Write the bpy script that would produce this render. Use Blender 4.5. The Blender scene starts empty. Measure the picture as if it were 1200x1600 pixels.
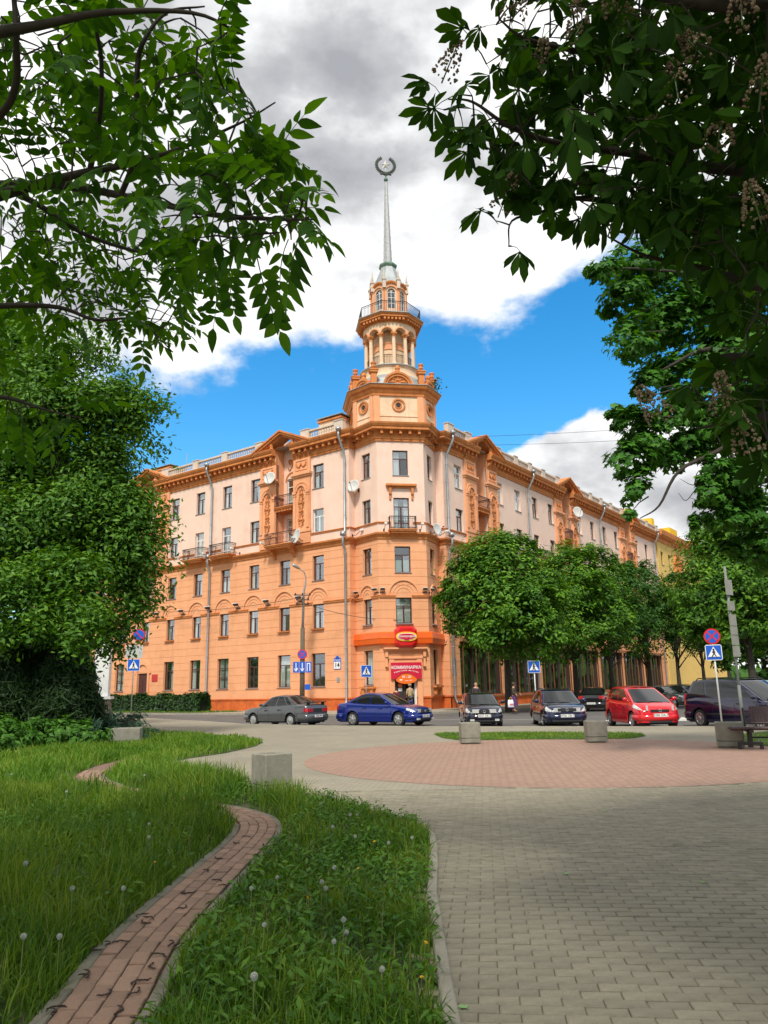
import bpy, bmesh, math, random
import numpy as np
from mathutils import Vector, Matrix
R = math.radians
PI = math.pi
S = bpy.context.scene
COL = S.collection
random.seed(7)

# ------------------------------------------------------------------ camera
EYE = Vector((0.0, 0.0, 1.5))
F_PX, PITCH, ROLL = 1197.386, 0.2269134, -0.0203387
_f = Vector((0, math.cos(PITCH), math.sin(PITCH)))
_u = Vector((0, -math.sin(PITCH), math.cos(PITCH)))
_r = Vector((1, 0, 0))
C_R = _r * math.cos(ROLL) + _u * math.sin(ROLL)
C_U = -_r * math.sin(ROLL) + _u * math.cos(ROLL)
C_F = _f
cam_d = bpy.data.cameras.new('camera')
cam = bpy.data.objects.new('camera', cam_d)
COL.objects.link(cam)
cam.matrix_world = Matrix(((C_R.x, C_U.x, -C_F.x, EYE.x), (C_R.y, C_U.y, -C_F.y, EYE.y),
                           (C_R.z, C_U.z, -C_F.z, EYE.z), (0, 0, 0, 1)))
cam_d.sensor_fit = 'VERTICAL'
cam_d.sensor_height = 36.0
cam_d.lens = F_PX / 1600 * 36.0
cam_d.clip_start = 0.05
cam_d.clip_end = 3000
S.camera = cam

# ------------------------------------------------------------------ light
SUN_AZ, SUN_EL = -171.0, 50.0          # compass direction of the sun (0 = straight ahead, + = right)
world = bpy.data.worlds.new('World')
S.world = world
world.use_nodes = True
nt = world.node_tree
for n in list(nt.nodes):
    nt.nodes.remove(n)


def N(tree, t, **kw):
    n = tree.nodes.new(t)
    for k, v in kw.items():
        setattr(n, k, v)
    return n


def mth(tree, op, a, b=None, c=None, clamp=False):
    n = tree.nodes.new('ShaderNodeMath')
    n.operation = op
    n.use_clamp = clamp
    for i, v in enumerate((a, b, c)):
        if v is None:
            continue
        if isinstance(v, (int, float)):
            n.inputs[i].default_value = v
        else:
            tree.links.new(v, n.inputs[i])
    return n.outputs[0]


def ramp(tree, fac, stops, interp='LINEAR'):
    n = tree.nodes.new('ShaderNodeValToRGB')
    cr = n.color_ramp
    cr.interpolation = interp
    while len(cr.elements) < len(stops):
        cr.elements.new(0.5)
    for e, (p, c) in zip(cr.elements, stops):
        e.position = p
        e.color = (c, c, c, 1) if isinstance(c, (int, float)) else (c[0], c[1], c[2], 1)
    tree.links.new(fac, n.inputs[0])
    return n.outputs[0]


def mixc(tree, fac, a, b, mode='MIX'):
    n = tree.nodes.new('ShaderNodeMix')
    n.data_type = 'RGBA'
    n.blend_type = mode
    for sock, v in ((n.inputs[0], fac), (n.inputs[6], a), (n.inputs[7], b)):
        if isinstance(v, (int, float)):
            sock.default_value = v
        elif isinstance(v, (tuple, list)):
            sock.default_value = (v[0], v[1], v[2], 1)
        else:
            tree.links.new(v, sock)
    return n.outputs[2]


def build_sky():
    L = nt.links.new
    tc = N(nt, 'ShaderNodeTexCoord')
    nrm = N(nt, 'ShaderNodeVectorMath', operation='NORMALIZE')
    L(tc.outputs['Generated'], nrm.inputs[0])
    sep = N(nt, 'ShaderNodeSeparateXYZ')
    L(nrm.outputs[0], sep.inputs[0])
    az = mth(nt, 'MULTIPLY', mth(nt, 'ARCTAN2', sep.outputs[0], sep.outputs[1]), 180 / PI)
    el = mth(nt, 'MULTIPLY', mth(nt, 'ARCSINE', sep.outputs[2]), 180 / PI)
    # cloud base height (deg) as a function of compass direction
    t = mth(nt, 'ADD', mth(nt, 'MULTIPLY', az, 1 / 80), 0.5, clamp=True)

    def deg(a):
        return a / 80 + 0.5
    e1 = mth(nt, 'MULTIPLY', ramp(nt, t, [(0.0, 0.30), (deg(-24), 21.6 / 60), (deg(-15), 22.6 / 60), (deg(-8), 24.4 / 60),
                                         (deg(-2), 25.6 / 60), (deg(3), 27.6 / 60), (deg(8.5), 25.6 / 60), (deg(12), 27.0 / 60),
                                         (deg(15), 28.6 / 60), (deg(21), 29.5 / 60), (1.0, 0.45)]), 60)
    e2 = mth(nt, 'MULTIPLY', ramp(nt, t, [(0.0, 0.33), (deg(-31), 0.0), (deg(5.5), 0.15), (deg(8), 16.2 / 60), (deg(10), 17.0 / 60),  # left end: unseen low cloud added so the windows reflect pale grey
                                         (deg(13), 18.0 / 60), (deg(16), 19.2 / 60), (deg(22), 18.6 / 60), (1.0, 0.30)]), 60)

    def noise(scale, detail=8, rough=0.55, off=(0, 0, 0)):
        mp = N(nt, 'ShaderNodeMapping')
        mp.inputs['Location'].default_value = off
        mp.inputs['Scale'].default_value = (1, 1, 1.7)
        L(nrm.outputs[0], mp.inputs[0])
        n = N(nt, 'ShaderNodeTexNoise')
        n.inputs['Scale'].default_value = scale
        n.inputs['Detail'].default_value = detail
        n.inputs['Roughness'].default_value = rough
        L(mp.outputs[0], n.inputs['Vector'])
        return n.outputs[0]
    n1 = noise(9, 9, 0.58)
    n2 = noise(3.2, 6, 0.5, (3, 1, 2))
    n3 = noise(5.0, 8, 0.55, (1.3, 7, 0.4))
    d1 = mth(nt, 'ADD', mth(nt, 'SUBTRACT', el, e1), mth(nt, 'MULTIPLY', mth(nt, 'SUBTRACT', n1, 0.5), 9))
    m1 = N(nt, 'ShaderNodeMapRange', interpolation_type='SMOOTHSTEP')
    m1.inputs[1].default_value = -1.0
    m1.inputs[2].default_value = 1.6
    L(d1, m1.inputs[0])
    d2 = mth(nt, 'ADD', mth(nt, 'SUBTRACT', e2, el), mth(nt, 'MULTIPLY', mth(nt, 'SUBTRACT', n1, 0.5), 4))
    m2 = N(nt, 'ShaderNodeMapRange', interpolation_type='SMOOTHSTEP')
    m2.inputs[1].default_value = -0.25
    m2.inputs[2].default_value = 0.35
    L(d2, m2.inputs[0])
    mask = mth(nt, 'MAXIMUM', m1.outputs[0], m2.outputs[0])
    # clear blue from the Nishita sky, richer the way the photograph renders it
    sky = N(nt, 'ShaderNodeTexSky', sky_type='NISHITA')
    sky.sun_disc = False
    sky.sun_elevation = R(SUN_EL)
    sky.sun_rotation = R(SUN_AZ)
    sky.air_density = 1.0
    sky.dust_density = 0.3
    sky.ozone_density = 2.0
    hs = N(nt, 'ShaderNodeHueSaturation')
    hs.inputs['Saturation'].default_value = 1.42
    hs.inputs['Value'].default_value = 1.75
    hs.inputs['Hue'].default_value = 0.492
    L(sky.outputs[0], hs.inputs['Color'])
    # cloud colour: bright flanks, grey bellies (radiance, scaled by the same strength as the sky)
    hgt = mth(nt, 'MULTIPLY', mth(nt, 'SUBTRACT', d1, 2.0), 1 / 15, clamp=True)
    grey = mth(nt, 'MULTIPLY', hgt, 0.48)
    sh = mth(nt, 'SUBTRACT', mth(nt, 'MULTIPLY', mth(nt, 'ADD', n2, mth(nt, 'MULTIPLY', n3, 0.6)), 2.3), 1.20)
    val = mth(nt, 'ADD', mth(nt, 'SUBTRACT', 1.0, grey), mth(nt, 'MULTIPLY', mth(nt, 'SUBTRACT', sh, 0.58), 1.7))
    ccol = ramp(nt, val, [(0.0, (0.36, 0.37, 0.40)), (0.35, (0.50, 0.51, 0.53)), (0.7, (0.82, 0.83, 0.84)), (0.95, (1.0, 1.0, 0.99))])
    cs = N(nt, 'ShaderNodeVectorMath', operation='SCALE')
    L(ccol, cs.inputs[0])
    cs.inputs['Scale'].default_value = CLOUD_RADIANCE
    mix = mixc(nt, mask, hs.outputs[0], cs.outputs[0])
    bg = N(nt, 'ShaderNodeBackground')
    bg.inputs['Strength'].default_value = SKY_STRENGTH
    L(mix, bg.inputs['Color'])
    out = N(nt, 'ShaderNodeOutputWorld')
    L(bg.outputs[0], out.inputs['Surface'])


SKY_STRENGTH = 0.12
CLOUD_RADIANCE = 9.2
build_sky()
world.cycles.sampling_method = 'MANUAL'
world.cycles.sample_map_resolution = 512

sun_d = bpy.data.lights.new('sun', 'SUN')
sun = bpy.data.objects.new('sun', sun_d)
COL.objects.link(sun)
sun_d.energy = 3.6
sun_d.angle = R(9)
sun_d.color = (1.0, 0.95, 0.86)
_sd = Vector((math.sin(R(SUN_AZ)) * math.cos(R(SUN_EL)), math.cos(R(SUN_AZ)) * math.cos(R(SUN_EL)), math.sin(R(SUN_EL))))
sun.rotation_euler = (-_sd).to_track_quat('-Z', 'Y').to_euler()

S.view_settings.view_transform = 'Standard'
S.view_settings.look = 'None'
S.view_settings.exposure = 0.12
S.view_settings.gamma = 1.0
S.view_settings.use_curve_mapping = False
S.cycles.max_bounces = 8
S.cycles.transparent_max_bounces = 12

# ------------------------------------------------------------------ helpers
def ray(px, py):
    return C_F + C_R * ((px - 600) / F_PX) + C_U * ((800 - py) / F_PX)


def G(px, py, z=0.0):
    """ground point seen at a place of the 1200 x 1600 photograph"""
    d = ray(px, py)
    t = (z - EYE.z) / d.z
    return EYE + d * t


def AT(px, py, dist):
    """point on that line of sight at a depth of dist metres"""
    return EYE + ray(px, py) * dist


class MB:
    def __init__(self):
        self.v, self.f, self.m = [], [], []

    def add(self, verts, faces, mi=0):
        b = len(self.v)
        self.v.extend([tuple(p) for p in verts])
        for q in faces:
            self.f.append(tuple(b + i for i in q))
            self.m.append(mi)

    def poly(self, pts, mi=0):
        self.add(pts, [tuple(range(len(pts)))], mi)

    def box(self, x0, x1, y0, y1, z0, z1, mi=0, tf=None):
        p = [(x0, y0, z0), (x1, y0, z0), (x1, y1, z0), (x0, y1, z0), (x0, y0, z1), (x1, y0, z1), (x1, y1, z1), (x0, y1, z1)]
        if tf:
            p = [tf(*q) for q in p]
        self.add(p, [(0, 3, 2, 1), (4, 5, 6, 7), (0, 1, 5, 4), (1, 2, 6, 5), (2, 3, 7, 6), (3, 0, 4, 7)], mi)

    def prism(self, pts, z0, z1, mi=0, tf=None, cap=True):
        n = len(pts)
        p = [(x, y, z0) for x, y in pts] + [(x, y, z1) for x, y in pts]
        if tf:
            p = [tf(*q) for q in p]
        fs = [(i, (i + 1) % n, n + (i + 1) % n, n + i) for i in range(n)]
        if cap:
            fs += [tuple(range(n - 1, -1, -1)), tuple(range(n, 2 * n))]
        self.add(p, fs, mi)

    def lathe(self, prof, n=12, c=(0, 0, 0), mi=0, tf=None, ph=0.0, cap=True):
        vs, fs = [], []
        for r, z in prof:
            for k in range(n):
                a = 2 * PI * k / n + ph
                q = (c[0] + r * math.cos(a), c[1] + r * math.sin(a), c[2] + z)
                vs.append(tf(*q) if tf else q)
        for j in range(len(prof) - 1):
            for k in range(n):
                k2 = (k + 1) % n
                fs.append((j * n + k, j * n + k2, (j + 1) * n + k2, (j + 1) * n + k))
        if cap:
            fs.append(tuple(range(n - 1, -1, -1)))
            fs.append(tuple(range((len(prof) - 1) * n, len(prof) * n)))
        self.add(vs, fs, mi)

    def tube(self, pts, rad, n=6, mi=0, closed=False):
        pts = [Vector(p) for p in pts]
        k = len(pts)
        rads = rad if isinstance(rad, (list, tuple)) else [rad] * k
        vs, fs = [], []
        up = Vector((0, 0, 1))
        prev = None
        for i in range(k):
            if closed:
                t = pts[(i + 1) % k] - pts[i - 1]
            else:
                t = pts[min(i + 1, k - 1)] - pts[max(i - 1, 0)]
            t.normalize()
            if prev is None:
                a = t.cross(up)
                if a.length < 1e-3:
                    a = t.cross(Vector((1, 0, 0)))
            else:
                a = prev - t * prev.dot(t)
                if a.length < 1e-4:
                    a = t.cross(up)
            a.normalize()
            prev = a
            b = t.cross(a)
            for j in range(n):
                w = 2 * PI * j / n
                vs.append(pts[i] + (a * math.cos(w) + b * math.sin(w)) * rads[i])
        rng = k if closed else k - 1
        for i in range(rng):
            i2 = (i + 1) % k
            for j in range(n):
                j2 = (j + 1) % n
                fs.append((i * n + j, i * n + j2, i2 * n + j2, i2 * n + j))
        if not closed:
            fs.append(tuple(range(n - 1, -1, -1)))
            fs.append(tuple(range((k - 1) * n, k * n)))
        self.add(vs, fs, mi)

    def grid(self, rows, mi=0, flip=False):
        n = len(rows[0])
        vs = [p for r_ in rows for p in r_]
        fs = []
        for i in range(len(rows) - 1):
            for j in range(n - 1):
                q = (i * n + j, i * n + j + 1, (i + 1) * n + j + 1, (i + 1) * n + j)
                fs.append(q[::-1] if flip else q)
        self.add(vs, fs, mi)

    def sphere(self, c, r, n=10, m=6, mi=0, sc=(1, 1, 1)):
        prof = []
        vs, fs = [], []
        for j in range(m + 1):
            th = PI * j / m
            for k in range(n):
                a = 2 * PI * k / n
                vs.append((c[0] + r * sc[0] * math.sin(th) * math.cos(a), c[1] + r * sc[1] * math.sin(th) * math.sin(a), c[2] - r * sc[2] * math.cos(th)))
        for j in range(m):
            for k in range(n):
                k2 = (k + 1) % n
                fs.append((j * n + k, j * n + k2, (j + 1) * n + k2, (j + 1) * n + k))
        self.add(vs, fs, mi)

    def mesh(self, name, mats, smooth=False):
        me = bpy.data.meshes.new(name)
        me.from_pydata(self.v, [], self.f)
        if not isinstance(mats, (list, tuple)):
            mats = [mats]
        for m in mats:
            me.materials.append(m)
        if len(mats) > 1:
            me.polygons.foreach_set('material_index', self.m)
        if smooth:
            me.polygons.foreach_set('use_smooth', [True] * len(me.polygons))
        me.update()
        return me

    def obj(self, name, mats, parent=None, loc=(0, 0, 0), rotz=0.0, smooth=False):
        return put(name, self.mesh(name, mats, smooth), parent, loc, rotz)


def put(name, me, parent=None, loc=(0, 0, 0), rotz=0.0, rot=None, scale=None):
    o = bpy.data.objects.new(name, me)
    COL.objects.link(o)
    o.location = loc
    o.rotation_euler = rot if rot else (0, 0, rotz)
    if scale:
        o.scale = scale
    if parent:
        o.parent = parent
    return o


def tag(o, label=None, cat=None, group=None, kind=None):
    if label:
        o['label'] = label
    if cat:
        o['category'] = cat
    if group:
        o['group'] = group
    if kind:
        o['kind'] = kind
    return o


def thing(name, label, cat, loc=(0, 0, 0), rotz=0.0, group=None):
    o = bpy.data.objects.new(name, None)
    COL.objects.link(o)
    o.location = loc
    o.rotation_euler = (0, 0, rotz)
    return tag(o, label, cat, group)


def dup(root, loc, rotz, label=None, group=None):
    r = root.copy()
    COL.objects.link(r)
    r.location = loc
    r.rotation_euler = (0, 0, rotz)
    if label:
        r['label'] = label
    if group:
        r['group'] = group
    for ch in list(root.children):
        c = ch.copy()
        COL.objects.link(c)
        c.parent = r
        for g in ch.children:
            d = g.copy()
            COL.objects.link(d)
            d.parent = c
    return r


def np_mesh(name, V, F, mats, smooth=False, mi=None):
    """V (n,3) and F (m,k) with constant k, fast path"""
    me = bpy.data.meshes.new(name)
    V = np.asarray(V, np.float32)
    F = np.asarray(F, np.int32)
    k = F.shape[1]
    me.vertices.add(len(V))
    me.vertices.foreach_set('co', V.ravel())
    me.loops.add(F.size)
    me.loops.foreach_set('vertex_index', F.ravel())
    me.polygons.add(len(F))
    me.polygons.foreach_set('loop_start', np.arange(0, F.size, k, dtype=np.int32))
    if not isinstance(mats, (list, tuple)):
        mats = [mats]
    for m in mats:
        me.materials.append(m)
    if mi is not None:
        me.polygons.foreach_set('material_index', np.asarray(mi, np.int32))
    if smooth:
        me.polygons.foreach_set('use_smooth', np.ones(len(F), bool))
    me.update(calc_edges=True)
    return me


_txt = {}


def text_mesh(s, size, mat, depth=0.004, align='CENTER', xs=1.0, bold=0.0):
    cu = bpy.data.curves.new('lettering', 'FONT')
    cu.body = s
    cu.size = size
    cu.align_x = align
    cu.align_y = 'CENTER'
    cu.extrude = depth
    cu.offset = bold
    cu.resolution_u = 3
    o = bpy.data.objects.new('lettering', cu)
    COL.objects.link(o)
    dg = bpy.context.evaluated_depsgraph_get()
    me = bpy.data.meshes.new_from_object(o.evaluated_get(dg))
    bpy.data.objects.remove(o)
    me.materials.clear()
    me.materials.append(mat)
    if xs != 1.0:
        me.transform(Matrix.Diagonal((xs, 1, 1, 1)))
    return me


# ------------------------------------------------------------------ materials
def base_mat(name):
    m = bpy.data.materials.new(name)
    m.use_nodes = True
    t = m.node_tree
    b = t.nodes['Principled BSDF']
    return m, t, b


def rnd(t):
    """one random number per piece, whether a piece is an object or an island of a joined mesh"""
    g = t.nodes.new('ShaderNodeNewGeometry')
    oi = t.nodes.new('ShaderNodeObjectInfo')
    return mth(t, 'FRACT', mth(t, 'ADD', g.outputs['Random Per Island'], oi.outputs['Random']))


def M(name, col, rough=0.7, col2=None, scale=3.0, bump=0.0, bscale=None, metal=0.0, spec=0.5, rand=0.0, coat=0.0, detail=6,
      stain=None, stain_scale=0.6, stain_amt=0.5, coords='Object', streak=0.0):
    m, t, b = base_mat(name)
    L = t.links.new
    b.inputs['Roughness'].default_value = rough
    b.inputs['Metallic'].default_value = metal
    b.inputs['Specular IOR Level'].default_value = spec
    b.inputs['Coat Weight'].default_value = coat
    b.inputs['Coat Roughness'].default_value = 0.06
    tc = t.nodes.new('ShaderNodeTexCoord')
    c = None
    if col2 is not None:
        n = t.nodes.new('ShaderNodeTexNoise')
        n.inputs['Scale'].default_value = scale
        n.inputs['Detail'].default_value = detail
        n.inputs['Roughness'].default_value = 0.6
        L(tc.outputs[coords], n.inputs['Vector'])
        f = ramp(t, n.outputs[0], [(0.32, 0.0), (0.68, 1.0)])
        c = mixc(t, f, col, col2)
    if stain is not None:
        n = t.nodes.new('ShaderNodeTexNoise')
        n.inputs['Scale'].default_value = stain_scale
        n.inputs['Detail'].default_value = 9
        n.inputs['Roughness'].default_value = 0.7
        L(tc.outputs[coords], n.inputs['Vector'])
        f = mth(t, 'MULTIPLY', ramp(t, n.outputs[0], [(0.52, 0.0), (0.72, 1.0)]), stain_amt)
        c = mixc(t, f, c if c is not None else col, stain)
    if streak:
        mp = t.nodes.new('ShaderNodeMapping')
        mp.inputs['Scale'].default_value = (2.6, 2.6, 0.16)
        L(tc.outputs[coords], mp.inputs[0])
        n = t.nodes.new('ShaderNodeTexNoise')
        n.inputs['Scale'].default_value = 1.0
        n.inputs['Detail'].default_value = 8
        n.inputs['Roughness'].default_value = 0.65
        L(mp.outputs[0], n.inputs['Vector'])
        f = mth(t, 'MULTIPLY', ramp(t, n.outputs[0], [(0.5, 0.0), (0.75, 1.0)]), streak)
        c = mixc(t, f, c if c is not None else col, (col[0] * 0.45, col[1] * 0.42, col[2] * 0.45))
    if rand:
        r = rnd(t)
        hs = t.nodes.new('ShaderNodeHueSaturation')
        L(mth(t, 'ADD', mth(t, 'MULTIPLY', r, 2 * rand), 1 - rand), hs.inputs['Value'])
        if c is None:
            hs.inputs['Color'].default_value = (*col, 1)
        else:
            L(c, hs.inputs['Color'])
        c = hs.outputs[0]
    if c is None:
        b.inputs['Base Color'].default_value = (*col, 1)
    else:
        L(c, b.inputs['Base Color'])
    if bump:
        n = t.nodes.new('ShaderNodeTexNoise')
        n.inputs['Scale'].default_value = bscale or scale * 8
        n.inputs['Detail'].default_value = 5
        L(tc.outputs[coords], n.inputs['Vector'])
        bp = t.nodes.new('ShaderNodeBump')
        bp.inputs['Strength'].default_value = bump
        bp.inputs['Distance'].default_value = 0.02
        L(n.outputs[0], bp.inputs['Height'])
        L(bp.outputs[0], b.inputs['Normal'])
    return m


def leaf_mat(name, dark, mid, light, trans=0.35, rough=0.55, spec=0.3, nz=0.5, nsc=0.55):
    m, t, b = base_mat(name)
    L = t.links.new
    r = rnd(t)
    g = t.nodes.new('ShaderNodeTexCoord')
    n = t.nodes.new('ShaderNodeTexNoise')
    n.inputs['Scale'].default_value = nsc
    n.inputs['Detail'].default_value = 3
    L(g.outputs['Object'], n.inputs['Vector'])
    f = mth(t, 'ADD', mth(t, 'MULTIPLY', r, 0.55), mth(t, 'ADD', mth(t, 'MULTIPLY', n.outputs[0], nz), 0.25 - nz / 2))
    c = ramp(t, f, [(0.1, dark), (0.5, mid), (0.95, light)])
    L(c, b.inputs['Base Color'])
    b.inputs['Roughness'].default_value = rough
    b.inputs['Specular IOR Level'].default_value = spec
    if trans:
        tr = t.nodes.new('ShaderNodeBsdfTranslucent')
        hs = t.nodes.new('ShaderNodeHueSaturation')
        hs.inputs['Saturation'].default_value = 1.1
        hs.inputs['Value'].default_value = 1.5
        hs.inputs['Hue'].default_value = 0.485
        L(c, hs.inputs['Color'])
        L(hs.outputs[0], tr.inputs['Color'])
        mx = t.nodes.new('ShaderNodeMixShader')
        mx.inputs[0].default_value = trans
        L(b.outputs[0], mx.inputs[1])
        L(tr.outputs[0], mx.inputs[2])
        L(mx.outputs[0], t.nodes['Material Output'].inputs['Surface'])
    return m


def glass_mat(name, tint=(0.88, 0.92, 0.92), refl=0.05):
    m, t, b = base_mat(name)
    L = t.links.new
    t.nodes.remove(b)
    gl = t.nodes.new('ShaderNodeBsdfGlossy')
    gl.inputs['Roughness'].default_value = 0.03
    gl.inputs['Color'].default_value = (0.9, 0.95, 1.0, 1)
    tr = t.nodes.new('ShaderNodeBsdfTransparent')
    tr.inputs['Color'].default_value = (*tint, 1)
    lw = t.nodes.new('ShaderNodeLayerWeight')
    lw.inputs['Blend'].default_value = 0.35
    oi = t.nodes.new('ShaderNodeObjectInfo')
    f = mth(t, 'ADD', mth(t, 'MULTIPLY', lw.outputs['Facing'], 0.36), mth(t, 'MULTIPLY', oi.outputs['Random'], 0.16))
    f = mth(t, 'ADD', f, refl, clamp=True)
    # faint waviness of old panes
    n = t.nodes.new('ShaderNodeTexNoise')
    n.inputs['Scale'].default_value = 1.3
    tc = t.nodes.new('ShaderNodeTexCoord')
    L(tc.outputs['Object'], n.inputs['Vector'])
    bp = t.nodes.new('ShaderNodeBump')
    bp.inputs['Strength'].default_value = 0.08
    L(n.outputs[0], bp.inputs['Height'])
    L(bp.outputs[0], gl.inputs['Normal'])
    mx = t.nodes.new('ShaderNodeMixShader')
    L(f, mx.inputs[0])
    L(tr.outputs[0], mx.inputs[1])
    L(gl.outputs[0], mx.inputs[2])
    L(mx.outputs[0], t.nodes['Material Output'].inputs['Surface'])
    return m


def curtain_mat():
    m, t, b = base_mat('curtain_cloth')
    oi = t.nodes.new('ShaderNodeObjectInfo')
    c = ramp(t, oi.outputs['Random'], [(0.0, (0.8, 0.8, 0.74)), (0.3, (0.82, 0.8, 0.76)), (0.5, (0.5, 0.56, 0.5)), (0.7, (0.75, 0.64, 0.5)),
                                       (0.85, (0.35, 0.38, 0.35)), (1.0, (0.8, 0.8, 0.78))], 'CONSTANT')
    t.links.new(c, b.inputs['Base Color'])
    b.inputs['Roughness'].default_value = 0.9
    return m


ORANGE = M('orange_plaster', (0.81, 0.395, 0.205), 0.85, (0.75, 0.355, 0.178), 1.2, 0.15, 30, stain=(0.40, 0.15, 0.045), stain_scale=0.35, stain_amt=0.3, spec=0.2, streak=0.16)
TRIM = M('orange_trim', (0.67, 0.25, 0.08), 0.8, (0.58, 0.205, 0.063), 2.0, 0.15, 30, spec=0.2, stain=(0.25, 0.09, 0.03), stain_scale=0.8, stain_amt=0.45, streak=0.55)
PINK = M('pink_plaster', (0.83, 0.605, 0.485), 0.88, (0.78, 0.555, 0.44), 0.9, 0.12, 30, spec=0.2, stain=(0.50, 0.27, 0.16), stain_scale=0.4, stain_amt=0.3, streak=0.12)
PLINTH = M('plinth_plaster', (0.68, 0.17, 0.04), 0.8, (0.5, 0.1, 0.025), 1.5, 0.1, 20, stain=(0.2, 0.06, 0.03), stain_amt=0.5, spec=0.2)
CREAM = M('cream_plaster', (0.80, 0.60, 0.41), 0.88, (0.73, 0.52, 0.34), 1.3, 0.2, 25, spec=0.2, stain=(0.50, 0.32, 0.16), stain_scale=0.8, stain_amt=0.6, streak=0.5)
PALE = M('pale_stone', (0.66, 0.56, 0.46), 0.85, (0.55, 0.46, 0.38), 1.5, 0.1, 20, stain=(0.33, 0.28, 0.24), stain_amt=0.5)
ZINC = M('zinc_sheet', (0.42, 0.44, 0.45), 0.42, (0.33, 0.35, 0.36), 2.0, metal=0.7, spec=0.5)
ROOF = M('grey_roof_metal', (0.40, 0.43, 0.43), 0.5, (0.30, 0.33, 0.33), 1.5, metal=0.35)
VERD = M('green_copper', (0.16, 0.27, 0.20), 0.6, (0.10, 0.17, 0.12), 3)
DARKMET = M('black_iron', (0.025, 0.022, 0.022), 0.5, metal=0.3)
RUSTIRON = M('dark_red_iron', (0.09, 0.03, 0.025), 0.6, metal=0.2)
BROWNFR = M('brown_window_wood', (0.075, 0.022, 0.018), 0.5)
WHITEFR = M('white_window_plastic', (0.75, 0.75, 0.73), 0.4)
GLASS = glass_mat('window_glass')
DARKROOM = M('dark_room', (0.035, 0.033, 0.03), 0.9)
CURTAIN = curtain_mat()
WHITEP = M('white_paint', (0.8, 0.8, 0.78), 0.5, (0.7, 0.7, 0.68), 6)
GREYMET = M('galvanised_steel', (0.46, 0.47, 0.47), 0.45, (0.36, 0.37, 0.37), 5, metal=0.5)
BLACKP = M('black_plastic', (0.02, 0.02, 0.022), 0.5)
CONC = M('concrete', (0.27, 0.255, 0.205), 0.9, (0.20, 0.19, 0.15), 7, 0.5, 60, stain=(0.16, 0.15, 0.115), stain_scale=2.2, stain_amt=0.7)
SIGNBLUE = M('sign_blue', (0.012, 0.11, 0.55), 0.35)
SIGNRED = M('sign_red', (0.62, 0.02, 0.03), 0.35)
SIGNWHITE = M('sign_white', (0.82, 0.82, 0.82), 0.35)
SIGNBLACK = M('sign_black', (0.015, 0.015, 0.015), 0.5)
CRIMSON = M('crimson_panel', (0.58, 0.01, 0.045), 0.3)
BRIGHTRED = M('bright_red_panel', (0.62, 0.012, 0.012), 0.25)
SIGNORANGE = M('orange_panel', (0.85, 0.16, 0.012), 0.35)
SIGNYELLOW = M('yellow_panel', (0.85, 0.48, 0.04), 0.35)
BARK = M('bark', (0.06, 0.048, 0.036), 0.95, (0.03, 0.024, 0.018), 8, 0.6, 30)

# ------------------------------------------------------------------ the setting: ground, road, pavements, plaza
BC = Vector((1.61337839, 54.9727554, 0.0))      # street corner of the big building
_a = 0.940263973
DR = Vector((math.cos(_a), math.sin(_a), 0))     # along the right wing
DL = Vector((-math.sin(_a), math.cos(_a), 0))    # along the left wing
B_ROT = math.atan2(DR.y, DR.x)


def BL(r, l, z=0.0):
    return BC + DR * r + DL * l + Vector((0, 0, z))


def tex_brick(name, c1, c2, mortar, rot, bw=0.2, bh=0.1, msize=0.006, rough=0.85, stain=(0.12, 0.11, 0.09), off=(0, 0)):
    m, t, b = base_mat(name)
    L = t.links.new
    tc = t.nodes.new('ShaderNodeTexCoord')
    mp = t.nodes.new('ShaderNodeMapping')
    mp.inputs['Rotation'].default_value = (0, 0, -rot)
    mp.inputs['Location'].default_value = (off[0], off[1], 0)
    L(tc.outputs['Object'], mp.inputs[0])
    br = t.nodes.new('ShaderNodeTexBrick')
    br.offset = 0.5
    br.inputs['Scale'].default_value = 1.0
    br.inputs['Brick Width'].default_value = bw
    br.inputs['Row Height'].default_value = bh
    br.inputs['Mortar Size'].default_value = msize
    br.inputs['Mortar Smooth'].default_value = 0.3
    br.inputs['Color1'].default_value = (*c1, 1)
    br.inputs['Color2'].default_value = (*c2, 1)
    br.inputs['Mortar'].default_value = (*mortar, 1)
    L(mp.outputs[0], br.inputs['Vector'])
    n = t.nodes.new('ShaderNodeTexNoise')
    n.inputs['Scale'].default_value = 0.45
    n.inputs['Detail'].default_value = 8
    n.inputs['Roughness'].default_value = 0.65
    L(tc.outputs['Object'], n.inputs['Vector'])
    f = mth(t, 'MULTIPLY', ramp(t, n.outputs[0], [(0.42, 0.0), (0.7, 1.0)]), 0.35)
    c = mixc(t, f, br.outputs['Color'], stain)
    n2 = t.nodes.new('ShaderNodeTexNoise')
    n2.inputs['Scale'].default_value = 40
    L(tc.outputs['Object'], n2.inputs['Vector'])
    c = mixc(t, 0.25, c, ramp(t, n2.outputs[0], [(0.3, (0.1, 0.1, 0.1)), (0.7, (0.6, 0.58, 0.5))]), 'OVERLAY')
    L(c, b.inputs['Base Color'])
    b.inputs['Roughness'].default_value = rough
    bp = t.nodes.new('ShaderNodeBump')
    bp.inputs['Strength'].default_value = 0.4
    bp.inputs['Distance'].default_value = 0.004
    L(br.outputs['Fac'], bp.inputs['Height'])
    bp.invert = True
    L(bp.outputs[0], b.inputs['Normal'])
    return m


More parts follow.
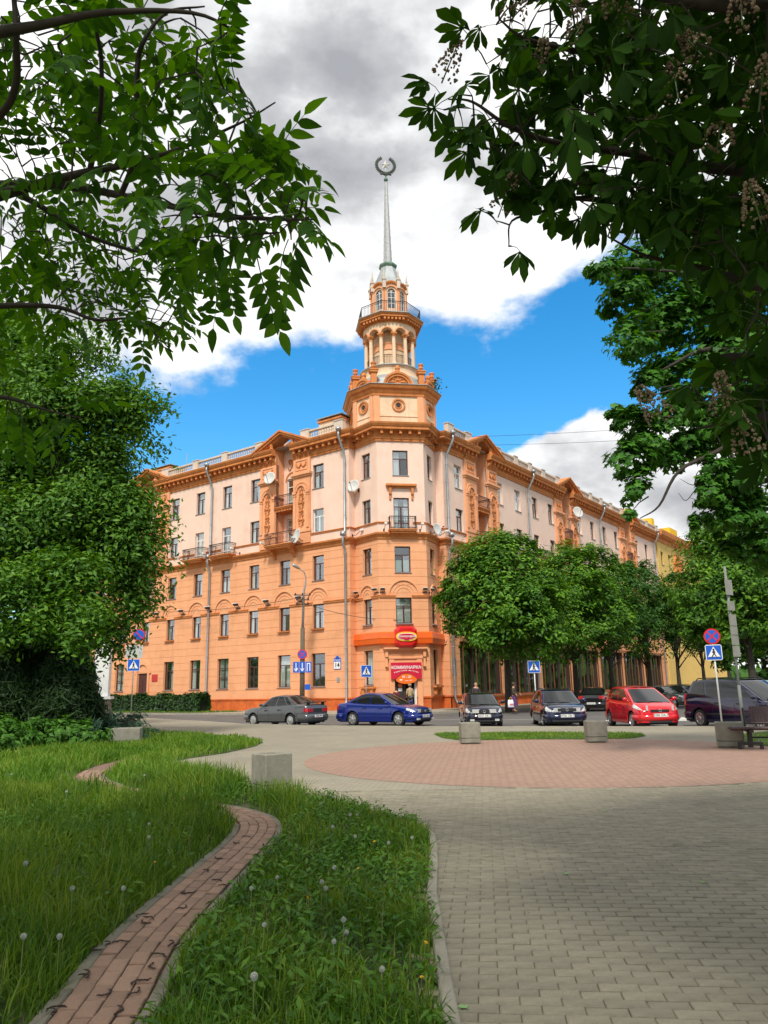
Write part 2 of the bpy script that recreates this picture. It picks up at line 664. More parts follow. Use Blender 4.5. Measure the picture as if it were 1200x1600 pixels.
PROT = R(-7)
ASPHALT = M('asphalt', (0.13, 0.12, 0.11), 0.9, (0.095, 0.09, 0.083), 0.6, 0.4, 60, stain=(0.055, 0.052, 0.05), stain_scale=0.25, stain_amt=0.6)
PAVETEX = tex_brick('grey_paving', (0.335, 0.30, 0.22), (0.285, 0.255, 0.19), (0.14, 0.13, 0.10), PROT)
REDTEX = tex_brick('red_paving', (0.405, 0.25, 0.185), (0.34, 0.205, 0.148), (0.17, 0.12, 0.09), R(38), msize=0.010, stain=(0.24, 0.15, 0.11))
PATHTEX = tex_brick('path_paving', (0.27, 0.15, 0.11), (0.22, 0.12, 0.09), (0.09, 0.075, 0.06), R(60))
FARPAVE = tex_brick('far_paving', (0.40, 0.345, 0.265), (0.36, 0.31, 0.235), (0.2, 0.18, 0.14), R(50), bw=0.5, bh=0.5)
PBRICK = M('paving_brick', (0.285, 0.255, 0.18), 0.85, (0.22, 0.197, 0.14), 9, 0.5, 70, rand=0.10, stain=(0.13, 0.12, 0.085), stain_scale=0.7, stain_amt=0.55)
RBRICK = M('path_brick', (0.30, 0.185, 0.125), 0.85, (0.225, 0.14, 0.095), 9, 0.5, 70, rand=0.16, stain=(0.11, 0.085, 0.055), stain_scale=2.5, stain_amt=0.6)
JOINT = M('joint_dirt', (0.13, 0.12, 0.08), 0.95, (0.075, 0.08, 0.04), 6)
SOIL = M('lawn_soil', (0.055, 0.075, 0.02), 0.95, (0.03, 0.05, 0.012), 2.0, stain=(0.09, 0.07, 0.035), stain_scale=0.9, stain_amt=0.6)
KERBM = M('kerb_concrete', (0.34, 0.31, 0.24), 0.9, (0.25, 0.23, 0.18), 6, 0.4, 50, rand=0.1, stain=(0.12, 0.12, 0.07), stain_scale=3, stain_amt=0.6)
KERBP = M('path_kerb_concrete', (0.21, 0.19, 0.14), 0.9, (0.14, 0.13, 0.09), 6, 0.4, 50, rand=0.12, stain=(0.07, 0.075, 0.035), stain_scale=3, stain_amt=0.8)
FIELD = M('far_ground', (0.08, 0.10, 0.035), 0.95, (0.05, 0.075, 0.02), 0.2)
LINEW = M('road_paint', (0.62, 0.60, 0.54), 0.8, (0.42, 0.40, 0.36), 3)


def sheet(name, pts, z, mat, kind='structure', parent=None):
    mb = MB()
    mb.poly([(x, y, z) for x, y in pts])
    o = mb.obj(name, mat, parent)
    if kind:
        o['kind'] = kind
    return o


def solid(name, pts, z0, z1, mat):
    mb = MB()
    mb.prism(pts, z0, z1)
    o = mb.obj(name, mat)
    o['kind'] = 'structure'
    return o


mb = MB()
mb.poly([(1500 * math.cos(k * PI / 16), 1500 * math.sin(k * PI / 16), -0.2) for k in range(32)])
mb.obj('ground', FIELD)['kind'] = 'structure'

NEAR_EDGE = [(-60, 118), (-30, 72), (-14.7, 49.5), (-9.5, 42.2), (-7, 38.2), (-2.4, 34.4), (2.4, 31.6), (7, 29.6), (10.5, 28.3), (14, 27.2), (24, 24.5), (60, 14)]
sheet('road', NEAR_EDGE + [(130, 40), (190, 230), (60, 330), (-120, 260)], -0.12, ASPHALT)
solid('plaza', NEAR_EDGE + [(60, -12), (-60, -12)], -0.2, 0.0, PAVETEX)


def arc_pts(c, r, a0, a1, n):
    return [(c[0] + r * math.cos(a0 + (a1 - a0) * i / n), c[1] + r * math.sin(a0 + (a1 - a0) * i / n)) for i in range(n + 1)]


# pavement round the building: a kerb line given in the building's own (r, l) directions
kerb_rl = [(-5.6, 90), (-5.6, 6)] + arc_pts((1.5, 3.0), 7.6, R(190), R(262), 8) + [(4, -6.0), (9, -8.6), (14, -9.2), (150, -9.2)]
kerb_xy = [tuple(BL(r, l)[:2]) for r, l in kerb_rl]
pave = solid('pavement', kerb_xy + [tuple(BL(150, 20)[:2]), tuple(BL(20, 20)[:2]), tuple(BL(20, 90)[:2])], -0.19, 0.0, FARPAVE)


def resample(pts, step):
    P = [Vector((p[0], p[1], 0)) for p in pts]
    out = [P[0]]
    acc = 0.0
    need = step
    for a, b in zip(P, P[1:]):
        d = (b - a).length
        while acc + d >= need:
            out.append(a + (b - a) * ((need - acc) / d))
            need += step
        acc += d
    return out


def kerb_run(parent, pts, step, w, z0, z1, mat, side=0.5, skip=None, maxn=None):
    """separate kerb stones, sharing one mesh"""
    mbk = MB()
    e = 0.008
    L_ = step - 0.012
    mbk.add([(-L_ / 2, -w / 2, z0), (L_ / 2, -w / 2, z0), (L_ / 2, w / 2, z0), (-L_ / 2, w / 2, z0),
             (-L_ / 2, -w / 2, z1 - e), (L_ / 2, -w / 2, z1 - e), (L_ / 2, w / 2, z1 - e), (-L_ / 2, w / 2, z1 - e),
             (-L_ / 2 + e, -w / 2 + e, z1), (L_ / 2 - e, -w / 2 + e, z1), (L_ / 2 - e, w / 2 - e, z1), (-L_ / 2 + e, w / 2 - e, z1)],
            [(0, 1, 5, 4), (1, 2, 6, 5), (2, 3, 7, 6), (3, 0, 4, 7), (4, 5, 9, 8), (5, 6, 10, 9), (6, 7, 11, 10), (7, 4, 8, 11), (8, 9, 10, 11)])
    me = mbk.mesh('kerb_stone', mat)
    P = resample(pts, step)
    for a, b in list(zip(P, P[1:]))[:maxn]:
        c = (a + b) / 2
        d = b - a
        n = Vector((-d.y, d.x, 0)).normalized()
        c = c + n * w * (side - 0.5)
        o = put('kerb_stone', me, parent, (c.x, c.y, random.uniform(-0.006, 0.004)), math.atan2(d.y, d.x) + random.uniform(-0.008, 0.008))


kerb_run(pave, [tuple(BL(-5.63, 45)[:2])] + [tuple(BL(r, l)[:2]) for r, l in [(-5.63, 6)] + arc_pts((1.5, 3.0), 7.63, R(190), R(262), 8) + [(4, -6.05), (9, -8.63), (14, -9.23), (40, -9.23)]],
         1.5, 0.15, -0.19, 0.012, KERBM)

# near kerb of the plaza along the road
plaza = bpy.data.objects['plaza']
kerb_run(plaza, [(-14.6, 49.3)] + NEAR_EDGE[3:11], 1.2, 0.15, -0.19, 0.006, KERBM, side=0.2)

# road markings
mk = MB()


def stripe(ax, ay, bx, by, w, z=-0.114):
    a, b = Vector((ax, ay, z)), Vector((bx, by, z))
    d = (b - a).normalized()
    n = Vector((-d.y, d.x, 0)) * (w / 2)
    mk.poly([a - n, b - n, b + n, a + n])


for k in range(9):
    c0 = Vector((8.0, 36.6, 0)) + Vector((0.93, -0.37, 0)) * (k * 1.05)
    if k in (0, 1):
        continue
    stripe(c0.x, c0.y, c0.x + 1.5, c0.y + 3.7, 0.45)
stripe(2.2, 41.5, 4.6, 40.4, 0.15)
stripe(5.6, 39.9, 8.0, 38.8, 0.15)
stripe(-9.5, 52, -7.3, 50.2, 0.12)
stripe(-16, 58.5, -12, 55.0, 0.12)
stripe(20, 47, 26, 55, 0.15)
mk.obj('road_marking', LINEW)['kind'] = 'structure'

# red paved circle
CIRC = (3.72, 17.55, 5.55)
sheet('red_paved_circle', [(CIRC[0] + CIRC[2] * math.cos(2 * PI * k / 96), CIRC[1] + CIRC[2] * math.sin(2 * PI * k / 96)) for k in range(96)], 0.004, REDTEX)

# lawns
LAWN = [(0.20, -3.0), (0.21, 3.5), (0.23, 4.8), (0.26, 6.2), (0.36, 7.6), (0.38, 8.5), (0.28, 9.15), (-0.02, 9.8), (-0.55, 10.7), (-1.1, 11.35), (-1.75, 12.1), (-2.6, 13.0), (-2.9, 13.9),
        (-3.9, 15.9), (-4.86, 17.6), (-4.7, 18.8), (-4.12, 20.2), (-3.75, 22.3), (-3.77, 24.0), (-4.6, 26.0), (-6.3, 28.3), (-8.7, 31.2), (-12.0, 36.5), (-14.5, 42.0), (-17.5, 50.0), (-30, 66),
        (-60, 108), (-60, -3)]
STRIP = [(1.5, 26.5), (2.0, 27.0), (2.6, 27.05), (4.5, 26.4), (7.0, 25.4), (7.7, 24.4), (7.55, 23.4), (6.9, 22.55), (5.9, 22.35), (4.2, 22.9), (2.5, 23.0), (2.0, 23.35), (1.65, 24.4)]
STRIP2 = [(8.45, 19.6), (9.2, 21.6), (10.5, 23.5), (13, 25.6), (22, 23.2), (30, 18), (20, 10), (11.0, 16.0), (9.2, 18.3)]
sheet('lawn', LAWN, 0.008, SOIL)
sheet('grass_verge', STRIP, 0.010, SOIL)
sheet('grass_verge', STRIP2, 0.010, SOIL)
VERGE = [(-3.1, 14.5), (-5.2, 16.5), (-5.2, 60), (-2.0, 60), (-2.0, 14.5)]
sheet('grass_verge', [tuple(BL(r, l)[:2]) for r, l in VERGE], 0.012, SOIL)
VERGE2 = [(14.2, -8.6), (70, -8.6), (70, -6.6), (14.2, -6.6)]
sheet('grass_verge', [tuple(BL(r, l)[:2]) for r, l in VERGE2], 0.012, SOIL)

lawn = bpy.data.objects['lawn']
kerb_run(plaza, [(0.25, 3.0), (0.27, 4.8), (0.30, 6.2), (0.40, 7.6), (0.42, 8.5), (0.32, 9.18), (0.02, 9.85), (-0.52, 10.75), (-1.07, 11.4), (-1.72, 12.15)], 0.78, 0.075, -0.05, 0.045, KERBM)

# footpath
PATH = [(-1.34, 2.6), (-1.40, 4.0), (-1.50, 5.1), (-1.47, 6.7), (-1.42, 8.1), (-1.47, 9.1), (-1.72, 9.85), (-2.25, 10.55), (-3.2, 11.6), (-4.6, 13.2), (-5.55, 14.9), (-5.95, 16.8), (-5.9, 18.6), (-5.3, 20.0), (-4.6, 20.8)]


def catmull(pts, n=10):
    P = [Vector((*p, 0)) if len(p) == 2 else Vector(p) for p in pts]
    P = [P[0] * 2 - P[1]] + P + [P[-1] * 2 - P[-2]]
    out = []
    for i in range(1, len(P) - 2):
        for k in range(n):
            t = k / n
            out.append(0.5 * ((2 * P[i]) + (P[i + 1] - P[i - 1]) * t + (2 * P[i - 1] - 5 * P[i] + 4 * P[i + 1] - P[i + 2]) * t * t
                              + (-P[i - 1] + 3 * P[i] - 3 * P[i + 1] + P[i + 2]) * t ** 3))
    out.append(P[-2])
    return out


PC = catmull(PATH, 12)
PCR = resample([(p.x, p.y) for p in PC], 0.2)
mb = MB()
rowsL = []
for i, p in enumerate(PCR):
    d = (PCR[min(i + 1, len(PCR) - 1)] - PCR[max(i - 1, 0)]).normalized()
    n = Vector((-d.y, d.x, 0))
    rowsL.append((p + n * 0.27, p - n * 0.27))
mb.grid([[(a.x, a.y, 0.014), (b.x, b.y, 0.014)] for a, b in rowsL])
path = mb.obj('footpath', PATHTEX)
path['kind'] = 'structure'
PATH_NP = np.array([(p.x, p.y) for p in PCR])


def brick_mesh(name, lx, ly, h, mat):
    b = MB()
    x, y, e = lx / 2, ly / 2, 0.005
    b.add([(-x, -y, 0), (x, -y, 0), (x, y, 0), (-x, y, 0), (-x, -y, h - e), (x, -y, h - e), (x, y, h - e), (-x, y, h - e),
           (-x + e, -y + e, h), (x - e, -y + e, h), (x - e, y - e, h), (-x + e, y - e, h)],
          [(0, 1, 5, 4), (1, 2, 6, 5), (2, 3, 7, 6), (3, 0, 4, 7), (4, 5, 9, 8), (5, 6, 10, 9), (6, 7, 11, 10), (7, 4, 8, 11), (8, 9, 10, 11)])
    return b.mesh(name, mat)


pb = brick_mesh('brick', 0.194, 0.095, 0.03, RBRICK)
cnt = 0
for i in range(0, len(PCR) - 1):
    if cnt >= 296:
        break
    for c in range(4):
        sh = 0.1 if c % 2 else 0.0
        a = PCR[i]
        d = (PCR[i + 1] - PCR[i]).normalized()
        n = Vector((-d.y, d.x, 0))
        p = a + d * (0.1 + sh) + n * (c - 1.5) * 0.1
        put('brick', pb, path, (p.x, p.y, 0.012 + random.uniform(-0.004, 0.004)), rot=(random.gauss(0, 0.012), random.gauss(0, 0.008), math.atan2(d.y, d.x) + random.gauss(0, 0.012)))
        cnt += 1
nP = 70
left = [(p + Vector((-(q - p).y, (q - p).x, 0)).normalized() * 0.245) for p, q in zip(PCR[:nP], PCR[1:nP + 1])]
right = [(p - Vector((-(q - p).y, (q - p).x, 0)).normalized() * 0.245) for p, q in zip(PCR[:nP], PCR[1:nP + 1])]
kerb_run(path, [(p.x, p.y) for p in left], 0.6, 0.08, -0.03, 0.036, KERBP)
kerb_run(path, [(p.x, p.y) for p in right], 0.6, 0.08, -0.03, 0.036, KERBP)

# paving bricks of the plaza near the camera, one by one
sheet('plaza_joints', [(0.26, 3.15), (2.2, 3.15), (7.2, 12.2), (-2.0, 12.3), (-0.5, 10.8), (0.05, 9.9), (0.42, 8.6), (0.36, 7.0), (0.28, 5.0)], 0.002, JOINT)


def in_poly(px, py, poly):
    px, py = np.asarray(px), np.asarray(py)
    inside = np.zeros(px.shape, bool)
    n = len(poly)
    j = n - 1
    for i in range(n):
        xi, yi = poly[i]
        xj, yj = poly[j]
        cond = ((yi > py) != (yj > py))
        with np.errstate(divide='ignore', invalid='ignore'):
            xs = (xj - xi) * (py - yi) / (yj - yi + 1e-12) + xi
        inside ^= cond & (px < xs)
        j = i
    return inside


ex, ey = Vector((math.cos(PROT), math.sin(PROT), 0)), Vector((-math.sin(PROT), math.cos(PROT), 0))
cand = []
for j in range(24, 130):
    for i in range(-20, 60):
        p = ex * (i * 0.2 + (0.1 if j % 2 else 0)) + ey * (j * 0.1)
        if 3.1 < p.y < 12.15 and p.x < 0.56 * p.y + 0.5:
            cand.append((p.x, p.y))
cx = np.array([c[0] for c in cand])
cy = np.array([c[1] for c in cand])
LAWN_K = [(x - 0.045, y) for x, y in LAWN[:12]] + [(-60, 108), (-60, -3)]
ok = ~in_poly(cx, cy, LAWN_K) & ((cx - CIRC[0]) ** 2 + (cy - CIRC[1]) ** 2 > (CIRC[2] + 0.12) ** 2) & (cx > -1.8)
cx, cy = cx[ok], cy[ok]
order = np.argsort(cx * 0 + cy)
cx, cy = cx[order], cy[order]
gb = brick_mesh('brick', 0.1975, 0.0915, 0.015, PBRICK)
# the nearest in view as objects
vis = (np.abs(cx) < 0.52 * cy + 0.15) & (cy > 3.75)
near_idx = np.where(vis)[0][:298]
near_set = set(near_idx.tolist())
for i in near_idx:
    put('brick', gb, plaza, (cx[i], cy[i], random.uniform(-0.003, 0.003)), rot=(random.gauss(0, 0.012), random.gauss(0, 0.006), PROT + random.gauss(0, 0.006)))
bv = np.array([v.co[:] for v in gb.vertices])
bf = [tuple(p.vertices) for p in gb.polygons]
bfa = np.array(bf)
rest = np.array([i for i in range(len(cx)) if i not in near_set])
nb = len(rest)
rg = np.random.default_rng(3)
ang = PROT + rg.normal(0, 0.006, nb)
ca, sa = np.cos(ang), np.sin(ang)
VX = bv[None, :, 0] * ca[:, None] - bv[None, :, 1] * sa[:, None] + cx[rest][:, None]
VY = bv[None, :, 0] * sa[:, None] + bv[None, :, 1] * ca[:, None] + cy[rest][:, None]
VZ = bv[None, :, 2] + rg.uniform(-0.003, 0.003, nb)[:, None] + bv[None, :, 1] * rg.normal(0, 0.012, nb)[:, None]
V = np.stack([VX, VY, VZ], -1).reshape(-1, 3)
F = (bfa[None] + (np.arange(nb) * len(bv))[:, None, None]).reshape(-1, 4)
o = put('paving_bricks', np_mesh('paving_bricks', V, F, PBRICK), plaza)
o['kind'] = 'stuff'

# ------------------------------------------------------------------ the corner building with the spire
HOUSE = thing('apartment_building', 'orange and pink corner apartment building with a spire-topped corner tower', 'building', BC, B_ROT)
ZC0, ZC1 = 20.2, 21.55          # top cornice
ZM0, ZM1 = 12.5, 13.05          # middle cornice
LEFT_END, RIGHT_END = 52.0, 60.2


class Fr:
    """a wall plane: o = start point (r,l), d = direction to the right as seen from outside"""
    def __init__(self, p, q):
        self.o = Vector((p[0], p[1], 0))
        d = Vector((q[0] - p[0], q[1] - p[1], 0))
        self.len = d.length
        self.d = d.normalized()
        self.n = Vector((self.d.y, -self.d.x, 0))
        self.ang = math.atan2(self.d.y, self.d.x)

    def P(self, s, out, z):
        q = self.o + self.d * s + self.n * out
        return (q.x, q.y, z)

    def tf(self):
        return lambda s, out, z: self.P(s, out, z)


PLAN = [(0, LEFT_END), (0, 5.35), (0.7, 5.35), (0, 2.6), (2.6, 0), (5.35, 0.7), (5.35, 0), (RIGHT_END, 0)]
FL = Fr(PLAN[0], PLAN[1])
FSL = Fr(PLAN[1], PLAN[2])
FBL = Fr(PLAN[2], PLAN[3])
FBF = Fr(PLAN[3], PLAN[4])
FBR = Fr(PLAN[4], PLAN[5])
FSR = Fr(PLAN[5], PLAN[6])
FRW = Fr(PLAN[6], PLAN[7])


def sl(l):                       # place along the left wing, measured from the corner
    return LEFT_END - l


def sr(r):
    return r - 5.35


def sweep(mb, path, prof, mi=0, closed=False):
    """moulding with a profile of (out, z) points along a plan path, mitred"""
    P = [Vector((p[0], p[1], 0)) for p in path]
    k = len(P)
    rows = []
    for i in range(k):
        if closed:
            a, b = P[i] - P[i - 1], P[(i + 1) % k] - P[i]
        else:
            a = P[i] - P[i - 1] if i else P[1] - P[0]
            b = P[i + 1] - P[i] if i < k - 1 else a
        a, b = a.normalized(), b.normalized()
        na, nb_ = Vector((a.y, -a.x, 0)), Vector((b.y, -b.x, 0))
        m = na + nb_
        m = m / max(m.dot(na), 0.2)
        rows.append([(P[i].x + m.x * o, P[i].y + m.y * o, z) for o, z in prof])
    if closed:
        rows.append(rows[0])
    mb.grid(rows, mi)
    if not closed:
        mb.poly(rows[0], mi)
        mb.poly(rows[-1][::-1], mi)


def wall(mb, fr, s0, s1, z0, z1, ops, reveal=0.22, grooves=(), base=0.0, gd=0.018, gh=0.032, mi=0):
    ss = sorted({s0, s1} | {max(s0, min(s1, v)) for o in ops for v in o[:2]})
    zs = {z0, z1} | {max(z0, min(z1, v)) for o in ops for v in o[2:]}
    gz = []
    for g in grooves:
        if z0 < g < z1 - gh:
            zs |= {g, g + gh}
            gz.append(g)
    zs = sorted(zs)
    prevd = {}
    for i in range(len(zs) - 1):
        za, zb = zs[i], zs[i + 1]
        if zb - za < 1e-5:
            continue
        zm = (za + zb) / 2
        dep = base - gd if any(g <= zm <= g + gh for g in gz) else base
        for j in range(len(ss) - 1):
            sa, sb = ss[j], ss[j + 1]
            if sb - sa < 1e-5:
                continue
            sm = (sa + sb) / 2
            if any(o[0] < sm < o[1] and o[2] < zm < o[3] for o in ops):
                prevd[j] = None
                continue
            mb.poly([fr.P(sa, dep, za), fr.P(sb, dep, za), fr.P(sb, dep, zb), fr.P(sa, dep, zb)], mi)
            pd = prevd.get(j)
            if pd is not None and abs(pd - dep) > 1e-6:
                mb.poly([fr.P(sa, pd, za), fr.P(sb, pd, za), fr.P(sb, dep, za), fr.P(sa, dep, za)], mi)
            prevd[j] = dep
    for a, b, c, d in ops:
        c2, d2 = max(c, z0), min(d, z1)
        if d2 <= z0 or c2 >= z1:
            continue
        o, i_ = base, -reveal
        mb.poly([fr.P(a, o, c2), fr.P(a, o, d2), fr.P(a, i_, d2), fr.P(a, i_, c2)], mi)
        mb.poly([fr.P(b, o, d2), fr.P(b, o, c2), fr.P(b, i_, c2), fr.P(b, i_, d2)], mi)
        if d <= z1:
            mb.poly([fr.P(a, o, d), fr.P(b, o, d), fr.P(b, i_, d), fr.P(a, i_, d)], mi)
        if c >= z0:
            mb.poly([fr.P(b, o, c), fr.P(a, o, c), fr.P(a, i_, c), fr.P(b, i_, c)], mi)


# ---- windows
_wm = {}


def win_mesh(w, h, style, mat):
    """frame with its dark room behind; x to the right, y inwards, z up from the sill"""
    k = (round(w, 2), round(h, 2), style, mat.name)
    if k in _wm:
        return _wm[k]
    mb = MB()
    t, d = 0.065, 0.07
    x0, x1 = -w / 2, w / 2
    bars = [(x0, x0 + t, 0, h), (x1 - t, x1, 0, h), (x0 + t, x1 - t, h - t, h), (x0 + t, x1 - t, 0, t)]
    panes = []
    tz = h * 0.68 if style != 'door' else h * 0.74
    if style == 'fixed':
        panes = [(x0 + t, x1 - t, t, h - t)]
    elif style == 'six':
        for zz in (h * 0.36, h * 0.68):
            bars.append((x0 + t, x1 - t, zz - 0.03, zz + 0.03))
        for a, b in ((t, h * 0.36 - 0.03), (h * 0.36 + 0.03, h * 0.68 - 0.03), (h * 0.68 + 0.03, h - t)):
            bars.append((-0.035, 0.035, a, b))
            panes += [(x0 + t, -0.035, a, b), (0.035, x1 - t, a, b)]
    else:
        bars.append((x0 + t, x1 - t, tz - 0.035, tz + 0.035))
        bars.append((-0.05, 0.05, t, tz - 0.035))
        lo = t
        panes.append((x0 + t, x1 - t, tz + 0.035, h - t))
        if style == 'door':
            bars.append((x0 + t, -0.05, 0.62, 0.70))
            bars.append((0.05, x1 - t, 0.62, 0.70))
            for a, b in ((t, 0.62), (0.70, tz - 0.035)):
                panes += [(x0 + t, -0.05, a, b), (0.05, x1 - t, a, b)]
        else:
            panes += [(x0 + t, -0.05, lo, tz - 0.035), (0.05, x1 - t, lo, tz - 0.035)]
    for a, b, c, e in bars:
        mb.box(a, b, 0.0, d, c, e, 0)
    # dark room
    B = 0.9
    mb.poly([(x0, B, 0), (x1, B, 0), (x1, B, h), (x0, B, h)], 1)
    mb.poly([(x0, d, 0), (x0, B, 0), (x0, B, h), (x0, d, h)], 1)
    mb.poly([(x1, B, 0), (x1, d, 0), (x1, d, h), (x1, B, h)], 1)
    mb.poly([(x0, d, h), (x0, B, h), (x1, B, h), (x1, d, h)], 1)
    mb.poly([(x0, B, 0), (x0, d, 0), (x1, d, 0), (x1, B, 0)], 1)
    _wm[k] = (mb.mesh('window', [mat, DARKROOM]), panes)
    return _wm[k]


_pm = {}


def pane_mesh(w, h):
    k = (round(w, 2), round(h, 2))
    if k not in _pm:
        mb = MB()
        mb.box(-w / 2, w / 2, -0.004, 0.004, 0, h)
        _pm[k] = mb.mesh('pane', GLASS)
    return _pm[k]


_cm = {}


def curtain_mesh(w, h, kind):
    k = (round(w, 2), round(h, 2), kind)
    if k in _cm:
        return _cm[k]
    mb = MB()
    spans = {'full': [(-w / 2, w / 2)], 'sides': [(-w / 2, -w / 2 + w * 0.3), (w / 2 - w * 0.3, w / 2)], 'left': [(-w / 2, -0.05)], 'right': [(0.02, w / 2)]}
    z0, z1 = 0.03, h - 0.03
    if kind == 'blind':
        z0 = h * 0.45
        spans['blind'] = [(-w / 2 + 0.02, w / 2 - 0.02)]
    if kind == 'half':
        z1 = h * 0.5
        spans['half'] = [(-w / 2 + 0.02, w / 2 - 0.02)]
    for a, b in spans[kind]:
        n = max(4, int((b - a) / 0.05))
        lo, hi = [], []
        for i in range(n + 1):
            x = a + (b - a) * i / n
            y = 0.16 + (0.025 if i % 2 else -0.025) * (0 if kind == 'blind' else 1)
            lo.append((x, y, z0))
            hi.append((x, y * 0.9 + 0.012, z1))
        mb.grid([lo, hi])
    _cm[k] = mb.mesh('curtain', CURTAIN)
    return _cm[k]


_sm = {}


def sill_mesh(w, out, th, mat):
    k = (round(w, 2), out, th, mat.name)
    if k not in _sm:
        mb = MB()
        mb.add([(-w / 2, -out, -th), (w / 2, -out, -th), (w / 2, 0, -th), (-w / 2, 0, -th), (-w / 2, -out, -0.015), (w / 2, -out, -0.015), (w / 2, 0, 0.012), (-w / 2, 0, 0.012)],
               [(0, 3, 2, 1), (4, 5, 6, 7), (0, 1, 5, 4), (1, 2, 6, 5), (2, 3, 7, 6), (3, 0, 4, 7)])
        _sm[k] = mb.mesh('sill', mat)
    return _sm[k]


wr = random.Random(11)


def window(root, fr, s, z, w, h, style='std', mat=None, curtain=None, inset=0.2, sill=(0.09, 0.05), sillmat=None, detail=True, name='window'):
    mat = mat or (WHITEFR if wr.random() < 0.22 else BROWNFR)
    me, panes = win_mesh(w, h, style, mat)
    x, y, _ = fr.P(s, -inset, 0)
    o = put(name, me, root, (x, y, z), fr.ang)
    if detail:
        for a, b, c, e in panes:
            q = put('pane', pane_mesh(b - a, e - c), o, ((a + b) / 2, 0.035, c))
            if style == 'std' and c < 0.2 and wr.random() < 0.10:
                q.rotation_euler = (R(6), 0, 0)
        cu = curtain if curtain is not None else wr.choice(['full', 'sides', 'left', 'right', 'sides', 'half', 'blind', None, 'sides', 'full'])
        if cu:
            put('curtain', curtain_mesh(w - 0.1, h, cu), o, (0, 0, 0))
    if sill:
        put('sill', sill_mesh(w + 0.12, sill[0] + inset, sill[1], sillmat or ZINC), o, (0, 0, 0))
    return o


# window columns
LCOL = [8.55, 12.16, 15.72, 19.28, 22.85, 26.45, 30.1, 33.75, 37.35, 41.0, 44.6, 48.2]
LPED = (12.16, 30.1, 48.2)
RCOL = [7.75, 11.5, 15.0, 18.6, 22.3, 25.95, 29.65, 33.45, 37.15, 40.9, 44.7, 48.5, 52.2, 56.05]
RPED = (11.5, 29.65, 48.5)
FLOORS = {0: (1.78, 2.5, 1.38), 1: (6.18, 1.9, 1.16), 2: (9.95, 1.98, 1.18), 3: (13.86, 1.88, 1.16), 4: (17.48, 2.0, 1.17)}
GROOVES = [0.95 + 0.62 * k for k in range(1, 20)]
NICHE_W, NICHE_D, PIL_W = 2.0, 0.85, 1.85


def op(s, fl, w=None, h=None, z=None):
    Z, H, W = FLOORS[fl]
    w, h, z = w or W, h or H, Z if z is None else z
    return (s - w / 2, s + w / 2, z, z + h)


def facade(fr, cols, peds, sfun, s0, s1, balc, skip_ground=None, far=None):
    lower, upper = MB(), MB()
    ops = {k: [] for k in range(5)}
    wins = []
    for c in cols:
        s = sfun(c)
        for fl in range(5):
            if c in peds and fl >= 3:
                continue
            if fl == 0 and skip_ground and skip_ground(c):
                continue
            Z, H, W = FLOORS[fl]
            st = 'std'
            if fl == 3 and c in balc:
                Z, H, st = 12.98, 2.72, 'door'
            ops[fl].append((s - W / 2, s + W / 2, Z, Z + H))
            wins.append((c, s, fl, Z, H, W, st))
    return lower, upper, ops, wins


def arch_band(mb, fr, s, z, r0, r1, out, n=14, inner=0.0):
    rows = []
    for i in range(n + 1):
        a = PI - PI * i / n
        c, si = math.cos(a), math.sin(a)
        rows.append([fr.P(s + r0 * c, inner, z + r0 * si), fr.P(s + r0 * c, out, z + r0 * si), fr.P(s + r1 * c, out, z + r1 * si), fr.P(s + r1 * c, inner, z + r1 * si)])
    mb.grid(rows)
    mb.poly(rows[0])
    mb.poly(rows[-1][::-1])


def arch_ornament(root, fr, s, rad=1.18):
    mb = MB()
    arch_band(mb, fr, s, 8.26, rad - 0.10, rad, 0.10)
    arch_band(mb, fr, s, 8.26, rad - 0.40, rad - 0.36, 0.035)
    arch_band(mb, fr, s, 8.26, rad - 0.64, rad - 0.60, 0.03)
    return mb.obj('arch_moulding', ORANGE, root)


def floodlight_mesh():
    mb = MB()
    mb.add([(-0.24, -0.62, 0.02), (0.24, -0.62, 0.02), (0.24, -0.30, -0.02), (-0.24, -0.30, -0.02), (-0.24, -0.66, 0.20), (0.24, -0.66, 0.20), (0.24, -0.28, 0.24), (-0.24, -0.28, 0.24)],
           [(0, 3, 2, 1), (0, 1, 5, 4), (1, 2, 6, 5), (2, 3, 7, 6), (3, 0, 4, 7)], 0)
    mb.add([(-0.26, -0.69, 0.20), (0.26, -0.69, 0.20), (0.26, -0.26, 0.24), (-0.26, -0.26, 0.24), (-0.26, -0.69, 0.26), (0.26, -0.69, 0.26), (0.26, -0.26, 0.31), (-0.26, -0.26, 0.31)],
           [(0, 3, 2, 1), (4, 5, 6, 7), (0, 1, 5, 4), (1, 2, 6, 5), (2, 3, 7, 6), (3, 0, 4, 7)], 1)
    mb.tube([(0.28, 0, -0.25), (0.28, -0.2, -0.2), (0.28, -0.45, 0.1)], 0.025, 5, 0)
    mb.tube([(-0.28, 0, -0.25), (-0.28, -0.2, -0.2), (-0.28, -0.45, 0.1)], 0.025, 5, 0)
    mb.box(-0.3, 0.3, -0.05, 0, -0.3, -0.2, 0)
    me = mb.mesh('floodlight', [BLACKP, WHITEP])
    me.transform(Matrix.Scale(0.8, 4))
    return me


def spot_mesh():
    mb = MB()
    mb.tube([(0, 0, -0.25), (0, -0.35, -0.28), (0, -0.85, 0.02)], 0.022, 5, 0)
    mb.box(-0.09, 0.09, -1.1, -0.82, 0.0, 0.14, 1)
    mb.box(-0.05, 0.05, -0.04, 0, -0.4, -0.15, 0)
    return mb.mesh('spotlight', [DARKMET, WHITEP])


FLOOD, SPOT = floodlight_mesh(), spot_mesh()


def fix_on(me, name, root, fr, s, z):
    x, y, _ = fr.P(s, 0, 0)
    return put(name, me, root, (x, y, z), fr.ang)


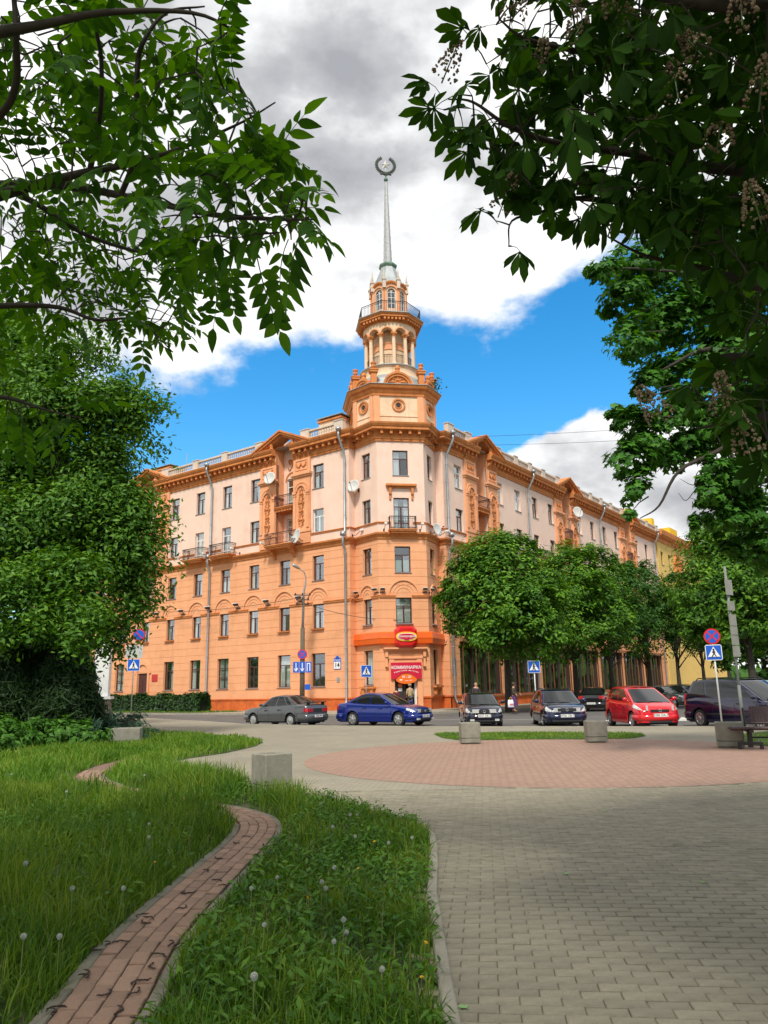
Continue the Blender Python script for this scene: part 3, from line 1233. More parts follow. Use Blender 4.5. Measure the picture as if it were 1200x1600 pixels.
def balcony(root, fr, s, z, w, dep, slab_mat=None, brackets=True, base_out=0.0, teeth=False, iron=None, ornate=False):
    """slab (part) with railing and brackets (sub-parts)"""
    iron = iron or DARKMET
    slab_mat = slab_mat or TRIM
    mb = MB()
    mb.box(-w / 2, w / 2, -dep, 0, -0.10, 0.0)
    mb.box(-w / 2 - 0.06, w / 2 + 0.06, -dep - 0.06, 0, -0.001, 0.07)
    mb.box(-w / 2 + 0.1, w / 2 - 0.1, -dep + 0.1, 0, -0.24, -0.10)
    if teeth:
        n = 6
        for i in range(n):
            x = -w / 2 + 0.2 + (w - 0.4) * i / (n - 1)
            mb.box(x - 0.08, x + 0.08, -dep + 0.03, -0.0, -0.34, -0.245)
    x, y, _ = fr.P(s, base_out, 0)
    b = mb.obj('balcony', slab_mat, root, (x, y, z), fr.ang)
    mb = MB()
    zt = 1.02
    for zz, t in ((zt, 0.028), (0.16, 0.016), (zt - 0.14, 0.014)):
        mb.box(-w / 2, w / 2, -dep - t, -dep + t, zz - t, zz + t)
        for sx in (-1, 1):
            mb.box(sx * w / 2 - t, sx * w / 2 + t, -dep + t, 0, zz - t, zz + t)
    n = max(6, int(w / 0.13))
    for i in range(n + 1):
        x = -w / 2 + w * i / n
        mb.box(x - 0.010, x + 0.010, -dep - 0.010, -dep + 0.010, 0.07, zt - 0.03)
        if ornate and i % 3 == 1:
            mb.tube([(x + 0.09 * math.cos(a * PI / 4), -dep, 0.55 + 0.16 * math.sin(a * PI / 4)) for a in range(8)], 0.012, 4, closed=True)
    m = max(2, int(dep / 0.14))
    for sx in (-1, 1):
        for i in range(1, m):
            yy = -dep * i / m
            mb.box(sx * w / 2 - 0.010, sx * w / 2 + 0.010, yy - 0.010, yy + 0.010, 0.07, zt - 0.03)
    mb.obj('railing', iron, b)
    if brackets:
        for sx in (-1, 1):
            mb = MB()
            prof = [(0, -0.24), (-dep * 0.85, -0.24), (-dep * 0.8, -0.36), (-dep * 0.55, -0.46), (-dep * 0.45, -0.62), (-0.16, -0.78), (-0.12, -0.98), (0, -1.02)]
            c = sx * (w / 2 - 0.35)
            k = len(prof)
            vs = [(c - 0.13, y_, z_) for y_, z_ in prof] + [(c + 0.13, y_, z_) for y_, z_ in prof]
            mb.add(vs, [(i, (i + 1) % k, k + (i + 1) % k, k + i) for i in range(k)] + [tuple(range(k - 1, -1, -1)), tuple(range(k, 2 * k))])
            mb.obj('bracket', slab_mat, b)
    return b


def relief_vine(mb, fr, s, z0, z1, out):
    """raised plant ornament: urn, winding stem, leaves and rosettes"""
    n = 26
    pts = [fr.P(s + 0.10 * math.sin(i * 0.75), out + 0.03, z0 + (z1 - z0) * i / n) for i in range(n + 1)]
    mb.tube(pts, 0.035, 5)
    tf = fr.tf()
    k = 0
    z = z0 + 0.15
    while z < z1 - 0.1:
        for sx in (-1, 1):
            c = s + sx * (0.2 + 0.05 * math.sin(k))
            if k % 3 == 2:
                mb.tube([fr.P(c + 0.09 * math.cos(a * PI / 4), out + 0.04, z + 0.09 * math.sin(a * PI / 4)) for a in range(8)], 0.03, 4, closed=True)
            else:
                mb.add([tf(s + sx * 0.04, out + 0.02, z - 0.05), tf(c, out + 0.09, z + 0.02), tf(c + sx * 0.12, out + 0.02, z + 0.16), tf(c - sx * 0.07, out + 0.06, z + 0.15)],
                       [(0, 1, 2, 3)] if sx > 0 else [(0, 3, 2, 1)])
        if k % 3 == 2:
            mb.box(s - 0.14, s + 0.14, out, out + 0.09, z - 0.03, z + 0.06, tf=lambda a, b, c_: fr.P(a, b, c_))
        z += 0.24
        k += 1


def pilaster(root, fr, sc, side):
    """one of the two tall ornamented pilasters under a gable"""
    w = PIL_W
    O = 0.16
    tf = fr.tf()
    mb = MB()
    a, b = sc - w / 2, sc + w / 2
    mb.box(a, b, 0.002, O, ZM1 + 0.05, ZC0 + 0.75, tf=tf)
    mb.box(a - 0.05, b + 0.05, 0.002, O + 0.06, 14.0, 14.2, tf=tf)
    # frame round the sunk panel
    pz0, spring = 14.35, 17.25
    for x0, x1 in ((a + 0.06, a + 0.34), (b - 0.34, b - 0.06)):
        mb.box(x0, x1, O, O + 0.08, pz0, spring, tf=tf)
        mb.box(x0 - 0.04, x1 + 0.05, O, O + 0.15, spring, spring + 0.22, tf=tf)
        mb.box(x0 - 0.04, x1 + 0.05, O, O + 0.12, spring - 0.18, spring - 0.12, tf=tf)
    arch_band(mb, fr, sc, spring + 0.22, 0.42, 0.58, O + 0.12, 10, inner=O)
    arch_band(mb, fr, sc, spring + 0.22, 0.70, 0.80, O + 0.06, 10, inner=O)
    # neck moulding and upper panel
    mb.box(a - 0.08, b + 0.08, 0.002, O + 0.12, 18.66, 18.80, tf=tf)
    mb.box(a - 0.15, b + 0.15, 0.002, O + 0.22, 18.80, 18.98, tf=tf)
    for z0, z1 in ((19.25, 19.31), (20.05, 20.11)):
        mb.box(a + 0.25, b - 0.25, O, O + 0.05, z0, z1, tf=tf)
    for x0 in (a + 0.25, b - 0.31):
        mb.box(x0, x0 + 0.06, O, O + 0.05, 19.31, 20.05, tf=tf)
    p = mb.obj('pilaster', ORANGE, root)
    mb = MB()
    relief_vine(mb, fr, sc, pz0 + 0.05, spring + 0.45, O)
    # swag in the upper panel, leafy capital
    for sx in (-1, 1):
        mb.tube([fr.P(sc + sx * 0.55 * t, O + 0.05, 19.85 - 0.35 * math.sin(PI * t) + 0.05 * t) for t in [i / 6 for i in range(7)]], 0.06, 5)
        mb.tube([fr.P(sc + sx * 0.5, O + 0.04, 19.85 - 0.08 * i) for i in range(4)], 0.05, 5)
    for i in range(7):
        x = a + 0.12 + (w - 0.24) * i / 6
        mb.add([fr.P(x - 0.13, O, 20.25), fr.P(x + 0.13, O, 20.25), fr.P(x + 0.11, O + 0.20, 20.72), fr.P(x - 0.11, O + 0.20, 20.72), fr.P(x, O + 0.28, 20.62)],
               [(0, 1, 2, 4), (0, 4, 3), (2, 3, 4)])
    mb.tube([fr.P(a + 0.3, O + 0.12, 20.66), fr.P(a + 0.2, O + 0.2, 20.7)], 0.1, 6)
    mb.tube([fr.P(sc - 0.1, O + 0.14, 20.6), fr.P(sc + 0.1, O + 0.14, 20.6)], 0.13, 6)
    mb.obj('relief_ornament', TRIM, p)['kind'] = 'stuff'
    return p


def cornice_profile(z0, z1):
    return [(0.0, z0), (0.10, z0), (0.10, z0 + 0.12), (0.16, z0 + 0.18), (0.16, z0 + 0.34), (0.14, z0 + 0.36), (0.14, z0 + 0.74), (0.24, z0 + 0.80), (0.66, z0 + 0.82), (0.66, z0 + 1.0),
            (0.72, z0 + 1.04), (0.82, z0 + 1.2), (0.86, z1 - 0.02), (0.0, z1 + 0.05)]


# ---- main cornice, middle cornice, string courses
def modillions(mb, path, z0, step=0.62, mi=0, out0=0.14, out1=0.52, w=0.2, h=0.24):
    for p, q in zip(path, path[1:]):
        fr = Fr(p, q)
        n = int(fr.len / step)
        if n < 1:
            continue
        for i in range(n):
            s = (i + 0.5) * fr.len / n
            mb.box(s - w / 2, s + w / 2, out0, out1, z0 + 0.5, z0 + 0.5 + h, mi, tf=fr.tf())
            mb.box(s - w / 2 - 0.02, s + w / 2 + 0.02, out0, out1 + 0.06, z0 + 0.5 + h, z0 + 0.5 + h + 0.075, mi, tf=fr.tf())


# gables interrupt the cornice
def split_runs(pers, sfun, a, b, halfw):
    cuts = sorted((sfun(c) - halfw, sfun(c) + halfw) for c in pers)
    runs, cur = [], a
    for c0, c1 in cuts:
        if c0 > cur:
            runs.append((cur, min(c0, b)))
        cur = max(cur, c1)
    if cur < b:
        runs.append((cur, b))
    return runs


GAB = 1.02                                    # half width of the open middle of a gable
runsL = split_runs(LPED, sl, 0, FL.len, GAB)
runsR = split_runs(RPED, sr, 0, FRW.len, GAB)
paths = []
for a, b in runsL[:-1]:
    paths.append([FL.P(a, 0, 0)[:2], FL.P(b, 0, 0)[:2]])
paths.append([FL.P(runsL[-1][0], 0, 0)[:2]] + PLAN[1:7] + [FRW.P(runsR[0][1], 0, 0)[:2]])
for a, b in runsR[1:]:
    paths.append([FRW.P(a, 0, 0)[:2], FRW.P(b, 0, 0)[:2]])
for pth in paths:
    mb = MB()
    sweep(mb, pth, cornice_profile(ZC0, ZC1))
    modillions(mb, pth, ZC0)
    mb.obj('cornice', TRIM, HOUSE)

mb = MB()
sweep(mb, PLAN, [(0.0, ZM0), (0.08, ZM0), (0.10, ZM0 + 0.14), (0.22, ZM0 + 0.28), (0.30, ZM0 + 0.34), (0.32, ZM0 + 0.46), (0.0, ZM1)])
mb.obj('middle_cornice', TRIM, HOUSE)


def belt(z, h, out, gaps_by_frame, mat, name):
    for fr, gaps in gaps_by_frame:
        cur = 0.0
        mb = MB()
        for g0, g1 in sorted(gaps) + [(fr.len, fr.len)]:
            if g0 - cur > 0.1:
                mb.box(cur, g0, 0.001, out, z, z + h, tf=fr.tf())
                mb.box(cur, g0, 0.001, out + 0.04, z + h * 0.62, z + h - 0.002, tf=fr.tf())
            cur = max(cur, g1)
        mb.obj(name, mat, HOUSE)


# ---- walls
LB = (22.85, 19.28)                              # columns with a balcony on the third upper floor
RB = (22.3, 40.9)
LDOOR = 30.1


def wing(fr, cols, peds, sfun, balc, smin, smax, left):
    ops_lo, ops_up, wins = [], [], []
    for c in cols:
        s = sfun(c)
        if not (smin + 0.6 < s < smax - 0.6):
            continue
        for fl in range(5):
            if c in peds and fl >= 3:
                continue
            Z, H, W = FLOORS[fl]
            st = 'std'
            if fl == 0 and not left:
                continue
            if fl == 0 and left and c == LDOOR:
                continue
            if fl == 3 and c in balc:
                Z, H, st = 12.98, 2.72, 'door'
            (ops_lo if fl < 3 else ops_up).append((s - W / 2, s + W / 2, Z, Z + H))
            wins.append((c, s, fl, Z, H, W, st))
    extra = []
    if left:
        s = sfun(LDOOR)
        extra = [(s - 0.75, s + 0.75, 0.3, 3.35)]
    else:
        for k in range(7):
            s = sfun(7.2) + 7.35 * k
            if s + 6.5 < smax:
                extra.append((s - 0.3, s + 6.5, 0.85, 5.0))
    lo = MB()
    wall(lo, fr, 0, fr.len, 0.9, ZM0 + 0.05, ops_lo + extra, grooves=GROOVES)
    lo.obj('lower_wall', ORANGE, HOUSE)
    niches = [(sfun(c) - NICHE_W / 2, sfun(c) + NICHE_W / 2, ZM1 - 0.1, ZC1 + 0.8) for c in peds if smin < sfun(c) < smax]
    up = MB()
    wall(up, fr, 0, fr.len, ZM0 + 0.05, ZC0 + 0.1, ops_up + [(a, b, c, d) for a, b, c, d in niches], reveal=0.22)
    up.obj('upper_wall', PINK, HOUSE)
    pl = MB()
    dops = [(e[0], e[1], 0.0, 1.0) for e in extra] if left else []
    wall(pl, fr, 0, fr.len, 0.0, 0.82, [(e[0], e[1], 0.3, 3.3) for e in extra] if left else [], base=0.08, reveal=0.1)
    for a, b in split_runs([0] if left else [], lambda c: sfun(LDOOR), 0, fr.len, 0.75) if left else [(0, fr.len)]:
        pl.box(a, b, 0.0, 0.13, 0.82, 0.93, tf=fr.tf())
    pl.obj('plinth', PLINTH, HOUSE)
    for c, s, fl, Z, H, W, st in wins:
        d = True
        far = (not left and c > 34)
        window(HOUSE, fr, s, Z, W, H, 'door' if st == 'door' else ('std' if wr.random() < 0.85 else 'six'), detail=True,
               mat=BROWNFR if fl < 3 else None,
               sill=(0.2, 0.09) if fl == 1 else ((0.08, 0.045) if st != 'door' else None), sillmat=TRIM if fl == 1 else None,
               curtain=None)
        if fl == 1:
            arch_ornament(HOUSE, fr, s)
    # belts
    g1 = [(s - W / 2 - 0.02, s + W / 2 + 0.02) for c, s, fl, Z, H, W, st in wins if fl == 1]
    belt(8.08, 0.18, 0.09, [(fr, g1)], TRIM, 'string_course')
    g3 = [(s - W / 2 - 0.02, s + W / 2 + 0.02) for c, s, fl, Z, H, W, st in wins if fl == 3 and st == 'door'] + [(a - PIL_W - 0.05, b + PIL_W + 0.05) for a, b, _, _ in niches]
    belt(13.68, 0.13, 0.07, [(fr, g3)], TRIM, 'sill_course')
    # lamps between the windows
    sc = sorted(sfun(c) for c in cols)
    for x, y in zip(sc, sc[1:]):
        m = (x + y) / 2
        if smin < m < smax:
            fix_on(FLOOD, 'floodlight', HOUSE, fr, m, 8.62)
            fix_on(SPOT, 'spotlight', HOUSE, fr, m, 13.42)
    # gables with niche, balconies and pilasters
    for c in peds:
        s = sfun(c)
        if smin < s < smax:
            gable(fr, s)
    return wins


def gable(fr, s):
    tf = fr.tf()
    a, b = s - NICHE_W / 2, s + NICHE_W / 2
    # niche
    mb = MB()
    back = -NICHE_D
    d3 = (s - 0.65, s + 0.65, ZM1, 15.62)
    d4 = (s - 0.65, s + 0.65, 16.45, 19.1)
    nf = Fr(fr.P(a, back, 0), fr.P(b, back, 0))
    wall(mb, nf, 0, NICHE_W, ZM1, ZC1 + 0.9, [(NICHE_W / 2 - 0.65, NICHE_W / 2 + 0.65, d3[2], d3[3]), (NICHE_W / 2 - 0.65, NICHE_W / 2 + 0.65, d4[2], d4[3])], reveal=0.15)
    mb.obj('niche_wall', PINK, HOUSE)
    mb = MB()
    for x, sg in ((a, 1), (b, -1)):
        q = [fr.P(x, 0.1, ZM1), fr.P(x, back, ZM1), fr.P(x, back, ZC1 + 0.9), fr.P(x, 0.1, ZC1 + 0.2)]
        mb.poly(q if sg > 0 else q[::-1])
    mb.poly([fr.P(a, back, ZM1), fr.P(b, back, ZM1), fr.P(b, 0.1, ZM1), fr.P(a, 0.1, ZM1)])
    mb.obj('niche_side', ORANGE, HOUSE)
    window(HOUSE, nf, NICHE_W / 2, ZM1 + 0.02, 1.28, 2.5, 'door', WHITEFR, 'sides', inset=0.13, sill=None)
    w4 = window(HOUSE, nf, NICHE_W / 2, 16.47, 1.28, 2.6, 'door', WHITEFR, 'half', inset=0.13, sill=None)
    # arch over the upper door, small emblem above it
    mb = MB()
    arch_band(mb, nf, NICHE_W / 2, 18.9, 0.68, 0.80, 0.06, 10)
    tfn = nf.tf()
    for sx in (-1, 1):
        mb.tube([nf.P(NICHE_W / 2 + sx * (0.5 - 0.42 * t), 0.05, 20.15 - 0.3 * math.sin(PI * t)) for t in [i / 6 for i in range(7)]], 0.05, 5)
        mb.tube([nf.P(NICHE_W / 2 + sx * (0.28 + 0.14 * math.cos(t)), 0.05, 20.6 + 0.2 * math.sin(t)) for t in [i * PI / 4 for i in range(8)]], 0.06, 5, closed=True)
    mb.add([nf.P(NICHE_W / 2 - 0.2, 0.03, 20.75), nf.P(NICHE_W / 2 + 0.2, 0.03, 20.75), nf.P(NICHE_W / 2 + 0.16, 0.12, 20.35), nf.P(NICHE_W / 2, 0.12, 20.15), nf.P(NICHE_W / 2 - 0.16, 0.12, 20.35)],
           [(0, 4, 3, 2, 1)])
    mb.obj('emblem_relief', TRIM, HOUSE)
    pilaster(HOUSE, fr, a - PIL_W / 2, -1)
    pilaster(HOUSE, fr, b + PIL_W / 2, 1)
    balcony(HOUSE, fr, s, ZM1 + 0.05, 2.9, 0.95, brackets=True, iron=RUSTIRON, ornate=True)
    balcony(HOUSE, fr, s, 16.4, NICHE_W - 0.02, 0.30 + NICHE_D, brackets=False, base_out=back, teeth=True, iron=RUSTIRON)
    # raking cornices
    mb = MB()
    hw, apex, base = 3.3, 23.0, ZC1 + 0.03
    o1 = 0.9
    th = 0.52
    for sx in (-1, 1):
        e0 = (s + sx * hw, base)
        e1 = (s, apex)
        for (oa, ob, za, zb) in ((-0.5, o1, -0.16, 0.0), (-0.5, o1 - 0.10, -0.34, -0.16), (-0.5, o1 - 0.34, -th, -0.34)):
            p = [(e0[0], oa, e0[1] + za), (e1[0], oa, e1[1] + za), (e1[0], ob, e1[1] + za), (e0[0], ob, e0[1] + za),
                 (e0[0], oa, e0[1] + zb), (e1[0], oa, e1[1] + zb), (e1[0], ob, e1[1] + zb), (e0[0], ob, e0[1] + zb)]
            p = [tf(*q) for q in p]
            fs = [(0, 3, 2, 1), (4, 5, 6, 7), (0, 1, 5, 4), (1, 2, 6, 5), (2, 3, 7, 6), (3, 0, 4, 7)]
            if sx < 0:
                pass
            mb.add(p, fs)
        # broken ends of the horizontal cornice with small finials
        mb.lathe([(0.0, 0), (0.2, 0.0), (0.2, 0.08), (0.13, 0.14), (0.17, 0.34), (0.14, 0.52), (0.05, 0.66), (0.0, 0.7)], 8, fr.P(s + sx * 1.22, 0.5, ZC1 + 0.02), cap=False)
    mb.poly([tf(s - hw, -0.05, base), tf(s - GAB, -0.05, base), tf(s - GAB, -0.05, apex - th - 0.42), tf(s - hw + 0.4, -0.05, base + 0.02)])
    mb.poly([tf(s + GAB, -0.05, base), tf(s + hw, -0.05, base), tf(s + hw - 0.4, -0.05, base + 0.02), tf(s + GAB, -0.05, apex - th - 0.42)])
    mb.obj('gable', TRIM, HOUSE)


winsL = wing(FL, LCOL, LPED, sl, LB, 0, FL.len, True)
winsR = wing(FRW, RCOL, RPED, sr, (), 0, FRW.len, False)
for c in LB:
    balcony(HOUSE, FL, sl(c), ZM1 + 0.05, 2.5, 0.85, brackets=False)
for c in (22.3,):
    balcony(HOUSE, FRW, sr(c), ZM1 + 0.05, 2.3, 0.8, brackets=False)

# wing ends, roof and inner walls so that the house is a solid body
mb = MB()
mb.poly([(0, LEFT_END, 0), (0, LEFT_END, ZC1), (13, LEFT_END, ZC1), (13, LEFT_END, 0)])
mb.poly([(RIGHT_END, 13, 0), (RIGHT_END, 13, ZC1), (RIGHT_END, 0, ZC1), (RIGHT_END, 0, 0)])
mb.poly([(13, LEFT_END, 0), (13, LEFT_END, ZC1), (13, 13, ZC1), (13, 13, 0)])
mb.poly([(13, 13, 0), (13, 13, ZC1), (RIGHT_END, 13, ZC1), (RIGHT_END, 13, 0)])
mb.obj('courtyard_wall', PINK, HOUSE)
mb = MB()
zr0, zr1 = ZC1 + 0.02, ZC1 + 0.95
mb.add([(-0.3, LEFT_END, zr0), (-0.3, 5, zr0), (6.5, 6.5, zr1), (6.5, LEFT_END, zr1), (13.3, LEFT_END, zr0), (13.3, 13.3, zr0), (RIGHT_END, 13.3, zr0), (RIGHT_END, 6.5, zr1), (RIGHT_END, -0.3, zr0), (5, -0.3, zr0), (2.2, 0.6, zr0), (0.6, 2.2, zr0)],
       [(0, 3, 2, 1), (3, 4, 5, 2), (2, 5, 6, 7), (2, 7, 8, 9), (1, 2, 9, 10, 11)])
mb.obj('roof', ROOF, HOUSE)

# ---- bay at the corner
bl, bf, br_ = FBL.len / 2, FBF.len / 2, FBR.len / 2
lo, up, pl = MB(), MB(), MB()
BW = {FBL: (bl + 0.05, 1.05), FBF: (bf, 1.2), FBR: (br_ - 0.05, 1.05)}
for fr in (FSL, FBL, FBF, FBR, FSR):
    olo, oup = [], []
    if fr in BW:
        s, w = BW[fr]
        for fl in range(5):
            Z, H, W = FLOORS[fl]
            if fr is FBF and fl == 0:
                olo.append((s - 0.8, s + 0.8, 0.0, 3.1))
                continue
            if fr is FBF and fl == 3:
                Z, H = 13.1, 2.6
            (olo if fl < 3 else oup).append((s - w / 2, s + w / 2, Z, Z + H))
            window(HOUSE, fr, s, Z, w, H, 'door' if (fr is FBF and fl == 3) else ('fixed' if fl == 0 else 'std'), BROWNFR,
                   {0: 'full', 1: 'full', 2: 'half', 3: 'sides', 4: None}[fl], sill=(0.16, 0.08) if fl == 1 else ((0.07, 0.045) if not (fr is FBF and fl == 3) else None))
            if fl == 1:
                arch_ornament(HOUSE, fr, s, 1.18 if fr is FBF else 0.92)
    wall(lo, fr, 0, fr.len, 0.9, ZM0 + 0.05, olo, grooves=GROOVES)
    wall(up, fr, 0, fr.len, ZM0 + 0.05, ZC0 + 0.1, oup)
    wall(pl, fr, 0, fr.len, 0.0, 0.82, [o for o in olo if o[2] < 0.5], base=0.03, reveal=0.2)
    for a, b in ([(0, bf - 1.25), (bf + 1.25, fr.len)] if fr is FBF else [(0, fr.len)]):
        pl.box(a, b, 0.0, 0.10, 0.82, 0.93, tf=fr.tf())
    if fr in BW:
        s, w = BW[fr]
        belt(8.08, 0.18, 0.09, [(fr, [(s - w / 2 - 0.02, s + w / 2 + 0.02)])], TRIM, 'string_course')
        belt(13.68, 0.13, 0.07, [(fr, [(s - 0.85, s + 0.85)] if fr is FBF else [])], TRIM, 'sill_course')
    else:
        belt(8.08, 0.18, 0.09, [(fr, [])], TRIM, 'string_course')
        belt(13.68, 0.13, 0.07, [(fr, [])], TRIM, 'sill_course')
lo.obj('bay_lower_wall', ORANGE, HOUSE)
up.obj('bay_upper_wall', PINK, HOUSE)
pl.obj('bay_plinth', PLINTH, HOUSE)
balcony(HOUSE, FBF, bf, ZM1 + 0.05, 2.0, 0.6, brackets=False)
for fr, s in ((FBL, 0.35), (FBL, FBL.len - 0.2), (FBF, bf - 1.6), (FBF, bf + 1.6), (FBR, 0.3), (FBR, FBR.len - 0.35)):
    if fr is FBF or True:
        fix_on(FLOOD, 'floodlight', HOUSE, fr, s, 8.62).scale = (0.75, 0.75, 0.75)
for fr, s in ((FBF, 0.45), (FBF, FBF.len - 0.45), (FSL, 0.35), (FBR, 2.4)):
    fix_on(SPOT, 'spotlight', HOUSE, fr, s, 13.42)
# hood over the bay balcony door
mb = MB()
tf = FBF.tf()
mb.box(bf - 1.05, bf + 1.05, 0.002, 0.16, 16.45, 16.58, tf=tf)
mb.box(bf - 1.18, bf + 1.18, 0.002, 0.34, 16.58, 16.74, tf=tf)
for sx in (-1, 1):
    mb.box(bf + sx * 0.86 - 0.09, bf + sx * 0.86 + 0.09, 0.002, 0.22, 15.95, 16.45, tf=tf)
    mb.box(bf + sx * 0.86 - 0.07, bf + sx * 0.86 + 0.07, 0.002, 0.12, 15.55, 15.95, tf=tf)
mb.obj('door_hood', TRIM, HOUSE)
# consoles under the side windows of the shop floor
for fr in (FBL, FBR):
    s = BW[fr][0]
    mb = MB()
    tf = fr.tf()
    mb.box(s - 0.85, s + 0.85, 0.002, 0.28, 1.55, 1.68, tf=tf)
    mb.box(s - 0.72, s + 0.72, 0.002, 0.18, 1.43, 1.55, tf=tf)
    for sx in (-1, 1):
        mb.box(s + sx * 0.5 - 0.14, s + sx * 0.5 + 0.14, 0.002, 0.2, 1.05, 1.43, tf=tf)
    mb.obj('window_console', TRIM, HOUSE)
# shop entrance
mb = MB()
tf = FBF.tf()
mb.box(bf - 1.22, bf - 0.84, 0.002, 0.16, 0.0, 3.62, tf=tf)
mb.box(bf + 0.84, bf + 1.22, 0.002, 0.16, 0.0, 3.62, tf=tf)
mb.box(bf - 0.84, bf + 0.84, 0.002, 0.10, 3.1, 3.62, tf=tf)
mb.box(bf - 1.28, bf + 1.28, 0.002, 0.2, 3.62, 3.74, tf=tf)
mb.box(bf - 1.28, bf + 1.28, 0.002, 0.13, 3.74, 4.2, tf=tf)
mb.box(bf - 1.52, bf + 1.52, 0.002, 0.36, 4.2, 4.3, tf=tf)
mb.box(bf - 1.62, bf + 1.62, 0.002, 0.48, 4.3, 4.42, tf=tf)
for sx in (-1, 1):
    c = bf + sx * 1.4
    mb.box(c - 0.1, c + 0.1, 0.002, 0.3, 3.75, 4.2, tf=tf)
    mb.box(c - 0.08, c + 0.08, 0.002, 0.2, 3.2, 3.75, tf=tf)
    mb.box(c - 0.1, c + 0.1, 0.002, 0.24, 3.05, 3.2, tf=tf)
for i in range(11):
    x = bf - 1.0 + 0.2 * i
    mb.box(x - 0.05, x + 0.05, 0.13, 0.17, 3.86, 4.08, tf=tf)
mb.obj('entrance_surround', ORANGE, HOUSE)
mb = MB()
mb.box(bf - 0.8, bf + 0.8, -0.2, -0.13, 0.0, 0.08, tf=tf, mi=0)
mb.box(bf - 0.8, bf - 0.72, -0.2, -0.1, 0.0, 2.45, tf=tf, mi=0)
mb.box(bf + 0.70, bf + 0.8, -0.2, -0.1, 0.0, 2.45, tf=tf, mi=1)
mb.box(bf - 0.72, bf + 0.7, -0.2, -0.1, 2.15, 2.25, tf=tf, mi=1)
mb.box(bf - 0.12, bf - 0.02, -0.2, -0.1, 0.0, 2.15, tf=tf, mi=0)
mb.box(bf - 0.8, bf + 0.8, -2.2, -2.15, 0.0, 3.1, tf=tf, mi=2)
mb.box(bf - 0.72, bf - 0.12, -0.17, -0.15, 0.08, 2.15, tf=tf, mi=2)
mb.box(bf - 0.8, bf + 0.8, -0.18, -0.12, 2.25, 3.1, tf=tf, mi=2)
mb.poly([tf(bf - 0.8, -2.2, 0.003), tf(bf + 0.8, -2.2, 0.003), tf(bf + 0.8, -0.13, 0.003), tf(bf - 0.8, -0.13, 0.003)], 2)
dr_ = mb.obj('shop_door', [BROWNFR, WHITEFR, DARKROOM], HOUSE)
# open white leaf
mb = MB()
mb.box(0.0, 0.62, -0.02, 0.02, 0.0, 0.09)
mb.box(0.0, 0.62, -0.02, 0.02, 2.0, 2.1)
mb.box(0.0, 0.09, -0.02, 0.02, 0.09, 2.0)
mb.box(0.53, 0.62, -0.02, 0.02, 0.09, 2.0)
x, y, _ = FBF.P(bf + 0.68, -0.12, 0)
lf = mb.obj('door_leaf', WHITEFR, HOUSE, (x, y, 0.02), FBF.ang + R(108))
put('pane', pane_mesh(0.44, 1.9), lf, (0.31, 0, 0.09))
# opening notices on the dark leaf
mb = MB()
mb.box(bf - 0.55, bf - 0.25, -0.145, -0.14, 1.62, 1.85, tf=tf, mi=0)
mb.box(bf - 0.54, bf - 0.26, -0.145, -0.14, 1.32, 1.56, tf=tf, mi=1)
mb.obj('door_notice', [SIGNORANGE, SIGNWHITE], HOUSE)

# arched side door of the left wing
s = sl(LDOOR)
mb = MB()
tf = FL.tf()
mb.box(s - 0.98, s - 0.75, 0.002, 0.12, 0.0, 3.35, tf=tf)
mb.box(s + 0.75, s + 0.98, 0.002, 0.12, 0.0, 3.35, tf=tf)
arch_band(mb, FL, s, 3.35, 0.8, 1.2, 0.12, 12)
mb.obj('door_surround', ORANGE, HOUSE)
mb = MB()
mb.box(s - 0.75, s + 0.75, -0.2, -0.12, 0.0, 3.35, tf=tf)
for sx in (-1, 1):
    for z0, z1 in ((0.3, 1.2), (1.4, 2.9)):
        mb.box(s + sx * 0.37 - 0.22, s + sx * 0.37 + 0.22, -0.12, -0.095, z0, z1, tf=tf)
mb.obj('side_door', RUSTIRON, HOUSE)

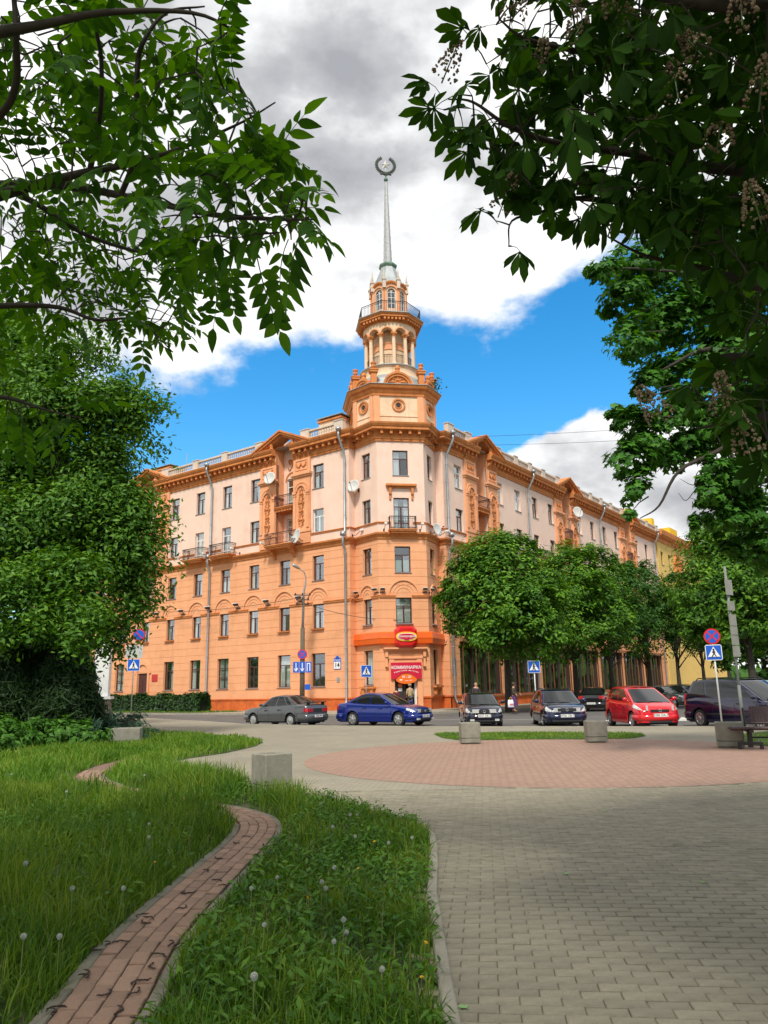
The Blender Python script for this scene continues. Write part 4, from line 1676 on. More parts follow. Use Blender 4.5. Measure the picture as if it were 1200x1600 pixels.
# shop windows under the lindens on the right wing
SHOPCOL = M('shopfront_brown', (0.30, 0.13, 0.055), 0.8, (0.22, 0.10, 0.045), 3)
SHOPD = M('shop_dark_frame', (0.05, 0.03, 0.025), 0.5)
for k in range(7):
    s0 = sr(7.2) + 7.35 * k
    if s0 + 6.2 > FRW.len:
        break
    tf = FRW.tf()
    mb = MB()
    mb.box(s0 - 0.25, s0 + 6.45, 0.001, 0.2, 0.72, 0.86, tf=tf)
    mb.box(s0 - 0.3, s0 + 6.5, 0.001, 0.26, 5.0, 5.25, tf=tf)
    for i in range(4):
        x = s0 + 0.05 + 2.03 * i
        for dx in (-0.0, 0.0):
            mb.lathe([(0.10, 0.86), (0.10, 1.0), (0.06, 1.05), (0.055, 4.6), (0.09, 4.7), (0.1, 5.0)], 8, FRW.P(x, 0.06, 0))
    mb.obj('shopfront_columns', SHOPCOL, HOUSE)
    x, y, _ = FRW.P(s0, -0.35, 0.86)
    mb = MB()
    for i in range(3):
        a, b = s0 + 0.15 + 2.03 * i, s0 + 0.15 + 2.03 * i + 1.8
        mb.box(a, a + 0.07, -0.4, -0.3, 0.86, 5.0, tf=tf, mi=0)
        mb.box(b - 0.07, b, -0.4, -0.3, 0.86, 5.0, tf=tf, mi=0)
        mb.box(a + 0.07, b - 0.07, -0.4, -0.3, 3.7, 3.78, tf=tf, mi=0)
        mb.box(a + 0.07, b - 0.07, -0.4, -0.3, 0.86, 0.95, tf=tf, mi=0)
        mb.box(b, b + 0.24, -0.42, -0.25, 0.86, 5.0, tf=tf, mi=0)
    for q0 in (s0 - 0.3, s0 + 6.15):
        mb.box(q0, q0 + 0.35, -0.40, -0.22, 0.86, 5.0, tf=tf, mi=0)
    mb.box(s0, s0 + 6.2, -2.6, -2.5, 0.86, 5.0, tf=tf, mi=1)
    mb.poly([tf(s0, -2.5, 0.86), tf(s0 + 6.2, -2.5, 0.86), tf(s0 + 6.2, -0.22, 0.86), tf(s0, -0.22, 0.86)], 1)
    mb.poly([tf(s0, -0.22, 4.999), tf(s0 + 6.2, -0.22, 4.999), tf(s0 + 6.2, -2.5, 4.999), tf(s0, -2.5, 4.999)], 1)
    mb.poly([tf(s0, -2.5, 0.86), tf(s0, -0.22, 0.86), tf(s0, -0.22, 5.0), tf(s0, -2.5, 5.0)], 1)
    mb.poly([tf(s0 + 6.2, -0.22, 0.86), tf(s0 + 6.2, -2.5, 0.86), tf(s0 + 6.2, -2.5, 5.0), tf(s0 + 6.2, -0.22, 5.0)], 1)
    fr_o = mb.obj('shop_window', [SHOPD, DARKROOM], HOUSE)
    for i in range(3):
        a = s0 + 0.22 + 2.03 * i
        for z0, h in ((0.95, 2.75), (3.78, 1.22)):
            px_, py_, _ = FRW.P(a + 0.83, -0.35, 0)
            put('pane', pane_mesh(1.66, h), fr_o, (px_, py_, z0), FRW.ang)

# ---- roof balustrades
def baluster_run(fr, a, b, out, z0, z1):
    mb = MB()
    tf = fr.tf()
    mb.box(a, b, out - 0.16, out + 0.16, z0, z0 + 0.12, tf=tf)
    mb.box(a, b, out - 0.16, out + 0.16, z1 - 0.14, z1, tf=tf)
    n = max(2, int((b - a) / 0.27))
    H = z1 - z0 - 0.26
    for i in range(n):
        s = a + (i + 0.5) * (b - a) / n
        mb.lathe([(0.06, 0), (0.06, 0.05), (0.035, 0.1), (0.085, 0.3 * H / 0.55), (0.05, 0.75 * H), (0.035, 0.85 * H), (0.06, H)], 6, fr.P(s, out, z0 + 0.12), cap=False)
    o = mb.obj('balustrade', PALE, HOUSE)
    return o


def pedestal(fr, a, b, out, z0, z1):
    mb = MB()
    tf = fr.tf()
    mb.box(a, b, out - 0.2, out + 0.2, z0, z1, tf=tf)
    mb.box(a - 0.05, b + 0.05, out - 0.25, out + 0.25, z1, z1 + 0.06, tf=tf)
    mb.obj('pedestal', PALE, HOUSE)


BZ0, BZ1, BO = ZC1 + 0.03, 22.45, 0.42


def balustrades(fr, sfun, peds, ends):
    tmp = sorted(sfun(c) for c in peds)
    cuts = [ends[0]] + [v for c in tmp for v in (c - 2.2, c + 2.2)] + [ends[1]]
    for i in range(0, len(cuts), 2):
        a, b = cuts[i], cuts[i + 1]
        if b - a < 1.5:
            continue
        pedestal(fr, a, a + 0.9, BO, BZ0, BZ1)
        pedestal(fr, b - 0.9, b, BO, BZ0, BZ1)
        L_ = b - a - 1.8
        n = max(1, round(L_ / 3.4))
        for k in range(n):
            x0, x1 = a + 0.9 + L_ * k / n, a + 0.9 + L_ * (k + 1) / n
            baluster_run(fr, x0 + (0.35 if k else 0), x1 - (0.35 if k < n - 1 else 0), BO, BZ0, BZ1 - 0.08)
            if k:
                pedestal(fr, x0 - 0.35, x0 + 0.35, BO, BZ0, BZ1)


balustrades(FL, sl, LPED, (0.2, FL.len - 0.1))
balustrades(FRW, sr, RPED, (0.1, FRW.len - 0.2))

# chimney stacks
for (r, l, sx, sy, zt) in ((2.0, 8.3, 0.8, 1.2, 23.5), (2.6, 31, 0.8, 1.2, 23.6), (26, 3.0, 1.2, 0.8, 23.3)):
    mb = MB()
    mb.box(-sx, sx, -sy, sy, 0, zt - ZC1, 0)
    mb.box(-sx - 0.12, sx + 0.12, -sy - 0.12, sy + 0.12, zt - ZC1, zt - ZC1 + 0.14, 1)
    mb.box(-sx * 0.8, sx * 0.8, -sy * 0.8, sy * 0.8, zt - ZC1 + 0.14, zt - ZC1 + 0.3, 1)
    mb.box(-sx - 0.2, sx + 0.2, -sy - 0.2, sy + 0.2, zt - ZC1 + 0.3, zt - ZC1 + 0.36, 2)
    mb.obj('chimney', [CREAM, TRIM, ROOF], HOUSE, (r, l, ZC1))

# ---- drainpipes
def drainpipe(fr, s):
    mb = MB()
    pts = [fr.P(s, 0.95, ZC1 + 0.02), fr.P(s, 0.95, ZC1 - 0.5), fr.P(s, 0.28, ZC0 - 0.35), fr.P(s, 0.22, ZC0 - 0.8), fr.P(s, 0.22, ZM1 + 0.5), fr.P(s, 0.48, ZM1 + 0.1), fr.P(s, 0.48, ZM0 - 0.05),
           fr.P(s, 0.2, ZM0 - 0.5), fr.P(s, 0.2, 0.75), fr.P(s + 0.05, 0.34, 0.4), fr.P(s + 0.05, 0.5, 0.25)]
    mb.tube(pts, 0.095, 8)
    mb.lathe([(0.1, 0), (0.24, 0.22), (0.24, 0.36)], 8, fr.P(s, 0.95, ZC1 - 0.2))
    mb.box(s - 0.17, s + 0.17, 0.3, 0.62, ZM1 + 0.02, ZM1 + 0.34, tf=fr.tf())
    z = 1.6
    while z < ZC0 - 1:
        mb.lathe([(0.12, 0), (0.12, 0.06)], 8, fr.P(s, 0.2, z))
        z += 1.45
    mb.obj('drainpipe', ZINC, HOUSE, smooth=True)


for l in (5.62, 21.1, 39.2):
    drainpipe(FL, sl(l))
for r in (5.62, 20.45, 39.0, 58.8):
    drainpipe(FRW, sr(r))

# ------------------------------------------------------------------ the corner tower (all parts of the building)
TX = (3.85, 3.85, 0.0)
T_ANG = -PI / 4


def tpart(mb, name, mat, smooth=False):
    return mb.obj(name, mat, HOUSE, TX, T_ANG, smooth)


FY = 3.45
BLK = [(-2.0, -FY), (2.0, -FY), (3.3, -1.75), (3.3, 1.75), (2.0, FY), (-2.0, FY), (-3.3, 1.75), (-3.3, -1.75)]
BZ_0, BZ_1 = 21.5, 24.25
BLKC = BLK + [BLK[0]]
frs = [Fr(p, q) for p, q in zip(BLKC, BLKC[1:])]
mb = MB()
for fr in frs:
    mb.poly([fr.P(0, 0, BZ_0), fr.P(fr.len, 0, BZ_0), fr.P(fr.len, 0, BZ_1), fr.P(0, 0, BZ_1)])
tpart(mb, 'tower_block', CREAM)
for i, fr in enumerate(frs):
    if i in (3, 4, 5):
        continue
    tf = fr.tf()
    mb = MB()
    w = 0.48 if fr.len > 3 else 0.34
    mb.box(0.0, w, 0.002, 0.09, BZ_0, BZ_1, tf=tf)
    tpart(mb, 'corner_pilaster', ORANGE)
    mb = MB()
    mb.box(fr.len - w, fr.len, 0.002, 0.09, BZ_0, BZ_1, tf=tf)
    tpart(mb, 'corner_pilaster', ORANGE)
    c = fr.len / 2
    mb = MB()
    mb.box(w, fr.len - w, 0.001, 0.05, 22.3, 22.37, tf=tf)
    tpart(mb, 'ledge', CREAM)
    mb = MB()
    for r0, r1, o in ((0.42, 0.54, 0.1), (0.22, 0.29, 0.06)):
        rows = []
        for k in range(21):
            a = 2 * PI * k / 20
            rows.append([fr.P(c + r0 * math.cos(a), 0.0, 23.25 + r0 * math.sin(a)), fr.P(c + r0 * math.cos(a), o, 23.25 + r0 * math.sin(a)), fr.P(c + r1 * math.cos(a), o, 23.25 + r1 * math.sin(a)), fr.P(c + r1 * math.cos(a), 0.0, 23.25 + r1 * math.sin(a))])
        mb.grid(rows)
    oc = tpart(mb, 'round_window', TRIM)
    mb = MB()
    mb.poly([fr.P(c + 0.19 * math.cos(-2 * PI * k / 16), 0.012, 23.25 + 0.19 * math.sin(-2 * PI * k / 16)) for k in range(16)])
    mb.obj('dark_opening', DARKROOM, oc)
mb = MB()
mb.box(-0.3, 0.3, -0.02, 0.0, 0, 0.08)
mb = MB()
CP = [(0.0, BZ_1 - 0.25), (0.12, BZ_1 - 0.25), (0.14, BZ_1 - 0.1), (0.24, BZ_1 + 0.05), (0.26, BZ_1 + 0.2), (0.44, BZ_1 + 0.3), (0.50, BZ_1 + 0.42), (0.54, BZ_1 + 0.55), (0.0, BZ_1 + 0.62)]
sweep(mb, BLK, CP, closed=True)
tpart(mb, 'tower_cornice', TRIM)
mb = MB()
sweep(mb, BLK, [(0.56, BZ_1 + 0.55), (0.60, BZ_1 + 0.56), (0.60, BZ_1 + 0.60), (0.56, BZ_1 + 0.61), (-0.3, BZ_1 + 0.68)], closed=True)
tpart(mb, 'cornice_flashing', ROOF)
# grey roof from the octagon up to the drum
mb = MB()
NR = 32
lowr, upr = [], []


def blk_radius(a):
    best = 9
    dx, dy = math.cos(a), math.sin(a)
    for (x0, y0), (x1, y1) in zip(BLKC, BLKC[1:]):
        ex_, ey_ = x1 - x0, y1 - y0
        den = dx * ey_ - dy * ex_
        if abs(den) < 1e-9:
            continue
        t = (x0 * ey_ - y0 * ex_) / den
        u = (x0 * dy - y0 * dx) / den
        if t > 0 and -1e-6 <= u <= 1 + 1e-6:
            best = min(best, t)
    return best


rows = []
for k in range(NR + 1):
    a = 2 * PI * k / NR
    rb = blk_radius(a) - 0.05
    rows.append([(rb * math.cos(a), rb * math.sin(a), 24.8), ((rb * 0.55 + 2.6 * 0.45) * math.cos(a), (rb * 0.55 + 2.6 * 0.45) * math.sin(a), 25.75), (2.58 * math.cos(a), 2.58 * math.sin(a), 26.3)])
mb.grid(rows)
tpart(mb, 'tower_roof', ROOF)
# little arched gables and corner posts with urns
for i, fr in enumerate(frs):
    if i in (3, 4, 5):
        continue
    c = fr.len / 2
    rad = min(1.15, fr.len / 2 - 0.3)
    mb = MB()
    z0 = 24.82
    arch_band(mb, fr, c, z0, rad - 0.28, rad, 0.14, 14, inner=-0.35)
    arch_band(mb, fr, c, z0, rad - 0.10, rad + 0.06, 0.22, 14, inner=-0.35)
    pts = [fr.P(c + (rad - 0.2) * math.cos(PI - PI * k / 14), 0.0, z0 + (rad - 0.2) * math.sin(PI - PI * k / 14)) for k in range(15)]
    mb.poly(pts[::-1])
    mb.tube([fr.P(c + 0.2 * math.cos(k * PI / 6), 0.04, z0 + 0.36 + 0.2 * math.sin(k * PI / 6)) for k in range(12)], 0.05, 5, closed=True)
    for k in range(5):
        a = PI * (k + 0.5) / 5
        mb.tube([fr.P(c + 0.28 * math.cos(a), 0.03, z0 + 0.3 + 0.28 * math.sin(a)), fr.P(c + (rad - 0.36) * math.cos(a), 0.05, z0 + 0.1 + (rad - 0.36) * math.sin(a))], 0.05, 4)
    mb.lathe([(0.24, 0), (0.24, 0.12), (0.16, 0.2), (0.22, 0.36), (0.17, 0.54), (0.0, 0.68)], 8, fr.P(c, -0.05, z0 + rad + 0.03), cap=False)
    tpart(mb, 'arched_gable', TRIM)
for i, (x, y) in enumerate(BLK):
    if i in (4, 5):
        continue
    f = 0.96
    mb = MB()
    mb.box(x * f - 0.22, x * f + 0.22, y * f - 0.22, y * f + 0.22, 24.8, 25.95)
    mb.box(x * f - 0.32, x * f + 0.32, y * f - 0.32, y * f + 0.32, 25.95, 26.12)
    mb.box(x * f - 0.36, x * f + 0.36, y * f - 0.36, y * f + 0.36, 26.12, 26.22)
    mb.lathe([(0.12, 26.22), (0.09, 26.3), (0.2, 26.48), (0.17, 26.62), (0.24, 26.78), (0.22, 26.84), (0.0, 26.86)], 8, (x * f, y * f, 0), cap=False)
    tpart(mb, 'corner_post', TRIM)

# drum and open colonnade
mb = MB()
mb.lathe([(2.6, 26.2), (2.5, 26.35), (2.42, 27.05), (2.5, 27.12)], 36, cap=False)
tpart(mb, 'drum_base', CREAM, True)
mb = MB()
mb.lathe([(2.50, 27.12), (2.60, 27.14), (2.60, 27.22), (2.42, 27.3), (0, 27.32)], 36, cap=False)
tpart(mb, 'drum_ledge', ROOF)
mb = MB()
mb.lathe([(1.42, 27.3), (1.42, 31.0)], 28, cap=False)
tpart(mb, 'inner_drum', CREAM, True)
mb = MB()
for za, zb in ((28.95, 29.05), (29.45, 29.6)):
    mb.lathe([(1.42, za), (1.48, za), (1.48, zb), (1.42, zb)], 28, cap=False)
mb.lathe([(1.425, 29.05), (1.445, 29.05), (1.445, 29.45), (1.425, 29.45)], 28, cap=False)
tpart(mb, 'drum_band', ORANGE)
cmesh = MB()
cmesh.box(-0.22, 0.22, -0.22, 0.22, 0, 0.14)
cmesh.lathe([(0.21, 0.14), (0.21, 0.2), (0.165, 0.26), (0.165, 0.8), (0.15, 2.2), (0.135, 2.42), (0.17, 2.45), (0.17, 2.5)], 10, cap=False)
col_me = cmesh.mesh('column', CREAM)
cap_b = MB()
cap_b.lathe([(0.14, 2.46), (0.22, 2.62), (0.27, 2.72), (0.2, 2.74)], 8, cap=False)
cap_b.box(-0.25, 0.25, -0.25, 0.25, 2.72, 2.84)
cap_me = cap_b.mesh('capital', TRIM)
RC = 2.02
for k in range(12):
    a = -PI / 2 + k * PI / 6
    o = put('column', col_me, HOUSE, rot=(0, 0, T_ANG + a), loc=(TX[0] + RC * math.cos(a + T_ANG), TX[1] + RC * math.sin(a + T_ANG), 27.28))
    put('capital', cap_me, o, (0, 0, 0))
# arcade ring
mb, mb2 = MB(), MB()
ro, ri, zs, zt = RC + 0.21, RC - 0.21, 30.1, 31.0
for k in range(12):
    a0, a1 = -PI / 2 + k * PI / 6, -PI / 2 + (k + 1) * PI / 6
    am, hw = (a0 + a1) / 2, PI / 12
    ar = 0.80
    n = 10
    pr = []
    for j in range(n + 1):
        t = PI - PI * j / n
        pr.append((am + hw * ar * math.cos(t), zs + 0.43 * math.sin(t)))
    pr = [(a0, zs)] + pr + [(a1, zs)]

    def cp(r, ang, z):
        return (r * math.cos(ang), r * math.sin(ang), z)
    for (p0, q0), (p1, q1) in zip(pr, pr[1:]):
        if abs(p0 - p1) < 1e-6:
            continue
        mb.poly([cp(ro, p0, q0), cp(ro, p1, q1), cp(ro, p1, zt), cp(ro, p0, zt)])
        mb.poly([cp(ri, p1, q1), cp(ri, p0, q0), cp(ri, p0, zt), cp(ri, p1, zt)])
        mb.poly([cp(ro, p1, q1), cp(ro, p0, q0), cp(ri, p0, q0), cp(ri, p1, q1)])
    rws = []
    for j in range(n + 1):
        t = PI - PI * j / n
        e0 = (am + hw * ar * math.cos(t), zs + 0.43 * math.sin(t))
        e1 = (am + hw * (ar + 0.18) * math.cos(t), zs + 0.53 * math.sin(t))
        rws.append([cp(ro, *e0), cp(ro + 0.06, *e0), cp(ro + 0.06, *e1), cp(ro, *e1)])
    mb2.grid(rws)
mb.lathe([(1.4, 31.0), (2.2, 31.0)], 24, cap=False)
tpart(mb, 'arcade', CREAM)
tpart(mb2, 'arcade_moulding', ORANGE)


def ring_railing(name, R_, z0, h, n, corners=None):
    mb = MB()
    P = []
    if corners:
        for k in range(8):
            a, b = Vector(corners[k]), Vector(corners[(k + 1) % 8])
            for j in range(n // 8):
                P.append(a + (b - a) * (j / (n // 8)))
    else:
        P = [Vector((R_ * math.cos(2 * PI * k / n), R_ * math.sin(2 * PI * k / n))) for k in range(n)]
    mb.tube([(p.x, p.y, z0 + h) for p in P], 0.03, 5, closed=True)
    mb.tube([(p.x, p.y, z0 + h - 0.15) for p in P], 0.014, 4, closed=True)
    mb.tube([(p.x, p.y, z0 + 0.1) for p in P], 0.018, 4, closed=True)
    for p in P:
        mb.box(p.x - 0.013, p.x + 0.013, p.y - 0.013, p.y + 0.013, z0, z0 + h)
    tpart(mb, name, DARKMET)


ring_railing('colonnade_railing', 1.95, 27.3, 0.95, 96)
OCT = [(math.cos(PI / 8 + k * PI / 4 - PI / 2), math.sin(PI / 8 + k * PI / 4 - PI / 2)) for k in range(8)]


def octp(apo):
    r = apo / math.cos(PI / 8)
    return [(x * r, y * r) for x, y in OCT]


# projecting cornice with its own walkway
mb = MB()
mb.lathe([(2.23, 30.98), (2.27, 31.05), (2.27, 31.12), (2.3, 31.15)], 36, cap=False)
o8 = octp(2.25)
sweep(mb, o8, [(-0.15, 31.1), (0.02, 31.12), (0.02, 31.3), (0.06, 31.34), (0.36, 31.38), (0.36, 31.5), (0.44, 31.58), (0.48, 31.68), (-2.2, 31.72)], closed=True)
for p, q in zip(o8, o8[1:] + o8[:1]):
    fr = Fr(p, q)
    n = 6
    for i in range(n):
        s = (i + 0.5) * fr.len / n
        mb.box(s - 0.09, s + 0.09, 0.02, 0.30, 31.14, 31.34, tf=fr.tf())
tpart(mb, 'gallery_cornice', TRIM)
mb = MB()
sweep(mb, o8, [(0.49, 31.66), (0.53, 31.68), (0.53, 31.73), (0.49, 31.75)], closed=True)
tpart(mb, 'gallery_flashing', ROOF)
ring_railing('gallery_railing', 0, 31.72, 1.05, 112, [Vector(p) for p in octp(2.5)])

# lantern
LA = 1.42
l8 = octp(LA)
for p, q in zip(l8, l8[1:] + l8[:1]):
    fr = Fr(p, q)
    c = fr.len / 2
    tf = fr.tf()
    w2 = 0.33
    z0, zsp = 32.7, 34.2
    mb = MB()
    mb.poly([fr.P(0, 0, 31.7), fr.P(fr.len, 0, 31.7), fr.P(fr.len, 0, z0), fr.P(0, 0, z0)])
    mb.poly([fr.P(0, 0, z0), fr.P(c - w2, 0, z0), fr.P(c - w2, 0, zsp), fr.P(0, 0, zsp)])
    mb.poly([fr.P(c + w2, 0, z0), fr.P(fr.len, 0, z0), fr.P(fr.len, 0, zsp), fr.P(c + w2, 0, zsp)])
    n = 10
    ap = [(c - fr.len / 2, zsp)] + [(c + w2 * math.cos(PI - PI * j / n), zsp + w2 * math.sin(PI - PI * j / n)) for j in range(n + 1)] + [(c + fr.len / 2, zsp)]
    for (x0, y0), (x1, y1) in zip(ap, ap[1:]):
        if x1 - x0 > 1e-6:
            mb.poly([fr.P(x0, 0, y0), fr.P(x1, 0, y1), fr.P(x1, 0, 35.0), fr.P(x0, 0, 35.0)])
    for j in range(n):
        (x0, y0), (x1, y1) = ap[j + 1], ap[j + 2]
        mb.poly([fr.P(x1, 0, y1), fr.P(x0, 0, y0), fr.P(x0, -0.16, y0), fr.P(x1, -0.16, y1)])
    tpart(mb, 'lantern_wall', CREAM)
    mb = MB()
    arch_band(mb, fr, c, zsp, w2 + 0.16, w2 + 0.26, 0.10, 10)
    mb.box(0.0, 0.13, 0.001, 0.1, 31.75, 35.0, tf=tf)
    mb.box(fr.len - 0.13, fr.len, 0.001, 0.1, 31.75, 35.0, tf=tf)
    tpart(mb, 'lantern_moulding', ORANGE)
    mb = MB()
    for x in (-w2 + 0.02, 0.0, w2 - 0.02):
        mb.box(c + x - 0.02, c + x + 0.02, -0.12, -0.09, z0, zsp + (w2 if x == 0 else 0.0) - 0.01, tf=tf)
    for zz in (z0 + 0.02, z0 + 0.5, z0 + 1.0, zsp):
        mb.box(c - w2, c + w2, -0.121, -0.089, zz - 0.02, zz + 0.02, tf=tf)
    for j in (3, 7):
        a = PI * j / 10
        mb.tube([fr.P(c, -0.105, zsp), fr.P(c + w2 * math.cos(a), -0.105, zsp + w2 * math.sin(a))], 0.018, 4)
    lw_ = tpart(mb, 'lantern_window', WHITEP)
    mb = MB()
    mb.poly([fr.P(c - w2, -0.13, z0), fr.P(c + w2, -0.13, z0)] + [fr.P(c + w2 * math.cos(PI * j / n), -0.13, zsp + w2 * math.sin(PI * j / n)) for j in range(n + 1)])
    mb.obj('pane', GLASS, lw_)
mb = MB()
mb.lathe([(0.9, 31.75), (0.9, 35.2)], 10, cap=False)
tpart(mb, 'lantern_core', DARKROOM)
# wavy eaves: arched heads rise into small gables
mb = MB()
for p, q in zip(l8, l8[1:] + l8[:1]):
    fr = Fr(p, q)
    c = fr.len / 2
    rows = []
    n = 12
    for j in range(n + 1):
        s = fr.len * j / n
        t = (s - c) / (fr.len / 2)
        z = 34.62 + 0.52 * math.sqrt(max(0, 1 - t * t * 0.98))
        rows.append([fr.P(s, 0.002, z - 0.16), fr.P(s, 0.12, z - 0.14), fr.P(s, 0.18, z - 0.02), fr.P(s, 0.18, z + 0.05), fr.P(s, -0.25, z + 0.12)])
    mb.grid(rows)
tpart(mb, 'eaves_moulding', TRIM)
for x, y in octp(LA + 0.06):
    mb = MB()
    mb.box(x - 0.14, x + 0.14, y - 0.14, y + 0.14, 34.5, 35.25)
    mb.box(x - 0.19, x + 0.19, y - 0.19, y + 0.19, 35.25, 35.34)
    mb.lathe([(0.13, 35.34), (0.16, 35.45), (0.07, 35.55), (0.10, 35.62), (0.0, 36.6)], 6, (x, y, 0), cap=False)
    tpart(mb, 'finial', PALE)
mb = MB()
c8 = octp(1.0)
for (ra, za), (rb, zb) in zip([(1.5, 35.0), (1.08, 35.8), (0.74, 36.75)], [(1.08, 35.8), (0.74, 36.75), (0.6, 37.2)]):
    for (x0, y0), (x1, y1) in zip(c8, c8[1:] + c8[:1]):
        mb.poly([(x0 * ra, y0 * ra, za), (x1 * ra, y1 * ra, za), (x1 * rb, y1 * rb, zb), (x0 * rb, y0 * rb, zb)])
tpart(mb, 'lantern_roof', ROOF)
mb = MB()
sweep(mb, octp(0.55), [(0.0, 37.1), (0.12, 37.15), (0.2, 37.3), (0.2, 37.42), (0.05, 37.55), (-0.3, 37.6)], closed=True)
tpart(mb, 'spire_collar', VERD)
SPM = M('spire_sheet', (0.46, 0.46, 0.45), 0.5, (0.36, 0.36, 0.36), 4, metal=0.3)
mb = MB()
prof = []
for k in range(13):
    t = k / 12
    r = 0.385 * (1 - t) + 0.12 * t
    z = 37.5 + 8.3 * t
    prof += [(r, z), (r, z + 0.62)]
    if k < 12:
        prof += [(r + 0.008, z + 0.63), (r + 0.006, z + 0.66)]
mb.lathe(prof[:-1], 8, ph=PI / 8)
tpart(mb, 'spire', SPM)
mb = MB()
mb.sphere((0, 0, 46.05), 0.2, 10, 8)
mb.tube([(0, 0, 46.2), (0, 0, 46.95)], 0.06, 6)
tpart(mb, 'spire_ball', VERD, True)
# wreath open at the top, ribbon at the foot, five-pointed star inside
mb = MB()
zc, rr = 47.52, 0.82
for sx in (-1, 1):
    pts, rad = [], []
    for k in range(15):
        a = -PI / 2 + sx * (0.06 + (PI - 0.5) * k / 14)
        pts.append((rr * math.cos(a), 0, zc + rr * math.sin(a)))
        rad.append(0.115 - 0.04 * k / 14)
    mb.tube(pts, rad, 6)
    for k in range(1, 14):
        p = Vector(pts[k])
        tdir = (Vector(pts[k + 1]) - Vector(pts[k - 1])).normalized()
        nd = Vector((tdir.z, 0, -tdir.x))
        for sg in (-1, 1):
            for yy in (-0.07, 0.07):
                b0 = p + Vector((0, yy, 0))
                mb.add([b0 - tdir * 0.04, b0 + nd * sg * 0.10 + tdir * 0.02, b0 + nd * sg * 0.17 + tdir * 0.16, b0 + nd * sg * 0.03 + tdir * 0.12], [(0, 1, 2, 3)])
    mb.add([(sx * 0.05, -0.08, zc - 0.86), (sx * 0.42, -0.08, zc - 0.72), (sx * 0.5, -0.08, zc - 0.98), (sx * 0.28, -0.08, zc - 0.92), (sx * 0.05, -0.08, zc - 1.02),
            (sx * 0.05, 0.08, zc - 0.86), (sx * 0.42, 0.08, zc - 0.72), (sx * 0.5, 0.08, zc - 0.98), (sx * 0.28, 0.08, zc - 0.92), (sx * 0.05, 0.08, zc - 1.02)],
           [(0, 1, 2, 3, 4), (9, 8, 7, 6, 5), (0, 5, 6, 1), (1, 6, 7, 2), (2, 7, 8, 3), (3, 8, 9, 4), (4, 9, 5, 0)])
mb.box(-0.1, 0.1, -0.1, 0.1, zc - 1.0, zc - 0.8)
tpart(mb, 'wreath', M('dark_bronze', (0.035, 0.045, 0.03), 0.6, metal=0.3))
mb = MB()
pts = []
for k in range(10):
    a = PI / 2 + k * PI / 5
    r = 0.56 if k % 2 == 0 else 0.225
    pts.append((r * math.cos(a), 0, zc + 0.02 + r * math.sin(a)))
vs = pts + [(0, -0.12, zc + 0.02), (0, 0.12, zc + 0.02)]
mb.add(vs, [(k, (k + 1) % 10, 10) for k in range(10)] + [((k + 1) % 10, k, 11) for k in range(10)])
mb.tube([(0, 0, zc - 0.82), (0, 0, zc - 0.3)], 0.03, 5)
tpart(mb, 'star', M('silver_star', (0.62, 0.58, 0.53), 0.4, metal=0.4))

# ------------------------------------------------------------------ yellow house further along the street
YEL = M('yellow_plaster', (0.72, 0.50, 0.16), 0.88, (0.66, 0.44, 0.13), 1.0, spec=0.2, stain=(0.5, 0.32, 0.12), stain_amt=0.4)
YATTIC = M('bright_yellow_plaster', (0.80, 0.50, 0.04), 0.85, (0.74, 0.44, 0.03), 1.0, spec=0.2)
YH = thing('apartment_building', 'yellow apartment house with a brown cornice beyond the orange corner building', 'building', BL(60.4, -0.15), B_ROT)
yf = Fr((0, 0), (32, 0))
mb = MB()
yops, ys = [], []
for k in range(9):
    s = 1.9 + 3.45 * k
    for z, h in ((6.2, 1.9), (9.9, 1.9), (13.8, 1.9), (17.5, 1.8)):
        if k in (2, 6) and z > 16:
            continue
        yops.append((s - 0.55, s + 0.55, z, z + h))
wall(mb, yf, 0, 32, 0, 20.6, yops)
mb.poly([(0, 0, 0), (0, 0, 20.6), (0, 12, 20.6), (0, 12, 0)])
mb.poly([(32, 12, 0), (32, 12, 20.6), (32, 0, 20.6), (32, 0, 0)])
mb.obj('wall', YEL, YH)
for a, b, c, d in yops:
    o = window(YH, yf, (a + b) / 2, c, 1.1, d - c, 'std', BROWNFR)
mb = MB()
sweep(mb, [(0.02, 0), (32, 0)], [(0, 20.6), (0.1, 20.6), (0.16, 20.9), (0.16, 21.1), (0.4, 21.2), (0.8, 21.5), (0.9, 22.0), (0.9, 22.15), (0, 22.3)])
mb.obj('cornice', TRIM, YH)
mb = MB()
mb.add([(0, 0.2, 22.2), (32, 0.2, 22.2), (32, 6, 23.2), (0, 6, 23.2), (32, 12, 22.2), (0, 12, 22.2)], [(0, 1, 2, 3), (3, 2, 4, 5)])
mb.obj('roof', ROOF, YH)
mb = MB()
for a, b, z in ((-0.8, 1.2, 23.9), (8.5, 12.2, 23.9), (20, 24, 23.6)):
    mb.box(max(a, 0.05), b, 0.4, 3.2, 22.15, z)
mb.obj('attic', YATTIC, YH)
for k in (2, 6):
    s = 1.9 + 3.45 * k
    mb = MB()
    tf = yf.tf()
    for sx in (-1, 1):
        mb.box(s + sx * 1.15 - 0.35, s + sx * 1.15 + 0.35, 0.002, 0.3, 12.5, 18.2, tf=tf)
        mb.box(s + sx * 1.15 - 0.5, s + sx * 1.15 + 0.5, 0.002, 0.5, 18.2, 18.6, tf=tf)
        mb.box(s + sx * 1.15 - 0.5, s + sx * 1.15 + 0.5, 0.002, 0.5, 15.8, 16.1, tf=tf)
    arch_band(mb, yf, s, 18.6, 0.75, 1.2, 0.3, 10)
    mb.box(s - 0.8, s + 0.8, 0.002, 0.35, 15.8, 16.05, tf=tf)
    mb.obj('window_surround', TRIM, YH)

